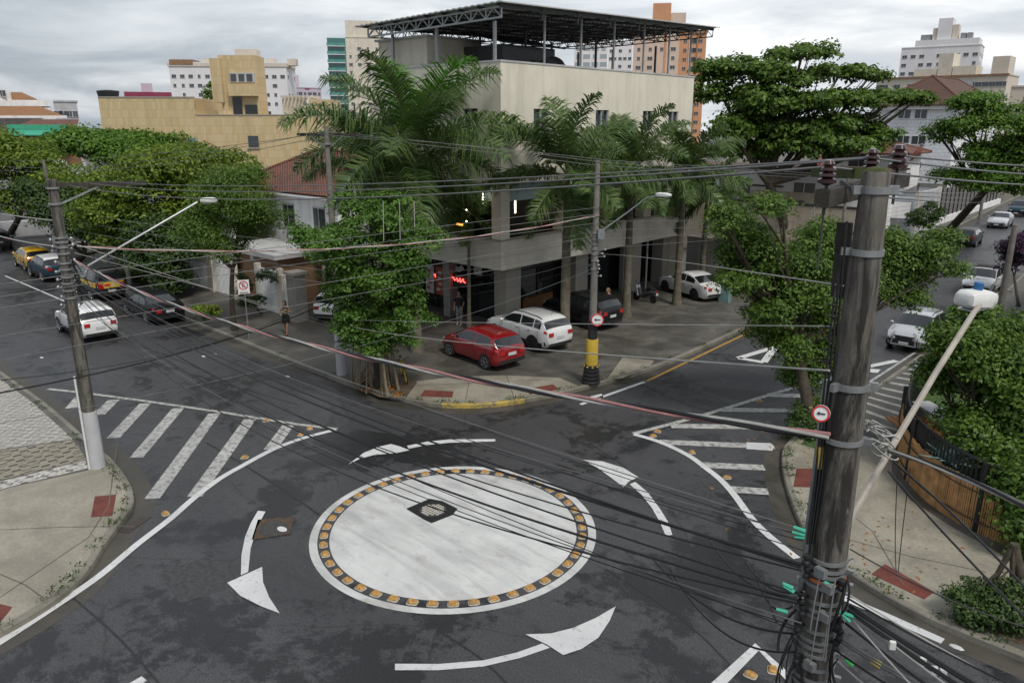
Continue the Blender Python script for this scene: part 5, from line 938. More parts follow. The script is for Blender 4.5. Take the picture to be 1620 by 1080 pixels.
# ================================================================== VEHICLES
def car(label,cat,paintm,loc,head,kind='hatch',Ln=None,details=(),roofm=None,group=None,lowband=None,alloy='rim_alloy'):
    K=dict(
     hatch=dict(L=4.0,W=1.70,wb=2.5,zb=.97,gc=.2,R=.31,ws=(.07,.275),rw=(-.478,-.405),sw=((-.36,-.135),(-.115,.20)),top=[(-.5,.78),(-.49,.97),(-.40,1.38),(-.34,1.47),(-.06,1.52),(.06,1.47),(.28,1.01),(.43,.86),(.485,.72),(.5,.60)]),
     sedan=dict(L=4.6,W=1.78,wb=2.68,zb=.95,gc=.19,R=.33,ws=(.055,.245),rw=(-.37,-.225),sw=((-.27,-.10),(-.085,.17)),top=[(-.5,.80),(-.49,1.0),(-.385,1.05),(-.22,1.36),(-.13,1.44),(-.02,1.46),(.05,1.42),(.25,.99),(.44,.82),(.487,.70),(.5,.58)]),
     suv=dict(L=4.35,W=1.80,wb=2.62,zb=1.07,gc=.26,R=.36,ws=(.07,.235),rw=(-.475,-.415),sw=((-.40,-.30),(-.285,-.10),(-.085,.165)),top=[(-.5,.82),(-.49,1.06),(-.415,1.47),(-.36,1.58),(-.06,1.64),(.06,1.59),(.24,1.12),(.43,.99),(.485,.84),(.5,.68)]),
     van=dict(L=4.6,W=1.78,wb=2.6,zb=1.15,gc=.28,R=.33,ws=(.33,.43),rw=(-.488,-.462),sw=((-.44,-.18),(-.16,.08),(.10,.30)),top=[(-.5,1.0),(-.492,1.2),(-.455,1.86),(-.42,1.94),(.2,1.96),(.32,1.84),(.44,1.2),(.485,1.0),(.5,.75)]))[kind]
    Lc,Wd,zb,gc0,R=Ln or K['L'],K['W'],K['zb'],K['gc'],K['R']; wb=K['wb']
    r=thing('parked_car',label,cat,(0,0,0),group)
    tx=[p[0] for p in K['top']]; tz=[p[1] for p in K['top']]
    def topz(f): return float(np.interp(f,tx,tz))
    def tops(f): return (topz(f-.012)+topz(f)*2+topz(f+.012))/4 if abs(f)<.48 else topz(f)
    def hw(f): e=max(0,(abs(f)-.38)/.12); return Wd/2*(1-.17*e**2.2)
    def half(f):
        f=max(-.5,min(.5,f)); tp=tops(f); w=hw(f); e=max(0,(abs(f)-.44)/.06); gc=gc0+.16*e; b=min(zb,tp-.07); tm=max(0,tp-b-.08)*.36; ed=w-.035-tm
        if tp<zb+.05: ed=w-.09
        return [(0,gc),(.82*w,gc),(w-.04,gc+.08),(w-.008,gc+.22),(w,(gc+b)/2+.08),(w-.012,b-.1),(w-.035,b),(ed,tp-.07),(ed-.09,tp-.018),(ed*.5,tp),(0,tp+.008)]
    def S(f,tq,sg):
        h=half(f); i=min(int(tq),len(h)-2); u=tq-i; return Vector((f*Lc,sg*(h[i][0]+(h[i+1][0]-h[i][0])*u),h[i][1]+(h[i+1][1]-h[i][1])*u))
    def patch(nm,mat,f0,f1,t0,t1,sg,off=.008,nf=6,ntt=3,par=None):
        mb=MB(); 
        for a in range(nf+1):
            for b in range(ntt+1):
                f=f0+(f1-f0)*a/nf; tq=t0+(t1-t0)*b/ntt; p=S(f,tq,sg); du=S(min(.5,f+.004),tq,sg)-S(max(-.5,f-.004),tq,sg); dv_=S(f,min(9.99,tq+.05),sg)-S(f,max(0,tq-.05),sg); nn=du.cross(dv_)*-sg
                nn=nn.normalized() if nn.length>1e-9 else Vector((0,0,1)); mb.v.append(tuple(p+nn*off))
        for a in range(nf):
            for b in range(ntt):
                q=(a*(ntt+1)+b,(a+1)*(ntt+1)+b,(a+1)*(ntt+1)+b+1,a*(ntt+1)+b+1); mb.f.append(q if sg>0 else q[::-1]); mb.mi.append(0)
        o=mb.build(nm,mat,None,smooth=True,origin=(0,0,0)); o.parent=par or r; return o
    def strip(nm,mat,f0,f1,t0,off=.008,nf=6):
        mb=MB(); ts=[(t0,1),(8,1),(9,1),(9.98,1),(9,-1),(8,-1),(t0,-1)]; k=len(ts)
        for a in range(nf+1):
            f=f0+(f1-f0)*a/nf
            for tq,sg in ts:
                p=S(f,tq,sg); du=S(f+.004,tq,sg)-S(f-.004,tq,sg); nn=Vector((-du.z,0,du.x)).normalized(); mb.v.append(tuple(p+nn*off))
        for a in range(nf):
            for b in range(k-1): mb.f.append((a*k+b,(a+1)*k+b,(a+1)*k+b+1,a*k+b+1)); mb.mi.append(0)
        o=mb.build(nm,mat,None,smooth=True,origin=(0,0,0)); o.parent=r; return o
    def prt(mb,nm,mat,par=None,sm=False): o=mb.build(nm,mat,None,smooth=sm,origin=(0,0,0)); o.parent=par or r; return o
    fs_=sorted(set([-.5,-.497,-.49,-.48]+list(np.linspace(-.47,.47,40))+[.48,.49,.497,.5])); mb=MB(); n=len(half(0))
    for i,f in enumerate(fs_):
        h=half(f); k=.985 if abs(f)>.499 else 1.; mb.v+=[(f*Lc,-y*k,z) for y,z in h[::-1][:-1]]+[(f*Lc,y*k,z) for y,z in h[:-1]]
    m_=2*(n-1)
    for i in range(len(fs_)-1):
        for k in range(m_): mb.f.append((i*m_+k,(i+1)*m_+k,(i+1)*m_+(k+1)%m_,i*m_+(k+1)%m_))
    mb.f+=[tuple(range(m_)),tuple((len(fs_)-1)*m_+k for k in range(m_))[::-1]]; mb.mi=[0]*len(mb.f); bd=prt(mb,'body',paintm,None,True)
    strip('windscreen','dark_glass',K['ws'][0]+.012,K['ws'][1]-.012,7.25); strip('rear_window','dark_glass',K['rw'][0]+.004,K['rw'][1]-.004,7.3)
    if roofm: strip('roof_panel',roofm,K['rw'][1]+.01,K['ws'][0]+.0,7.1,.006,10)
    for sg in(-1,1):
        for a,b in K['sw']: patch('side_window','dark_glass',a,b,6.12,6.9,sg)
        # door lines and handles
        mb=MB()
        for f in (K['sw'][-1][0]-.008,K['sw'][-1][1]+.02,K['sw'][0][0]+.03):
            pts=[S(f,t_,sg)+Vector((0,sg*.004,0)) for t_ in (3.2,4,5,5.9)]; mb.tube(pts,.006,4)
        prt(mb,'door_seam','black_metal')
        mb=MB(); [mb.box(S(f,5.3,sg)+Vector((0,sg*.015,0)),(.17,.03,.03)) for f in (K['sw'][-1][0]+.02,K['sw'][-2][0]+.04)]; prt(mb,'door_handle',paintm if 'chrome' not in details else 'chrome')
        fm=K['ws'][1]-.06; p=S(fm,6.05,sg); mb=MB().ball((p.x,p.y+sg*.12,p.z+.06),(.08,.1,.07),8,6); prt(mb,'mirror','black_metal' if 'blackmirror' in details else paintm,None,True)
        if kind=='suv' or 'cladding' in details: patch('sill_cladding','plastic_black',-.47,.47,2.0,3.1,sg,.012,16,2)
        patch('headlight','head_glass',.405,.488,5.1,6.1 if kind!='van' else 5.9,sg,.012,5,3); patch('tail_light','tail_red',-.485,-.452,5.0,6.0,sg,.012,4,3)
        z0=zb-.17 if kind!='van' else .95; w=hw(.5); prt(MB().box((-Lc/2-.012,sg*(w-.17),z0),(.04,.26,.17 if kind!='van' else .3)),'tail_light','tail_red'); prt(MB().box((Lc/2-.005,sg*(w-.2),.62 if kind!='suv' else .72),(.05,.26,.11)),'headlight','head_glass')
    for fx_ in (-1,1):
        for sg in(-1,1):
            cx_=fx_*wb/2+(.03 if kind!='van' else .0); yo=sg*(Wd/2+.004)
            a=[(cx_+(R+.07)*math.cos(q),yo,R+(R+.07)*math.sin(q)) for q in np.linspace(-.35,PI+.35,20)]; prt(MB().poly(a if sg<0 else a[::-1]),'wheel_arch','plastic_black')
            w=MB().lathe((cx_,sg*(Wd/2-.10),R),[(R*.72,-.115),(R*.93,-.11),(R,-.07),(R,.07),(R*.93,.11),(R*.72,.115)],24,'Y'); wo=prt(w,'wheel','tyre',None,True)
            rm=MB(); y2=sg*(Wd/2+.018); rm.lathe((cx_,y2,R),[(R*.72,-.02),(R*.72,.004),(R*.64,.006),(R*.62,-.015)],20,'Y')
            for s in range(5):
                q=s*2*PI/5+.3; rm.bar((cx_,y2,R),(cx_+R*.66*math.cos(q),y2,R+R*.66*math.sin(q)),.05,.022)
            rm.lathe((cx_,y2,R),[(R*.18,-.02),(R*.18,.012)],10,'Y'); prt(rm,'rim',alloy,wo)
    prt(MB().box((-Lc/2-.012,0,.72 if kind!='van' else .62),(.02,.42,.13)),'number_plate','plate'); prt(MB().box((Lc/2+.006,0,.42),(.02,.42,.13)),'number_plate','plate')
    prt(MB().box((Lc/2-.005,0,.42),(.03,1.15,.22)),'grille','plastic_black'); prt(MB().box((-Lc/2-.002,0,.42),(.03,1.35,.14)),'bumper_insert','plastic_black')
    if kind in('hatch','suv'): prt(MB().bar((-.44*Lc,0,tops(-.44)+.02),(-.478*Lc,-.001,1.02),.02),'wiper','plastic_black')
    if 'bullbar' in details:
        mb=MB(); 
        for sg in(-1,1): mb.tube([(Lc/2-.1,sg*.45,.85),(Lc/2+.07,sg*.47,.68),(Lc/2+.08,sg*.52,.3)],.035,6)
        mb.tube([(Lc/2+.07,-.52,.32),(Lc/2+.07,.52,.32)],.03,6); prt(mb,'bull_bar','galvanised'); prt(MB().box((Lc/2+.004,0,.60),(.03,1.0,.26)),'grille','plastic_black')
    if 'rails' in details:
        for sg in(-1,1):
            pts=[S(f,7.75,sg)+Vector((0,0,.05)) for f in np.linspace(K['rw'][1]+.03,K['ws'][0]-.01,7)]; prt(MB().tube(pts,.018,5),'roof_rail','plastic_black')
    if 'antenna' in details: prt(MB().tube([(-.35*Lc,0,tops(-.35)),(-.38*Lc,0,tops(-.35)+.2)],.01,4),'antenna','plastic_black')
    if lowband:
        for sg in(-1,1): patch('side_band',lowband,-.495,.2,4.3,6.0,sg,.007,14,3)
        w=hw(.5)*.97; prt(MB().box((-Lc/2-.006,0,.98),(.012,2*w-.05,.36)),'rear_band',lowband); prt(MB().box((-Lc/2-.014,.22,.98),(.008,.32,.14)),'sticker','sign_red'); prt(MB().box((-Lc/2-.014,-.1,.98),(.008,.1,.1)),'sticker','plate')
    loc=Vector(loc); r.location=loc; r.rotation_euler[2]=head; return r,K
def by_wheel(px_rear,px_front,kind,sg,z,**k):
    a=G(*px_rear,z); b=G(*px_front,z); h=math.atan2(b.y-a.y,b.x-a.x); return a,h
def put(label,cat,pm,kind,rear_wheel,head,sg,z=.15,**k):
    """rear_wheel: pixel where the visible rear wheel meets the ground; sg=+1 if that is the car's left side"""
    a=G(*rear_wheel,z); r,K=car(label,cat,pm,(0,0,0),head,kind,**k); lx,ly=-K['wb']/2+.03,sg*(K['W']/2-.05); c_,s_=math.cos(head),math.sin(head)
    r.location=(a.x-(lx*c_-ly*s_),a.y-(lx*s_+ly*c_),z); return r
def rearc(label,cat,pm,kind,rear_px,head,z=.15,front=False,**k):
    a=G(*rear_px,z); r,K=car(label,cat,pm,(0,0,0),head,kind,**k); d=(K['L']/2)*(-1 if front else 1); r.location=(a.x+math.cos(head)*d,a.y+math.sin(head)*d,z); return r
def hd(p,q,z=.15): a=G(*p,z); b=G(*q,z); return math.atan2(b.y-a.y,b.x-a.x)
hr=hd((772,583),(705,558))
put('red hatchback parked on the corner pavement behind the ramp','car','car_red','hatch',(768,584),hr,1,group='cars parked before the corner building')
put('white compact sport utility car parked beside the red hatchback','car','car_white','suv',(843,556),hr,1,details=('rails','antenna','cladding'),group='cars parked before the corner building',alloy='rim_dark')
rearc('black hatchback parked behind the yellow striped pole','car','car_black','suv',(969,522),hr,group='cars parked before the corner building',alloy='rim_dark')
hs=hd((1098,475),(1022,452)); put('white sedan parked by the grey side wall','car','car_white','sedan',(1098,475),hs,1,group='cars parked before the corner building',alloy='rim_dark')
rearc('white hatchback half hidden behind the ficus, tail to the street','car','car_white','hatch',(517,512),math.radians(118),group='cars parked before the corner building')
hx=math.radians(178)
rearc('white sport utility car with red tail lights driving away on the left street','car','car_white','suv',(163,541),math.radians(177),0.,details=('rails','cladding'))
rearc('black sedan parked at the left street kerb in front of the dark tree trunk','car','car_black','sedan',(272,513),hx,0.,details=('chrome',),group='cars parked along the left street')
rearc('black topped van with a yellow band parked on the left street','van','car_black','van',(180,476),hx,0.,lowband='yellow_plastic',group='cars parked along the left street')
rearc('dark teal sport utility car with pale roof parked between the van and the yellow hatchback','car','car_teal','suv',(98,446),hx,0.,roofm='car_white',group='cars parked along the left street')
rearc('yellow hatchback parked on the left street','car','car_yellow','hatch',(66,428),math.radians(177),0.,group='cars parked along the left street')
rearc('dark grey car furthest up the left street at the photo edge','car','car_grey','suv',(3,397),math.radians(176),0.,group='cars parked along the left street')
hn=math.radians(-90)
rearc('silver car with front bull bar parked on the right street under the garden tree','car','car_silver','hatch',(1427,556),math.radians(-91),0.,front=True,details=('bullbar','cladding','rails'),group='cars along the right street')
rearc('white hatchback with black roof parked on the right street','car','car_white','hatch',(1541,468),hn,0.,front=True,roofm='car_black',group='cars along the right street')
rearc('silver sedan at the left kerb far up the right street','car','car_silver','sedan',(1575,362),math.radians(-88),0.,front=True,group='cars along the right street')
rearc('dark green sport utility car behind the silver sedan far up the right street','car','car_teal','suv',(1606,343),math.radians(-88),0.,front=True,group='cars along the right street')
rearc('dark grey hatchback parked tail towards the camera, half hidden by the tree','car','car_grey','hatch',(1522,391),math.radians(92),0.,group='cars along the right street')
# scooter beside the white sedan
def scooter(label,loc,head,col='steel_dark'):
    r=thing('scooter',label,'motor scooter',(0,0,0)); P=lambda mb,nm,m,s=False,par=None:(lambda o:(setattr(o,'parent',par or r),o)[1])(mb.build(nm,m,None,smooth=s,origin=(0,0,0)))
    for x in(-.62,.62):
        w=P(MB().lathe((x,0,.24),[(.15,-.05),(.22,-.055),(.24,0),(.22,.055),(.15,.05)],18,'Y'),'wheel','tyre',True); P(MB().lathe((x,0,.24),[(.15,-.03),(.15,.03)],14,'Y'),'rim','rim_alloy',False,w)
    P(MB().tube([(-.75,0,.62),(-.55,0,.66),(-.2,0,.52),(.1,0,.30),(.35,0,.34),(.5,0,.75)],[.06,.16,.17,.12,.11,.10],10),'body',col,True); P(MB().tube([(-.72,0,.78),(-.45,0,.80),(-.12,0,.74)],[.08,.14,.10],10),'seat','plastic_black',True)
    P(MB().add([(.38,-.2,.32),(.38,.2,.32),(.56,.17,.95),(.56,-.17,.95),(.45,-.2,.32),(.45,.2,.32),(.62,.15,.95),(.62,-.15,.95)],[(0,1,2,3),(7,6,5,4),(0,3,7,4),(1,5,6,2),(2,6,7,3),(0,4,5,1)]),'front_shield','car_silver'); P(MB().tube([(.62,0,.24),(.5,0,1.0)],.03,6),'fork','steel_grey'); P(MB().tube([(.42,-.34,1.05),(.5,-.1,1.02),(.5,.1,1.02),(.42,.34,1.05)],.018,6),'handlebar','plastic_black')
    for s in(-1,1): P(MB().ball((.45,s*.32,1.22),(.02,.07,.05),8,5),'mirror','plastic_black'); 
    P(MB().ball((.63,0,.86),(.05,.1,.08),8,6),'headlight','head_glass',True); P(MB().box((-.85,0,.55),(.03,.18,.12)),'number_plate','plate'); P(MB().ball((-.8,0,.68),(.04,.09,.05),8,5),'tail_light','tail_red'); P(MB().lathe((.62,0,.24),[(.25,-.06),(.27,0),(.25,.06)],14,'Y') if False else MB().tube([(.40,0,.45),(.62,0,.51),(.82,0,.42)],.05,6),'mudguard','car_silver',True)
    r.location=loc; r.rotation_euler[2]=head; return r
scooter('grey scooter parked between the black hatchback and the white sedan',G(1020,477,.15),hs+.25)
# bicycle leaning behind the ficus
def bicycle(label,loc,head):
    r=thing('bicycle',label,'bicycle',(0,0,0)); P=lambda mb,nm,m,par=None:(lambda o:(setattr(o,'parent',par or r),o)[1])(mb.build(nm,m,None,smooth=True,origin=(0,0,0)))
    for x in(-.52,.52):
        c=[(x+.32*math.cos(a),0,.34+.32*math.sin(a)) for a in np.linspace(0,2*PI,25)]; w=P(MB().tube(c,.022,6,False),'wheel','tyre'); mb=MB(); [mb.tube([(x,0,.34),(x+.31*math.cos(a),0,.34+.31*math.sin(a))],.004,3) for a in np.linspace(0,2*PI,13)[:-1]]; mb.tube([(x+.29*math.cos(a),0,.34+.29*math.sin(a)) for a in np.linspace(0,2*PI,25)],.012,5,False); P(mb,'rim','yellow_plastic',w)
    mb=MB(); a,b,c,d,e=(-.52,0,.34),(-.05,0,.30),(-.18,0,.82),(.36,0,.85),(.52,0,.34)
    for p,q in ((a,b),(a,c),(c,b),(b,d),(c,d),(d,e)): mb.tube([p,q],.018,6)
    P(mb,'frame','yellow_plastic'); P(MB().ball((-.2,0,.92),(.13,.06,.04),8,5),'saddle','plastic_black'); P(MB().tube([(.30,-.28,1.0),(.38,-.1,.98),(.36,0,.86),(.38,.1,.98),(.30,.28,1.0)],.014,5),'handlebar','plastic_black'); mb=MB(); mb.lathe((-.05,0,.30),[(.09,-.01),(.09,.01)],14,'Y'); mb.bar((-.05,.06,.30),(.08,.06,.20),.02); mb.bar((-.05,-.06,.30),(-.18,-.06,.40),.02); P(mb,'crankset','steel_grey'); r.location=loc; r.rotation_euler[2]=head; r.rotation_euler[0]=.12; return r
bicycle('yellow bicycle leaning behind the aerial roots of the ficus',G(640,600,.16),math.radians(-30))
# ================================================================== PEOPLE
def skin_mesh(name,joints,edges,mat,parent,sub=2):
    me=bpy.data.meshes.new(name); me.from_pydata([j[:3] for j in joints],edges,[]); o=bpy.data.objects.new(name,me); C.objects.link(o); me.materials.append(M[mat])
    o.modifiers.new('skin','SKIN'); sv=me.skin_vertices[0].data
    for i,j in enumerate(joints): sv[i].radius=(j[3],j[4] if len(j)>4 else j[3]); sv[i].use_root=(i==0)
    s=o.modifiers.new('sub','SUBSURF'); s.levels=sub; s.render_levels=sub
    dg=bpy.context.evaluated_depsgraph_get(); m2=bpy.data.meshes.new_from_object(o.evaluated_get(dg)); bpy.data.objects.remove(o)
    m2.shade_smooth(); o2=bpy.data.objects.new(name,m2); C.objects.link(o2); o2.parent=parent; m2.materials.clear(); m2.materials.append(M[mat]); return o2
def person(label,loc,head,pose,h=1.64,skin='skin',hair='hair_dark',top='cloth_black',bottom='cloth_black',skirt=True,longhair=True,shoe='plastic_black',sleeves=False,lean=0.):
    """x forward, y left"""
    r=thing('person',label,'person',(0,0,0)); k=h/1.64; J=[];E=[]
    def j(x,y,z,a,b=None): J.append((x*k,y*k,z*k,a*k,(b or a)*k)); return len(J)-1
    def e(*i): E.extend(zip(i,i[1:]))
    Lx=lambda z:lean*max(0,z-.9)
    pel=j(0,0,.90,.125,.10); wa=j(Lx(1.08),0,1.08,.115,.09); ch=j(Lx(1.26),0,1.26,.14,.10); nk=j(Lx(1.38)+.01,0,1.385,.055); hdv=j(Lx(1.46)+.02,0,1.46,.055); e(pel,wa,ch,nk,hdv)
    fingers=[]
    for sg,st,arm in((1,pose['legL'],pose['armL']),(-1,pose['legR'],pose['armR'])):
        hp=j(0,sg*.085,.84,.085); kn=j(st[0],sg*.09,.47+st[2]*.2,.058); ca=j(st[0]*.6+st[1]*.4,sg*.09,.33+st[2],.05); an=j(st[1],sg*.09,.09+st[2],.036); to=j(st[1]+.15,sg*.10,.035+st[2]*.7,.032); e(pel,hp,kn,ca,an,to)
        sh=j(Lx(1.33),sg*.165,1.335,.05); el=j(Lx(1.1)+arm[0],sg*arm[1],arm[2],.037); wr=j(Lx(1.1)+arm[3],sg*arm[4],arm[5],.026); e(ch,sh,el,wr)
        d=(Vector(J[wr][:3])-Vector(J[el][:3])).normalized(); pm_=Vector(J[wr][:3])/k+d*.06; pa=j(*pm_,.028); e(wr,pa); fingers.append((pm_,d,sg))
    b=skin_mesh('body',J,E,skin,r)
    hx_=Lx(1.54)+.03; mb=MB(); 
    mb.ball((hx_*k,0,1.535*k),(.095*k,.075*k,.12*k),16,12); hdm=mb.build('head',skin,None,smooth=True,origin=(0,0,0)); hdm.parent=r
    mb=MB(); mb.add([((hx_+.085)*k,-.012*k,1.515*k),((hx_+.085)*k,.012*k,1.515*k),((hx_+.088)*k,0,1.555*k),((hx_+.115)*k,0,1.52*k)],[(0,1,3),(1,2,3),(2,0,3)]); [mb.ball((hx_*k,s*.076*k,1.535*k),(.015*k,.01*k,.03*k),6,4) for s in(-1,1)]; o=mb.build('nose_and_ears',skin,None,origin=(0,0,0)); o.parent=hdm
    mb=MB(); [mb.ball(((hx_+.08)*k,s*.03*k,1.55*k),(.012*k,.014*k,.008*k),6,4) for s in(-1,1)]; o=mb.build('eyes','sign_black',None,origin=(0,0,0)); o.parent=hdm
    o=MB().ball(((hx_+.083)*k,0,1.482*k),(.012*k,.024*k,.006*k),6,4).build('mouth','tactile_red',None,origin=(0,0,0)); o.parent=hdm
    mb=MB(); mb.ball(((hx_-.018)*k,0,1.56*k),(.10*k,.09*k,.115*k),14,9)
    if longhair: mb.tube([((hx_-.05)*k,0,1.58*k),((hx_-.085)*k,0,1.46*k),((hx_-.10)*k,0,1.34*k)],[.085*k,.09*k,.05*k],10)
    o=mb.build('hair',hair,None,smooth=True,origin=(0,0,0)); o.parent=r
    for pm_,d,sg in fingers:
        sd=d.cross(Vector((1,0,0))); sd=sd.normalized() if sd.length>.1 else Vector((0,1,0)); fm=MB()
        for q,ln in ((-.024,.06),(-.008,.072),(.008,.07),(.024,.055)):
            p=pm_+d*.02+sd*q; cu=Vector((.012,0,-.006)); fm.tube([p*k,(p+d*ln*.5+cu)*k,(p+d*ln*.9+cu*2.4)*k],[.009*k,.008*k,.006*k],5)
        p=pm_-d*.01+sd*.03; fm.tube([p*k,(p+sd*.03+d*.02)*k,(p+sd*.035+d*.05)*k],[.010*k,.009*k,.007*k],5); o=fm.build('fingers',skin,None,smooth=True,origin=(0,0,0)); o.parent=b
    # clothing
    T_=[(pel,.135,.112),(wa,.128,.102),(ch,.152,.112)]; mb=MB(); n=14; vs=[]
    for z,a,bb in ((.84,.16,.13),(.96,.15,.12),(1.08,.135,.108),(1.2,.15,.118),(1.30,.165,.115),(1.37,.12,.09)):
        for q in range(n): t_=2*PI*q/n; vs.append(((Lx(z)+bb*math.cos(t_))*k,a*math.sin(t_)*k,z*k))
    mb.add(vs,[(i*n+q,i*n+(q+1)%n,(i+1)*n+(q+1)%n,(i+1)*n+q) for i in range(5) for q in range(n)]); o=mb.build('shirt',top,None,smooth=True,origin=(0,0,0)); o.parent=r
    if sleeves:
        mb=MB(); 
        for sg,arm in((1,pose['armL']),(-1,pose['armR'])): mb.tube([(Lx(1.33)*k,sg*.14*k,1.34*k),((Lx(1.2)+arm[0]*.7)*k,sg*(.165*.3+arm[1]*.7)*k,(1.335*.3+arm[2]*.7)*k)],[.068*k,.055*k],9)
        o=mb.build('sleeves',top,None,smooth=True,origin=(0,0,0)); o.parent=r
    if skirt:
        vs=[]; mb=MB()
        for z,a,bb in ((.97,.145,.118),(.86,.175,.145),(.7,.19,.17),(.55,.20,.19)):
            for q in range(n): t_=2*PI*q/n; vs.append((bb*math.cos(t_)*k+.02*math.sin(3*t_)*k*(1-z),a*math.sin(t_)*k,z*k))
        mb.add(vs,[(i*n+q,i*n+(q+1)%n,(i+1)*n+(q+1)%n,(i+1)*n+q)[::-1] for i in range(3) for q in range(n)]); o=mb.build('skirt',bottom,None,smooth=True,origin=(0,0,0)); o.parent=r
    else:
        mb=MB()
        for sg,st in((1,pose['legL']),(-1,pose['legR'])): mb.tube([(0,sg*.08*k,.92*k),(st[0]*.5*k,sg*.088*k,.68*k),(st[0]*k,sg*.09*k,(.47+st[2]*.2)*k),(st[1]*k,sg*.09*k,(.13+st[2])*k)],[.125*k,.10*k,.078*k,.062*k],10)
        o=mb.build('trousers',bottom,None,smooth=True,origin=(0,0,0)); o.parent=r
    mb=MB()
    for sg,st in((1,pose['legL']),(-1,pose['legR'])): mb.ball(((st[1]+.06)*k,sg*.095*k,(.03+st[2]*.8)*k),(.14*k,.05*k,.035*k),10,6)
    o=mb.build('shoes',shoe,None,smooth=True,origin=(0,0,0)); o.parent=r
    r.location=loc; r.rotation_euler[2]=head; return r
g=G(454,528,.15)
person('woman in black top and skirt walking on the left pavement, carrying a small dog',g,math.radians(-52),dict(legL=(.14,.24,.0),legR=(-.04,-.2,.02),armL=(.02,.25,1.09,.22,.10,1.16),armR=(.0,.25,1.09,.22,.08,1.10)))
dg_=thing('small_dog','small tan dog carried in the arms of the walking woman','dog',(g.x,g.y,g.z+1.12)); R_=Matrix.Rotation(math.radians(-52),3,'Z')
def dj(x,y,z,a): v=R_@Vector((x,y,z)); return (v.x,v.y,v.z,a)
skin_mesh('body',[dj(.24,-.08,.02,.06),dj(.25,.0,.04,.07),dj(.25,.1,.07,.065),dj(.27,.15,.14,.045),dj(.30,.18,.17,.04),dj(.36,.20,.15,.022),dj(.26,.08,-.04,.022),dj(.28,.08,-.12,.016),dj(.26,-.06,-.05,.026),dj(.28,-.08,-.12,.016),dj(.20,-.16,.05,.014)],[(0,1),(1,2),(2,3),(3,4),(4,5),(2,6),(6,7),(0,8),(8,9),(0,10)],'fur_tan',dg_)
mb=MB(); [mb.ball(tuple(Vector((g.x,g.y,g.z+1.12))+R_@Vector((.30,.18+s*.035,.20))),(.015,.015,.03),6,4) for s in(-1,1)]; mb.build('ears','fur_tan',dg_)
person('person in light trousers and white shoes standing under the shop sign',G(727,513,.15),math.radians(-60),dict(legL=(.02,.05,0),legR=(.0,-.03,0),armL=(.02,.24,1.06,.14,.2,.92),armR=(.0,.24,1.06,.1,.22,.86)),1.72,'skin','hair_dark','cloth_black','cloth_grey',False,False,'cloth_white',True)
person('fair haired person in dark jacket standing behind the black hatchback',G(962,506,.15),math.radians(-100),dict(legL=(.02,.04,0),legR=(.0,-.02,0),armL=(.06,.24,1.1,.26,.16,1.0),armR=(.06,.24,1.1,.28,.14,1.02)),1.70,'skin_pale','hair_fair','cloth_navy','cloth_black',False,True,'plastic_black',True,.1)
# ================================================================== POLES, LAMPS, SIGNS
NP=Vector((-1.772,5.732,0)); ND=6.
def nz(y): return RD(1382-.1197*(y-275),y,ND).z
near=thing('utility_pole','weathered thick utility pole in the right foreground with many clamps and a wooden crossarm','utility pole',NP)
zt=9.68; pr=[(.17,0),(.158,5),(.148,6.5),(.137,7.9),(.113,8.8),(.097,9.5),(.094,zt-.02),(.086,zt)]
MB().lathe(NP,pr,28).build('shaft','wood_pole',near,smooth=True)
MB().lathe(NP+Vector((0,0,zt+.001)),[(.083,0),(.06,.02),(.02,.03)],14).build('moss_cap','moss',near)
def rad(z): return float(np.interp(z,[p[1] for p in pr],[p[0] for p in pr]))
def band(z,h=.035,mat='galvanised',lug=None):
    R=rad(z); b=MB().lathe(NP+Vector((0,0,z)),[(R+.001,-h/2),(R+.012,-h/2),(R+.012,h/2),(R+.001,h/2)],28)
    if lug is not None:
        for a in lug: b.box(NP+Vector((math.cos(a)*(R+.03),math.sin(a)*(R+.03),z)),(.07,.035,h*1.2),a)
    return b.build('clamp_band',mat,near)
for y,h,m,l in ((300,.05,'galvanised',(-2.3,.6)),(398,.045,'galvanised',(-2.6,)),(607,.05,'galvanised',(.4,-1.9)),(692,.04,'galvanised',(-2.9,.3)),(878,.03,'galvanised',None),(890,.028,'galvanised',(0,)),(899,.028,'galvanised',None),(908,.022,'orange_strap',None),(917,.03,'galvanised',(-2.5,.3)),(940,.03,'galvanised',(2.8,)),(953,.026,'galvanised',None),(962,.026,'galvanised',(-.2,-2.6)),(985,.028,'galvanised',None),(1000,.026,'galvanised',(-2.8,)),(1010,.026,'galvanised',None),(1022,.026,'galvanised',(.1,2.9)),(1042,.03,'galvanised',None),(1060,.03,'galvanised',(-2.4,.2)),(1070,.026,'galvanised',None)): band(nz(y),h,m,l)
def orient_arm(pa,pb,D1):
    a=RD(*pa,D1); b=G(pb[0],pb[1],a.z) if a.z<CAMH else RD(*pb,D1); return a,b
a,b=orient_arm((1300,314),(1430,284),5.75); MB().bar(a,b,.10,.12).build('crossarm','wood_dark',near)
ca_a,ca_b=a,b
a2,b2=RD(1292,272,6.9),RD(1362,274,6.15); MB().bar(a2,b2,.09,.08).build('crossarm','moss',near)
MB().bar(RD(1330,287,6.1),RD(1358,306,6.05),.025).build('brace','steel_dark',near)
def insul(c,sc=1.,par=None):
    o=MB().lathe(c,[(.02*sc,-.02*sc),(.062*sc,0),(.062*sc,.022*sc),(.035*sc,.03*sc),(.058*sc,.045*sc),(.056*sc,.062*sc),(.033*sc,.07*sc),(.052*sc,.085*sc),(.05*sc,.1*sc),(.03*sc,.11*sc),(.042*sc,.125*sc),(.03*sc,.15*sc),(.008*sc,.155*sc)],16).build('insulator','porcelain',near,smooth=True); return o
pins=MB()
I1=Vector((*ca_a.lerp(ca_b,.06).to_2d(),0)); I1.z=ca_a.z+.13
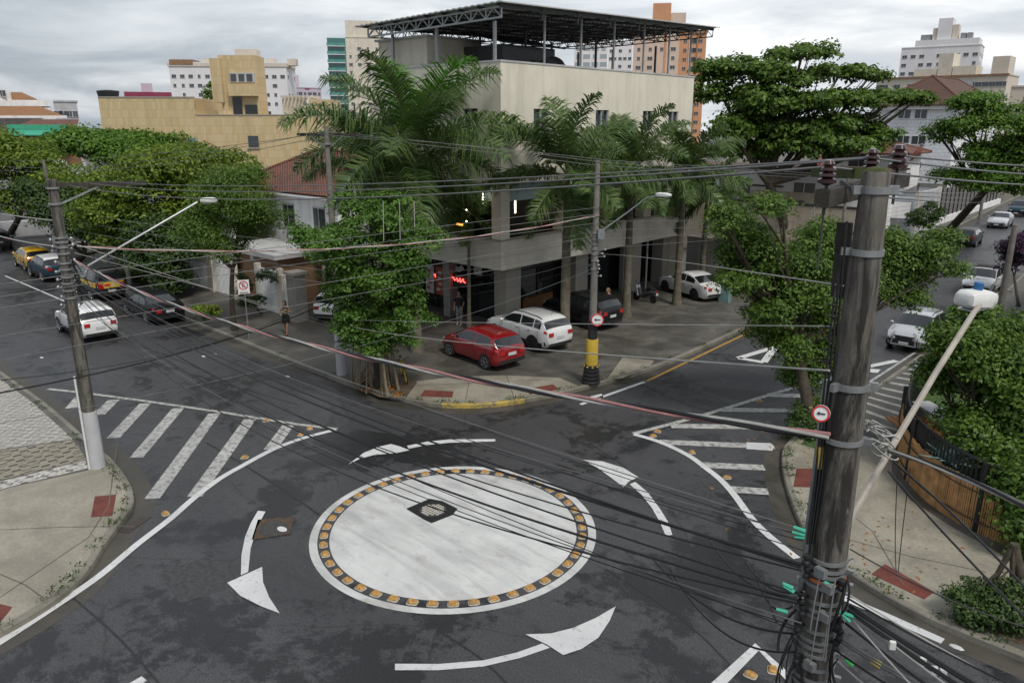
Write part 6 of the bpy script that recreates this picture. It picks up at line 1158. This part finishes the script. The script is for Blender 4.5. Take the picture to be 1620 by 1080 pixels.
ia=RD(1308,289,5.8); insul(ia,1.); pins.tube([(ia.x,ia.y,ca_a.z-.12),(ia.x,ia.y,ia.z)],.012,6)
ib=RD(1378,268,6.6); insul(ib,1.); pins.tube([(ib.x,ib.y,ib.z-.2),(ib.x,ib.y,ib.z)],.012,6)
ic=RD(1420,265,7.2); insul(ic,1.2); pins.tube([(ic.x,ic.y,ic.z-.3),(ic.x,ic.y,ic.z)],.012,6)
pins.tube([(ia.x,ia.y,ca_a.z-.5),(ia.x,ia.y,ca_a.z-.1)],.008,5); pins.build('insulator_pins','steel_dark',near)
# conduit and riser cables on the left flank
cp_=[]
for y in (600,700,800,900,1080): q=RD(1308-.125*(y-600),y,5.95); cp_.append(q)
MB().tube([cp_[0]]+cp_[1:],.026,8).build('conduit','galvanised',near); MB().tube([RD(1297.5,705,5.93),RD(1296,740,5.93)],.030,8).build('conduit_tape','yellow_paint',near)
mb=MB()
for k in range(3): mb.tube([RD(1340-k*5,350+k*40,5.95+k*.03),RD(1330-k*5,470,5.95),RD(1322-k*6,560,5.93),RD(1312-k*6,650,5.92),RD(1300-k*5,760,5.9),RD(1285-k*4,860,5.88)],.009,5)
for y in range(480,590,18): mb.tube([RD(1335-.1*(y-350)-14,y,5.95),RD(1335-.1*(y-350)+2,y+4,5.93)],.007,4)
mb.build('riser_cables','cable_black',near); q=RD(1337,352,6.12); MB().bar(q,RD(1326,470,6.1),.05,.10).build('side_board','wood_dark',near)
# spool insulators and clamps on the near pole
mb=MB()
for y,dx in ((885,-33),(905,-30),(945,-33),(965,-30),(990,-34),(1003,34),(985,30),(925,28),(1020,30),(1040,-30)): q=RD(1382-.1197*(y-275)+dx,y,5.85); MB().lathe(q,[(.012,-.05),(.03,-.045),(.03,-.02),(.018,0),(.03,.02),(.03,.045),(.012,.05)],10).bar(q,NP+Vector((0,0,q.z)),.02).build('spool_bracket','plastic_black',near)
def clip(p,q,mat='green_clip'): MB().tube([RD(*p,5.8),RD(*q,5.8)],[.012,.018],6).build('wire_grip',mat,near)
for i,(p,q) in enumerate((((1255,833),(1274,840)),((1253,841),(1273,846)),((1257,849),(1273,850)),((1239,926),(1256,936)),((1238,922),(1254,930)),((1228,963),(1246,968)),((1304,920),(1321,929)),((1327,966),(1344,982)),((1334,969),(1354,976)))): clip(p,q)
clip((1337,1042),(1349,1052),'green_bright'); clip((1378,1040),(1394,1050),'yellow_clip'); clip((1377,1045),(1392,1054),'yellow_clip')
MB().tube([RD(1342,886,5.8),RD(1352,889,5.8),RD(1350,883,5.8),RD(1342,886,5.8)],.006,5).build('shackle','galvanised',near)
# near street lamp arm + head
def lamp(parent,pts,r0,head_at,dirv,Lh,Wh,Hh,mat='lamp_white',arm='galvanised',cell=None):
    MB().tube(pts,r0,8).build('lamp_arm',arm,parent,smooth=True); d=Vector(dirv).normalized(); s=Vector((-d.y,d.x,0)).normalized(); up=d.cross(s)*-1 if (d.cross(s)).z<0 else d.cross(s); c=Vector(head_at); vs=[];n=12
    prof=[(-.5,.5,.5),(-.47,.85,.72),(-.35,.98,.95),(.15,1,1.),(.42,.75,.72),(.5,.5,.35)]
    for u,w,h in prof:
        for k in range(n): t_=2*PI*k/n; z=math.sin(t_); vs.append(c+d*(u*Lh)+s*(math.copysign(abs(math.cos(t_))**.45,math.cos(t_))*w*Wh/2)+up*(math.copysign(abs(z)**.55,z)*h*Hh*(.52 if z>0 else .42)))
    m=len(prof); hm=MB().add(vs,[(i*n+k,i*n+(k+1)%n,(i+1)*n+(k+1)%n,(i+1)*n+k) for i in range(m-1) for k in range(n)]+[tuple(range(n))[::-1],tuple((m-1)*n+k for k in range(n))]).build('lamp_head',mat,parent,smooth=True)
    MB().box(c-up*Hh*.41,(Lh*.7,Wh*.7,.012),math.atan2(d.y,d.x)).build('lens','head_glass',hm)
    if cell: MB().lathe(c+up*Hh*.5-d*Lh*.05,[(.045,0),(.048,.07),(.04,.085)],12).build('photocell','photocell_blue',hm)
ar=[RD(1340,835,6.2),RD(1352,808,6.35),RD(1415,700,7.2),RD(1480,590,8.2),RD(1540,495,9.2),RD(1550,483,9.35)]
lamp(near,ar,[.029]*4+[.030,.027],RD(1546,474,9.55),RD(1582,476,9.9)-RD(1512,478,9.2),.52,.26,.22,arm='lamp_arm_paint',cell=True)
random.seed(41)
for y in (930,975,1052,905):
    q=RD(1382-.1197*(y-275)+random.choice((-8,6,14)),y,5.78); MB().box(q,(.09,.05,.07),-.3).build('junction_box','galvanised',near)
mb=MB()
for k in range(13):
    y0=random.uniform(870,1060); y1=y0+random.uniform(30,120); dx0=random.choice((-40,-36,-30,30,34,36)); dx1=dx0+random.uniform(-25,25); a=RD(1382-.1197*(y0-275)+dx0,y0,5.85); b=RD(1382-.1197*(y1-275)+dx1,y1,5.82); mb.tube(curve(a,b,(random.uniform(-.12,.12),random.uniform(-.15,.05),random.uniform(-.1,.1))),random.choice((.006,.009,.012)),4)
mb.build('loose_cables','cable_black',near); mb=MB()
for k in range(4):
    y0=random.uniform(860,1000); y1=y0+random.uniform(60,160); dx0=random.uniform(-28,26); a=RD(1382-.1197*(y0-275)+dx0,y0,5.78); b=RD(1382-.1197*(y1-275)+dx0+random.uniform(-8,8),y1,5.76); mb.tube(curve(a,b,(0,-.03,0)),.006,4)
mb.build('tie_wires','galvanised',near)
mb=MB(); random.seed(31)
for k in range(16): p=RD(1370+random.uniform(-12,10),685+random.uniform(-25,15),6.1); q=RD(1408+random.uniform(-14,14),705+random.uniform(-20,20),6.9); mb.tube(curve(p,q,(random.uniform(-.15,.15),random.uniform(-.15,.15),random.uniform(-.15,.2))),.007,4)
mb.build('tangled_service_wires','cable_white',near)
# other poles
def pole(label,px_b,ztop,r0,r1,mat,z=.15,name='utility_pole'):
    g=G(*px_b,z) if len(px_b)==2 else Vector(px_b); r=thing(name,label,'utility pole',g); MB().lathe(g,[(r0,0),(r0*.97,1),((r0+r1)/2,ztop*.5),(r1,ztop-.15)],16).build('shaft',mat,r,smooth=True); return r,g
lp,Lg=pole('tall dark utility pole with painted foot on the left corner pavement',(155,738),8.55,.19,.125,'wood_pole'); LD=math.hypot(Lg.x,Lg.y)
def rings(r,g,ys,axis,D,rr,mat='galvanised',h=.05):
    for y in ys: z=RD(axis(y),y,D).z; MB().lathe((g.x,g.y,z),[(rr,-h/2),(rr+.02,-h/2),(rr+.02,h/2),(rr,h/2)],16).build('clamp_band',mat,r)
lax=lambda y:92+.1416*(y-290)
rings(lp,Lg,(297,322,375,382,390,400,415,425,437,447,458,470),lax,LD,.15); MB().lathe(Lg,[(.22,0),(.215,.1),(.2,1.75),(.197,1.78)],16).build('painted_foot','pale_grey_wall',lp,smooth=True)
MB().tube([Lg+Vector((-.16,-.18,0)),Lg+Vector((-.16,-.18,2.8))],.045,8).build('conduit','galvanised',lp); MB().tube([Lg+Vector((.02,-.24,0)),Lg+Vector((.02,-.24,2.9))],.03,8).build('conduit','lamp_white',lp)
zl=RD(97,293,LD).z; MB().bar((Lg.x-.1,Lg.y-.15,zl),(Lg.x+.9,Lg.y+2.1,zl),.1,.12).build('crossarm','wood_dark',lp); MB().bar((Lg.x,Lg.y,zl-.55),(Lg.x+.45,Lg.y+1.1,zl-.02),.05).build('brace','galvanised',lp)
mb=MB(); random.seed(14)
for y in (378,388,395,412,428,440,452,466,480): 
    for s in(-1,1): q=Vector((Lg.x+random.uniform(-.1,.1),Lg.y+s*.24,RD(lax(y),y,LD).z)); MB().bar((Lg.x,Lg.y,q.z),q,.03).ball(q,(.045,.045,.05),7,5).build('spool_bracket','galvanised',lp)
mb=MB(); 
for k in range(10): mb.tube(curve((Lg.x+.1,Lg.y+.15,RD(120,440,LD).z+random.uniform(-.5,.6)),(Lg.x+random.uniform(-.1,.35),Lg.y+random.uniform(.1,.5),RD(120,450,LD).z+random.uniform(-.7,.3)),(random.uniform(-.3,.3),.2,-.2)),.014,4)
mb.tube([(Lg.x-.12,Lg.y-.1,2.8),(Lg.x-.14,Lg.y-.1,5.4)],.03,6); mb.build('cable_loops','cable_black',lp)
la=RD(125,432,LD); lb=RD(312,320,25.3); lamp(lp,[(Lg.x,Lg.y,la.z-.25),(la.x+.05,la.y+.1,la.z-.1),RD(140,420,LD),lb],[.03,.035,.035,.03],RD(331,317,25.6),RD(345,317,25.9)-RD(316,318,25.2),.62,.26,.18)
kp,Kg=pole('slim utility pole with crossarm rising behind the ficus',(541,592),9.9,.19,.085,'pole_concrete'); KD=math.hypot(Kg.x,Kg.y); zk=RD(512,213,KD).z; MB().bar((Kg.x-1.15,Kg.y-.5,zk),(Kg.x+1.15,Kg.y+.6,zk),.09,.1).build('crossarm','wood_dark',kp); mb=MB(); [mb.bar((Kg.x,Kg.y,zk-.55),(Kg.x+s*.6,Kg.y+s*.3,zk-.05),.03) for s in(-1,1)]; mb.build('brace','galvanised',kp); rings(kp,Kg,(228,395,440,505),lambda y:511+.0765*(y-200),KD,.15); MB().lathe(Kg,[(.215,0),(.21,2.4)],16).build('pale_sleeve','pale_grey_wall',kp,smooth=True)
cpp,Cg=pole('utility pole with yellow guard and black base cushion on the corner pavement',(935,605),8.7,.17,.095,'pole_concrete'); CD=math.hypot(Cg.x,Cg.y)
MB().lathe(Cg,[(.235,.75),(.24,.8),(.235,1.75),(.225,1.8)],20).build('yellow_guard','yellow_plastic',cpp,smooth=True); mb=MB()
for k in range(5): z=.08+k*.15; mb.lathe(Cg+Vector((0,0,z)),[(.22,-.09),(.36-.02*k,-.05),(.38-.025*k,0),(.36-.02*k,.05),(.22,.09)],18)
mb.build('base_cushion','plastic_black',cpp,smooth=True); mb=MB(); [mb.ball(Cg+Vector((.275*math.cos(a),.275*math.sin(a),.70)),.04,6,4) for a in np.linspace(0,2*PI,9)[:-1]]; mb.build('cushion_dots','yellow_plastic',cpp)
mb=MB().lathe(Cg,[(.19,1.81),(.185,2.55)],16); mb.build('dark_wrap','plastic_black',cpp)
rings(cpp,Cg,(368,378,386,394,402,412,425,500),lambda y:954-.055*(y-260),CD,.13,'galvanised',.06); lb=RD(1040,310,28.3); z0=RD(952,365,CD); lamp(cpp,[(Cg.x,Cg.y,z0.z-.15),z0,RD(990,338,28.9),RD(1025,312,28.5),lb],.03,RD(1050,308.5,28.2),RD(1062,310,28)-RD(1036,308,28.4),.6,.26,.16); MB().box(RD(951,370,CD-.15),(.25,.25,.35),.7).build('terminal_box','galvanised',cpp)
mb=MB(); random.seed(19)
for k in range(8): p=RD(952,395+k*6,CD-.1); q=p+Vector((random.uniform(-.2,.2),random.uniform(-.2,.2),0)); MB().ball(q,(.06,.06,.05),6,4).bar(q,(Cg.x,Cg.y,q.z),.03).build('spool_bracket','galvanised',cpp)
r,g=pole('slim pole at the kerb far up the left street edge',(-62,18.9,.15),7.5,.14,.1,'pole_concrete'); 
r,Qg=pole('utility pole at the left kerb far up the right street',G(1549,348,.15)[:] ,8.3,.16,.11,'pole_concrete'); MB().bar((Qg.x-.3,Qg.y-.9,8),(Qg.x+.3,Qg.y+.9,8),.1).build('crossarm','wood_dark',r); MB().box((Qg.x+.25,Qg.y-.2,6.9),(.4,.5,.8)).build('transformer','pale_grey_wall',r); lamp(r,[(Qg.x,Qg.y,6.6),(Qg.x+1.2,Qg.y-.5,7.2),(Qg.x+1.9,Qg.y-.8,7.25)],.03,(Qg.x+2.2,Qg.y-.9,7.25),(1,-.4,0),.7,.28,.2)
r,g=pole('concrete pole behind the bougainvillea on the right street',(-7.3,46.5,.15),5.0,.17,.14,'pole_concrete')
r,g=pole('thin pale post in the vacant lot beside the near pole top',(-17.6,51.5,.15),6.6,.13,.09,'pole_concrete',name='post'); 
r,g=pole('thin grey post by the corrugated hoarding',(-19.0,50.0,.15),4.9,.05,.04,'steel_grey',name='post'); MB().bar((g.x,g.y,3.6),(g.x-1.9,g.y+.4,3.75),.04).build('arm','steel_grey',r)
r,g=pole('white slanted guard post beside the hedge on the left street',(-50.0,19.0,.15),2.6,.14,.12,'white_gate',name='post')
# signs
def text_mesh(txt,size,mat,parent,mtx):
    cu=bpy.data.curves.new('txt','FONT'); cu.body=txt; cu.size=size; cu.align_x='CENTER'; cu.align_y='CENTER'; cu.extrude=.003; o=bpy.data.objects.new('txt',cu); C.objects.link(o); dg=bpy.context.evaluated_depsgraph_get(); me=bpy.data.meshes.new_from_object(o.evaluated_get(dg)); bpy.data.objects.remove(o); me.materials.clear(); me.materials.append(M[mat]); q=bpy.data.objects.new('lettering',me); C.objects.link(q); q.parent=parent; q.matrix_local=mtx; return q
def face_frame(n): # local frame: x right, y up, z = n (towards viewer)
    n=Vector(n).normalized(); up=Vector((0,0,1)); x=up.cross(n).normalized(); y=n.cross(x); m=Matrix((x,y,n)).transposed().to_4x4(); return m
def ringm(mb,r0,r1,z,n=40): return mb.add([(q*math.cos(2*PI*k/n),q*math.sin(2*PI*k/n),z) for q in(r0,r1) for k in range(n)],[(k,n+k,n+(k+1)%n,(k+1)%n) for k in range(n)])
def dsc(mb,r,z,n=40): return mb.poly([(r*math.cos(2*PI*k/n),r*math.sin(2*PI*k/n),z) for k in range(n)])
def arrow(mb,s,z): return mb.poly([(-.62*s,0,z),(-.2*s,.3*s,z),(-.2*s,.1*s,z),(.62*s,.1*s,z),(.62*s,-.1*s,z),(-.2*s,-.1*s,z),(-.2*s,-.3*s,z)][::-1])
def sub(mb,nm,mat,r,mtx): o=mb.build(nm,mat,None,origin=(0,0,0)); o.parent=r; o.matrix_local=mtx; return o
def round_sign(label,c,n,R):
    r=thing('traffic_sign',label,'traffic sign',c); m=face_frame(n); sub(MB().lathe((0,0,-.02),[(R,0),(R,.018)],40),'plate','sign_white',r,m); sub(ringm(MB(),R*.8,R*1.0,.004),'red_ring','sign_red',r,m); sub(arrow(MB(),R*.8,.004),'arrow','sign_black',r,m); return r
c=RD(945,506,CD-.28); round_sign('round red ringed sign with left arrow on the yellow guarded pole',c,(-c.x+4,-c.y-2,.5),.25)
c=RD(1299,654,5.72); round_sign('round red ringed sign with left arrow beside the near pole',c,(-c.x*1-.6,-c.y,1.2),.062)
g=G(394,534,.15); r=thing('no_parking_sign','white no parking sign with crossed E on a thin grey post at the left kerb','traffic sign',g); top=RD(386,455,math.hypot(g.x,g.y)); MB().tube([g,(g.x,g.y,top.z)],.03,8).build('post','galvanised',r)
n=Vector((-top.x+2,-top.y,1.5)); m=face_frame(n); m.translation=Vector((g.x,g.y,top.z))-g+Vector((.04,-.05,.05)); sub(MB().box((0,0,-.01),(.52,.66,.016)),'plate','sign_white',r,m); m2=m@Matrix.Translation((0,.07,0)); sub(ringm(MB(),.165,.21,.004),'red_ring','sign_red',r,m2); text_mesh('E',.30,'sign_black',r,m2@Matrix.Translation((0,0,.002))); sub(MB().box((0,0,.009),(.36,.035,.002),-PI/4),'red_bar','sign_red',r,m2); sub(MB().box((0,-.27,.0),(.36,.035,.006)),'caption_bar','sign_black',r,m)
# birds on the wires
def bird(label,c,az,sc=1.):
    c=Vector(c); r=thing('dove',label,'bird',c); R=Matrix.Rotation(az,3,'Z'); pa=.45; T=lambda x,y,z:tuple(c+R@Vector(((x*math.cos(pa)-(z-.03)*math.sin(pa)),y,(x*math.sin(pa)+(z-.03)*math.cos(pa))+.03))*sc)
    mb=MB(); mb.tube([T(-.15,0,.0),T(-.10,0,.03),T(-.05,0,.065),T(.0,0,.09),T(.045,0,.12),T(.07,0,.15)],[.010*sc,.022*sc,.042*sc,.048*sc,.036*sc,.024*sc],10); mb.build('body','bird_feather',r,smooth=True)
    h=MB().ball(T(.085,0,.175),(.024*sc,.022*sc,.024*sc),10,7).build('head','bird_head',r,smooth=True); MB().tube([T(.105,0,.175),T(.128,0,.170)],[.006*sc,.002*sc],6).build('beak','sign_black',h); MB().ball(T(.092,.02,.18),.004*sc,6,4).build('eye','sign_black',h)
    mb=MB().add([T(-.11,-.012,.02),T(-.11,.012,.02),T(-.21,.026,-.045),T(-.21,-.026,-.045),T(-.11,-.012,.012),T(-.11,.012,.012),T(-.21,.026,-.053),T(-.21,-.026,-.053)],[(0,1,2,3),(7,6,5,4),(0,4,5,1),(1,5,6,2),(2,6,7,3),(3,7,4,0)]); mb.build('tail','bird_feather',r)
    for s in(-1,1): MB().tube([T(.03,s*.034,.11),T(-.02,s*.045,.075),T(-.13,s*.02,.02)],[.012*sc,.02*sc,.005*sc],8).build('wing','bird_feather',r,smooth=True)
    mb=MB(); [mb.tube([T(.0,s*.015,.05),T(.005,s*.015,-.002)],.004*sc,4) for s in(-1,1)]; mb.build('legs','tactile_red',r)
bird('ruddy dove perched in profile on a wire right of the near pole top',RD(1454,249,8.6),.35,.6); bird('ruddy dove perched on a wire left of the near pole top, seen from behind',RD(1296,265,7.6),2.3,.52)
# ================================================================== OVERHEAD WIRES
NW=[0]
def wire(A,B,mid,r=.012,mat='cable_grey',label=None,group=None,n=26,tw=None,sag=None):
    A=Vector(A);B=Vector(B)
    def P(t,s): p=A.lerp(B,t); p.z-=4*s*t*(1-t); return p
    if sag is None:
        mx_,my_=mid; lo,hi=-1.,9.
        def yat(s):
            best=None
            for i in range(201):
                q=PX(P(i/200,s)); d=abs(q[0]-mx_)
                if best is None or d<best[0]: best=(d,q[1])
            return best[1]
        for _ in range(18):
            m=(lo+hi)/2
            if yat(m)<my_: lo=m
            else: hi=m
        sag=(lo+hi)/2
    sag=max(-.05,min(sag,3.2)); pts=[P(i/n,sag) for i in range(n+1)]; mb=MB()
    if tw:
        n2=140; pts=[P(i/n2,sag) for i in range(n2+1)]; Ln=(B-A).length
        for k,mt in enumerate(tw):
            mb.cur=k; mb.tube([p+Vector((0,math.cos(i/n2*Ln*2.4+k*2.1)*r*.8,math.sin(i/n2*Ln*2.4+k*2.1)*r*.8)) for i,p in enumerate(pts)],r*.7,5)
        o=mb.build('overhead_cable',list(tw),smooth=True)
    else: o=mb.tube(pts,r,5).build('overhead_wire',mat,smooth=True)
    tag(o,label,'overhead wire',group); return o
LT=lambda y,dx=0,D=LD:RD(lax(y)+dx,y,D); CT=lambda x,y:RD(x,y,CD-.1); KT=lambda x,y:RD(x,y,KD-.1)
# primary lines: left pole crossarm -> near pole insulators -> beyond
for k,(dx,dy,tgt,my_,nm) in enumerate(((10,292,(1308,264,5.8),311,'lowest'),(40,289,(1378,250,6.6),300,'middle'),(70,287,(1420,246,7.2),292,'highest'))):
    wire(RD(95+dx,dy,LD+.2),RD(*tgt),(640,my_-1-k),.009,'cable_grey','%s of three primary wires from the left pole crossarm to the near pole top'%nm)
for k,(s,e,nm) in enumerate((((1308,264,5.8),(1720,296,13),'lowest'),((1378,250,6.6),(1720,280,13.5),'middle'),((1420,246,7.2),(1720,264,14),'highest'))):
    wire(RD(*s),RD(*e),None,.009,'cable_grey','%s of three bare primary wires leaving the near pole to the right'%nm,sag=.03)
for k,(a,b,m_,nm) in enumerate((((503,212),(945,262),(740,237),'lowest'),((512,208),(953,257),(740,229),'middle'),((529,213),(965,254),(760,222),'highest'))):
    wire(KT(*a),CT(*b),m_,.010,'cable_grey','%s of three bare wires from slim pole top to yellow guarded pole top'%nm)
    wire(CT(*b),RD(1548+4*k,300-3*k,math.hypot(Qg.x,Qg.y)),(1190,262+3*k-4),.010,'cable_grey','%s of three bare wires from the yellow guarded pole up the right street'%nm)
    wire(KT(*a),RD(-60,250+6*k,75),(300,238+8*k),.012,'cable_grey','%s of three bare wires from the slim pole away along the left street'%nm)
# twisted pink cables
wire(LT(412,8),RD(1312,690,5.85),(760,602),.024,None,'thick pink twisted cable from the left pole to the near pole above the roundabout',tw=('cable_pink','cable_white','cable_black'))
wire(LT(390,16),CT(948,340),(640,386),.022,None,'pink twisted cable from the left pole over the ficus to the yellow guarded pole',tw=('cable_pink','cable_white'))
wire(LT(395,-4),RD(-80,330,38),(40,366),.018,'cable_white','pale cable from the left pole leaving past the left edge above the parked cars',sag=.2) if False else wire(LT(391,-4),RD(-90,338,40),None,.018,'cable_white','pale cable from the left pole leaving past the left edge above the parked cars',sag=.25)
wire(LT(350,-2),RD(-90,318,40),None,.015,'cable_white','upper pale cable from the left pole leaving past the left edge',sag=.1)
# black bundle across the roundabout
GB='dark cables sagging from the left pole across the roundabout to the near pole'; LBU='dark cable in the bundle sagging from left pole to near pole across the roundabout'
for k,(ya,xb,yb,mx_,my_,rr_) in enumerate(((415,1272,838,702,655,.008),(420,1272,845,800,712,.007),(432,1270,855,702,690,.006),(438,1268,892,702,716,.022),(444,1266,897,560,652,.018),(450,1268,902,671,733,.012),(455,1270,940,671,738,.015),(460,1262,948,613,742,.020),(466,1262,954,800,838,.014),(472,1268,985,700,790,.010),(478,1265,992,760,822,.009),(485,1268,1000,640,752,.008),(440,1270,870,640,660,.006),(426,1272,848,560,610,.006))):
    wire(LT(ya,6),RD(xb,yb,5.8),(mx_,my_),rr_*.68,'cable_black' if k not in(0,1,9) else 'cable_grey',LBU,GB,n=40)
# service loop cables near the pole
GL='black looped service cables on the left of the near pole'
for k,(a,b,s) in enumerate((((1120,850),(1262,945),.18),((1030,880),(1262,1002),.22),((1060,900),(1262,1030),.3),((1195,905),(1270,945),.25),((1210,915),(1230,985),.06),((1180,890),(1272,935),.12))): wire(RD(*a,7.6-k*.1),RD(*b,5.8),None,.010,'cable_black','black service cable looping into the left side of the near pole',GL,sag=s)
# cables leaving the near pole to the lower right
GR='cables leaving the near pole towards the lower right'
for k,(a,b,D2,rr_,mt) in enumerate((((1340,945),(1680,1120),5.2,.008,'cable_black'),((1345,958),(1690,1165),5.0,.022,'cable_black'),((1342,965),(1690,1190),4.9,.018,'cable_black'),((1338,985),(1640,1200),4.6,.012,'cable_black'),((1345,975),(1560,1200),4.6,.006,'cable_white'),((1352,970),(1640,1180),4.8,.006,'cable_white'),((1330,1010),(1560,1130),4.9,.010,'cable_grey'),((1330,1015),(1600,1160),4.8,.009,'cable_grey'),((1325,1045),(1500,1180),4.8,.008,'cable_white'),((1335,935),(1700,1135),5.3,.007,'cable_white'),((1325,1030),(1530,1150),4.9,.010,'cable_black'))):
    wire(RD(*a,5.85),RD(*b,D2),None,rr_,mt,'cable leaving the near pole towards the lower right corner',GR,sag=.03)
for (x,y) in ((1412,1020),(1460,1046),(1478,1060),(1492,1064)):
    p=RD(x,y,5.5); MB().box(p,(.04,.03,.06),.5).build('cable_clamp','lamp_white',None,label='white plastic clamp on the cables at the lower right of the near pole',cat='cable clamp',group='clamps on the lower right cables')
# right side cables from the lamp arm joint
wire(RD(1405,712,6.7),RD(1680,832,5.6),(1540,762),.016,None,'thick black and white twisted cable from the lamp arm past the bamboo fence',tw=('cable_black','cable_white','cable_grey'))
wire(RD(1415,732,6.6),RD(1690,1005,5.6),(1520,825),.010,'cable_black','upper of two thin dark cables running down right from the lamp arm joint')
wire(RD(1405,745,6.5),RD(1650,1005,5.6),(1500,850),.009,'cable_black','lower of two thin dark cables running down right from the lamp arm joint')
wire(RD(1345,868,6.0),RD(1690,1010,6.6),(1520,955),.006,'cable_black','thin black cable crossing the red tactile plate at lower right')
for k in range(2): wire(RD(1420+20*k,745-5*k,6.8),RD(1418+3*k,905,6.6),None,.004,'cable_black','thin hanging loop of wire in front of the concrete corner at right','hanging wire loops',sag=.1)
# white service lines from centre and slim poles to the near pole
wire(CT(952,402),RD(1334,452,5.95),(1180,418),.006,'cable_white','thin pale service wire from the yellow guarded pole to the upper near pole')
wire(KT(536,512),RD(1312,586,5.9),(800,548),.009,'cable_white','long pale cable from the slim pole to the middle of the near pole')
wire(KT(535,505),RD(1322,516,5.95),(900,512),.005,'cable_white','thin pale wire from the slim pole level across to the near pole')
# rising lines from the left edge to the yellow guarded pole
GE='pale wires rising from the left edge to the yellow guarded pole'
for k,(y0,x1,y1,mx_,my_) in enumerate(((452,948,328,430,376),(472,949,338,430,400),(490,950,352,430,418),(535,950,372,430,462),(575,950,398,430,482))): wire(RD(-60,y0+6,21+k*.5),CT(x1,y1),(mx_,my_),.009,'cable_grey','pale wire rising from the left edge to the yellow guarded pole',GE)
wire(RD(-60,632,18),KT(538,470),(330,546),.02,'cable_black','thick black cable with clips from the left edge to the slim pole'); wire(RD(-60,606,18),KT(537,455),(270,560),.008,'cable_black','thin dark cable from the left edge to the slim pole'); wire(RD(-60,680,17),CT(950,420),(350,600),.006,'cable_grey','lowest thin wire from the left edge to the yellow guarded pole')
for x,y in ((207,570),(235,563),(330,535),(345,538),(315,530),(265,545)):
    pass
wire(LT(400,10),KT(535,515),(320,452),.008,'cable_white','pale cable from the left pole descending to the slim pole')
wire(LT(384,8),KT(533,520),(250,430),.010,'cable_white','upper pale cable from the left pole descending to the slim pole')
GC='fine wires between the slim pole and the yellow guarded pole'
for k in range(7): wire(KT(531+k*.7,395+k*12),CT(950,352+k*10),(740,388+k*13),.005,'cable_grey' if k%2 else 'cable_black','fine wire between the slim pole and the yellow guarded pole',GC)
GD='cables running away along the left street from the slim pole'
for k in range(4): wire(KT(528+k,390+k*20),RD(-40,300+k*12,72),None,.012,'cable_grey','cable running away along the left street from the slim pole',GD,sag=.4)
GQ='wires running up the right street from the yellow guarded pole'
for k in range(4): wire(CT(952,350+k*14),RD(1540+k*4,306+k*5,80),(1220,345+k*9),.008,'cable_grey','wire running up the right street from the yellow guarded pole',GQ)
GS='insulated lines at the near pole top leaving up the right street'
for k in range(3): wire(RD(1360+k*18,300+k*6,6.1),RD(1552+k*4,300+k*8,72),None,.007,'cable_grey','insulated line from the near pole top up the right street',GS,sag=.12)
for x in (1246,1273,1180): pass
for x0,y0,y1 in ((606,318,381),(632,318,380),(655,318,360)): wire(RD(x0,y0,26),RD(x0+1,y1,26),None,.012,'cable_white','thin vertical spacer hanging from the wires above the ficus','spacers above the ficus',sag=0.)
# litter on the road
random.seed(77)
for k,(x,y) in enumerate(((66,566),(322,564),(340,561),(455,596),(1290,955),(1513,1024),(1280,605))):
    g=G(x,y); rr_=.09; MB().lathe((g.x,g.y,.012),[(rr_,0),(rr_*.8,.02),(.02,.03)],7,ex=1.6,ey=.8).build('litter_scrap','plate',None,label='crumpled pale scrap of litter on the asphalt',cat='litter',group='scraps of litter on the road')
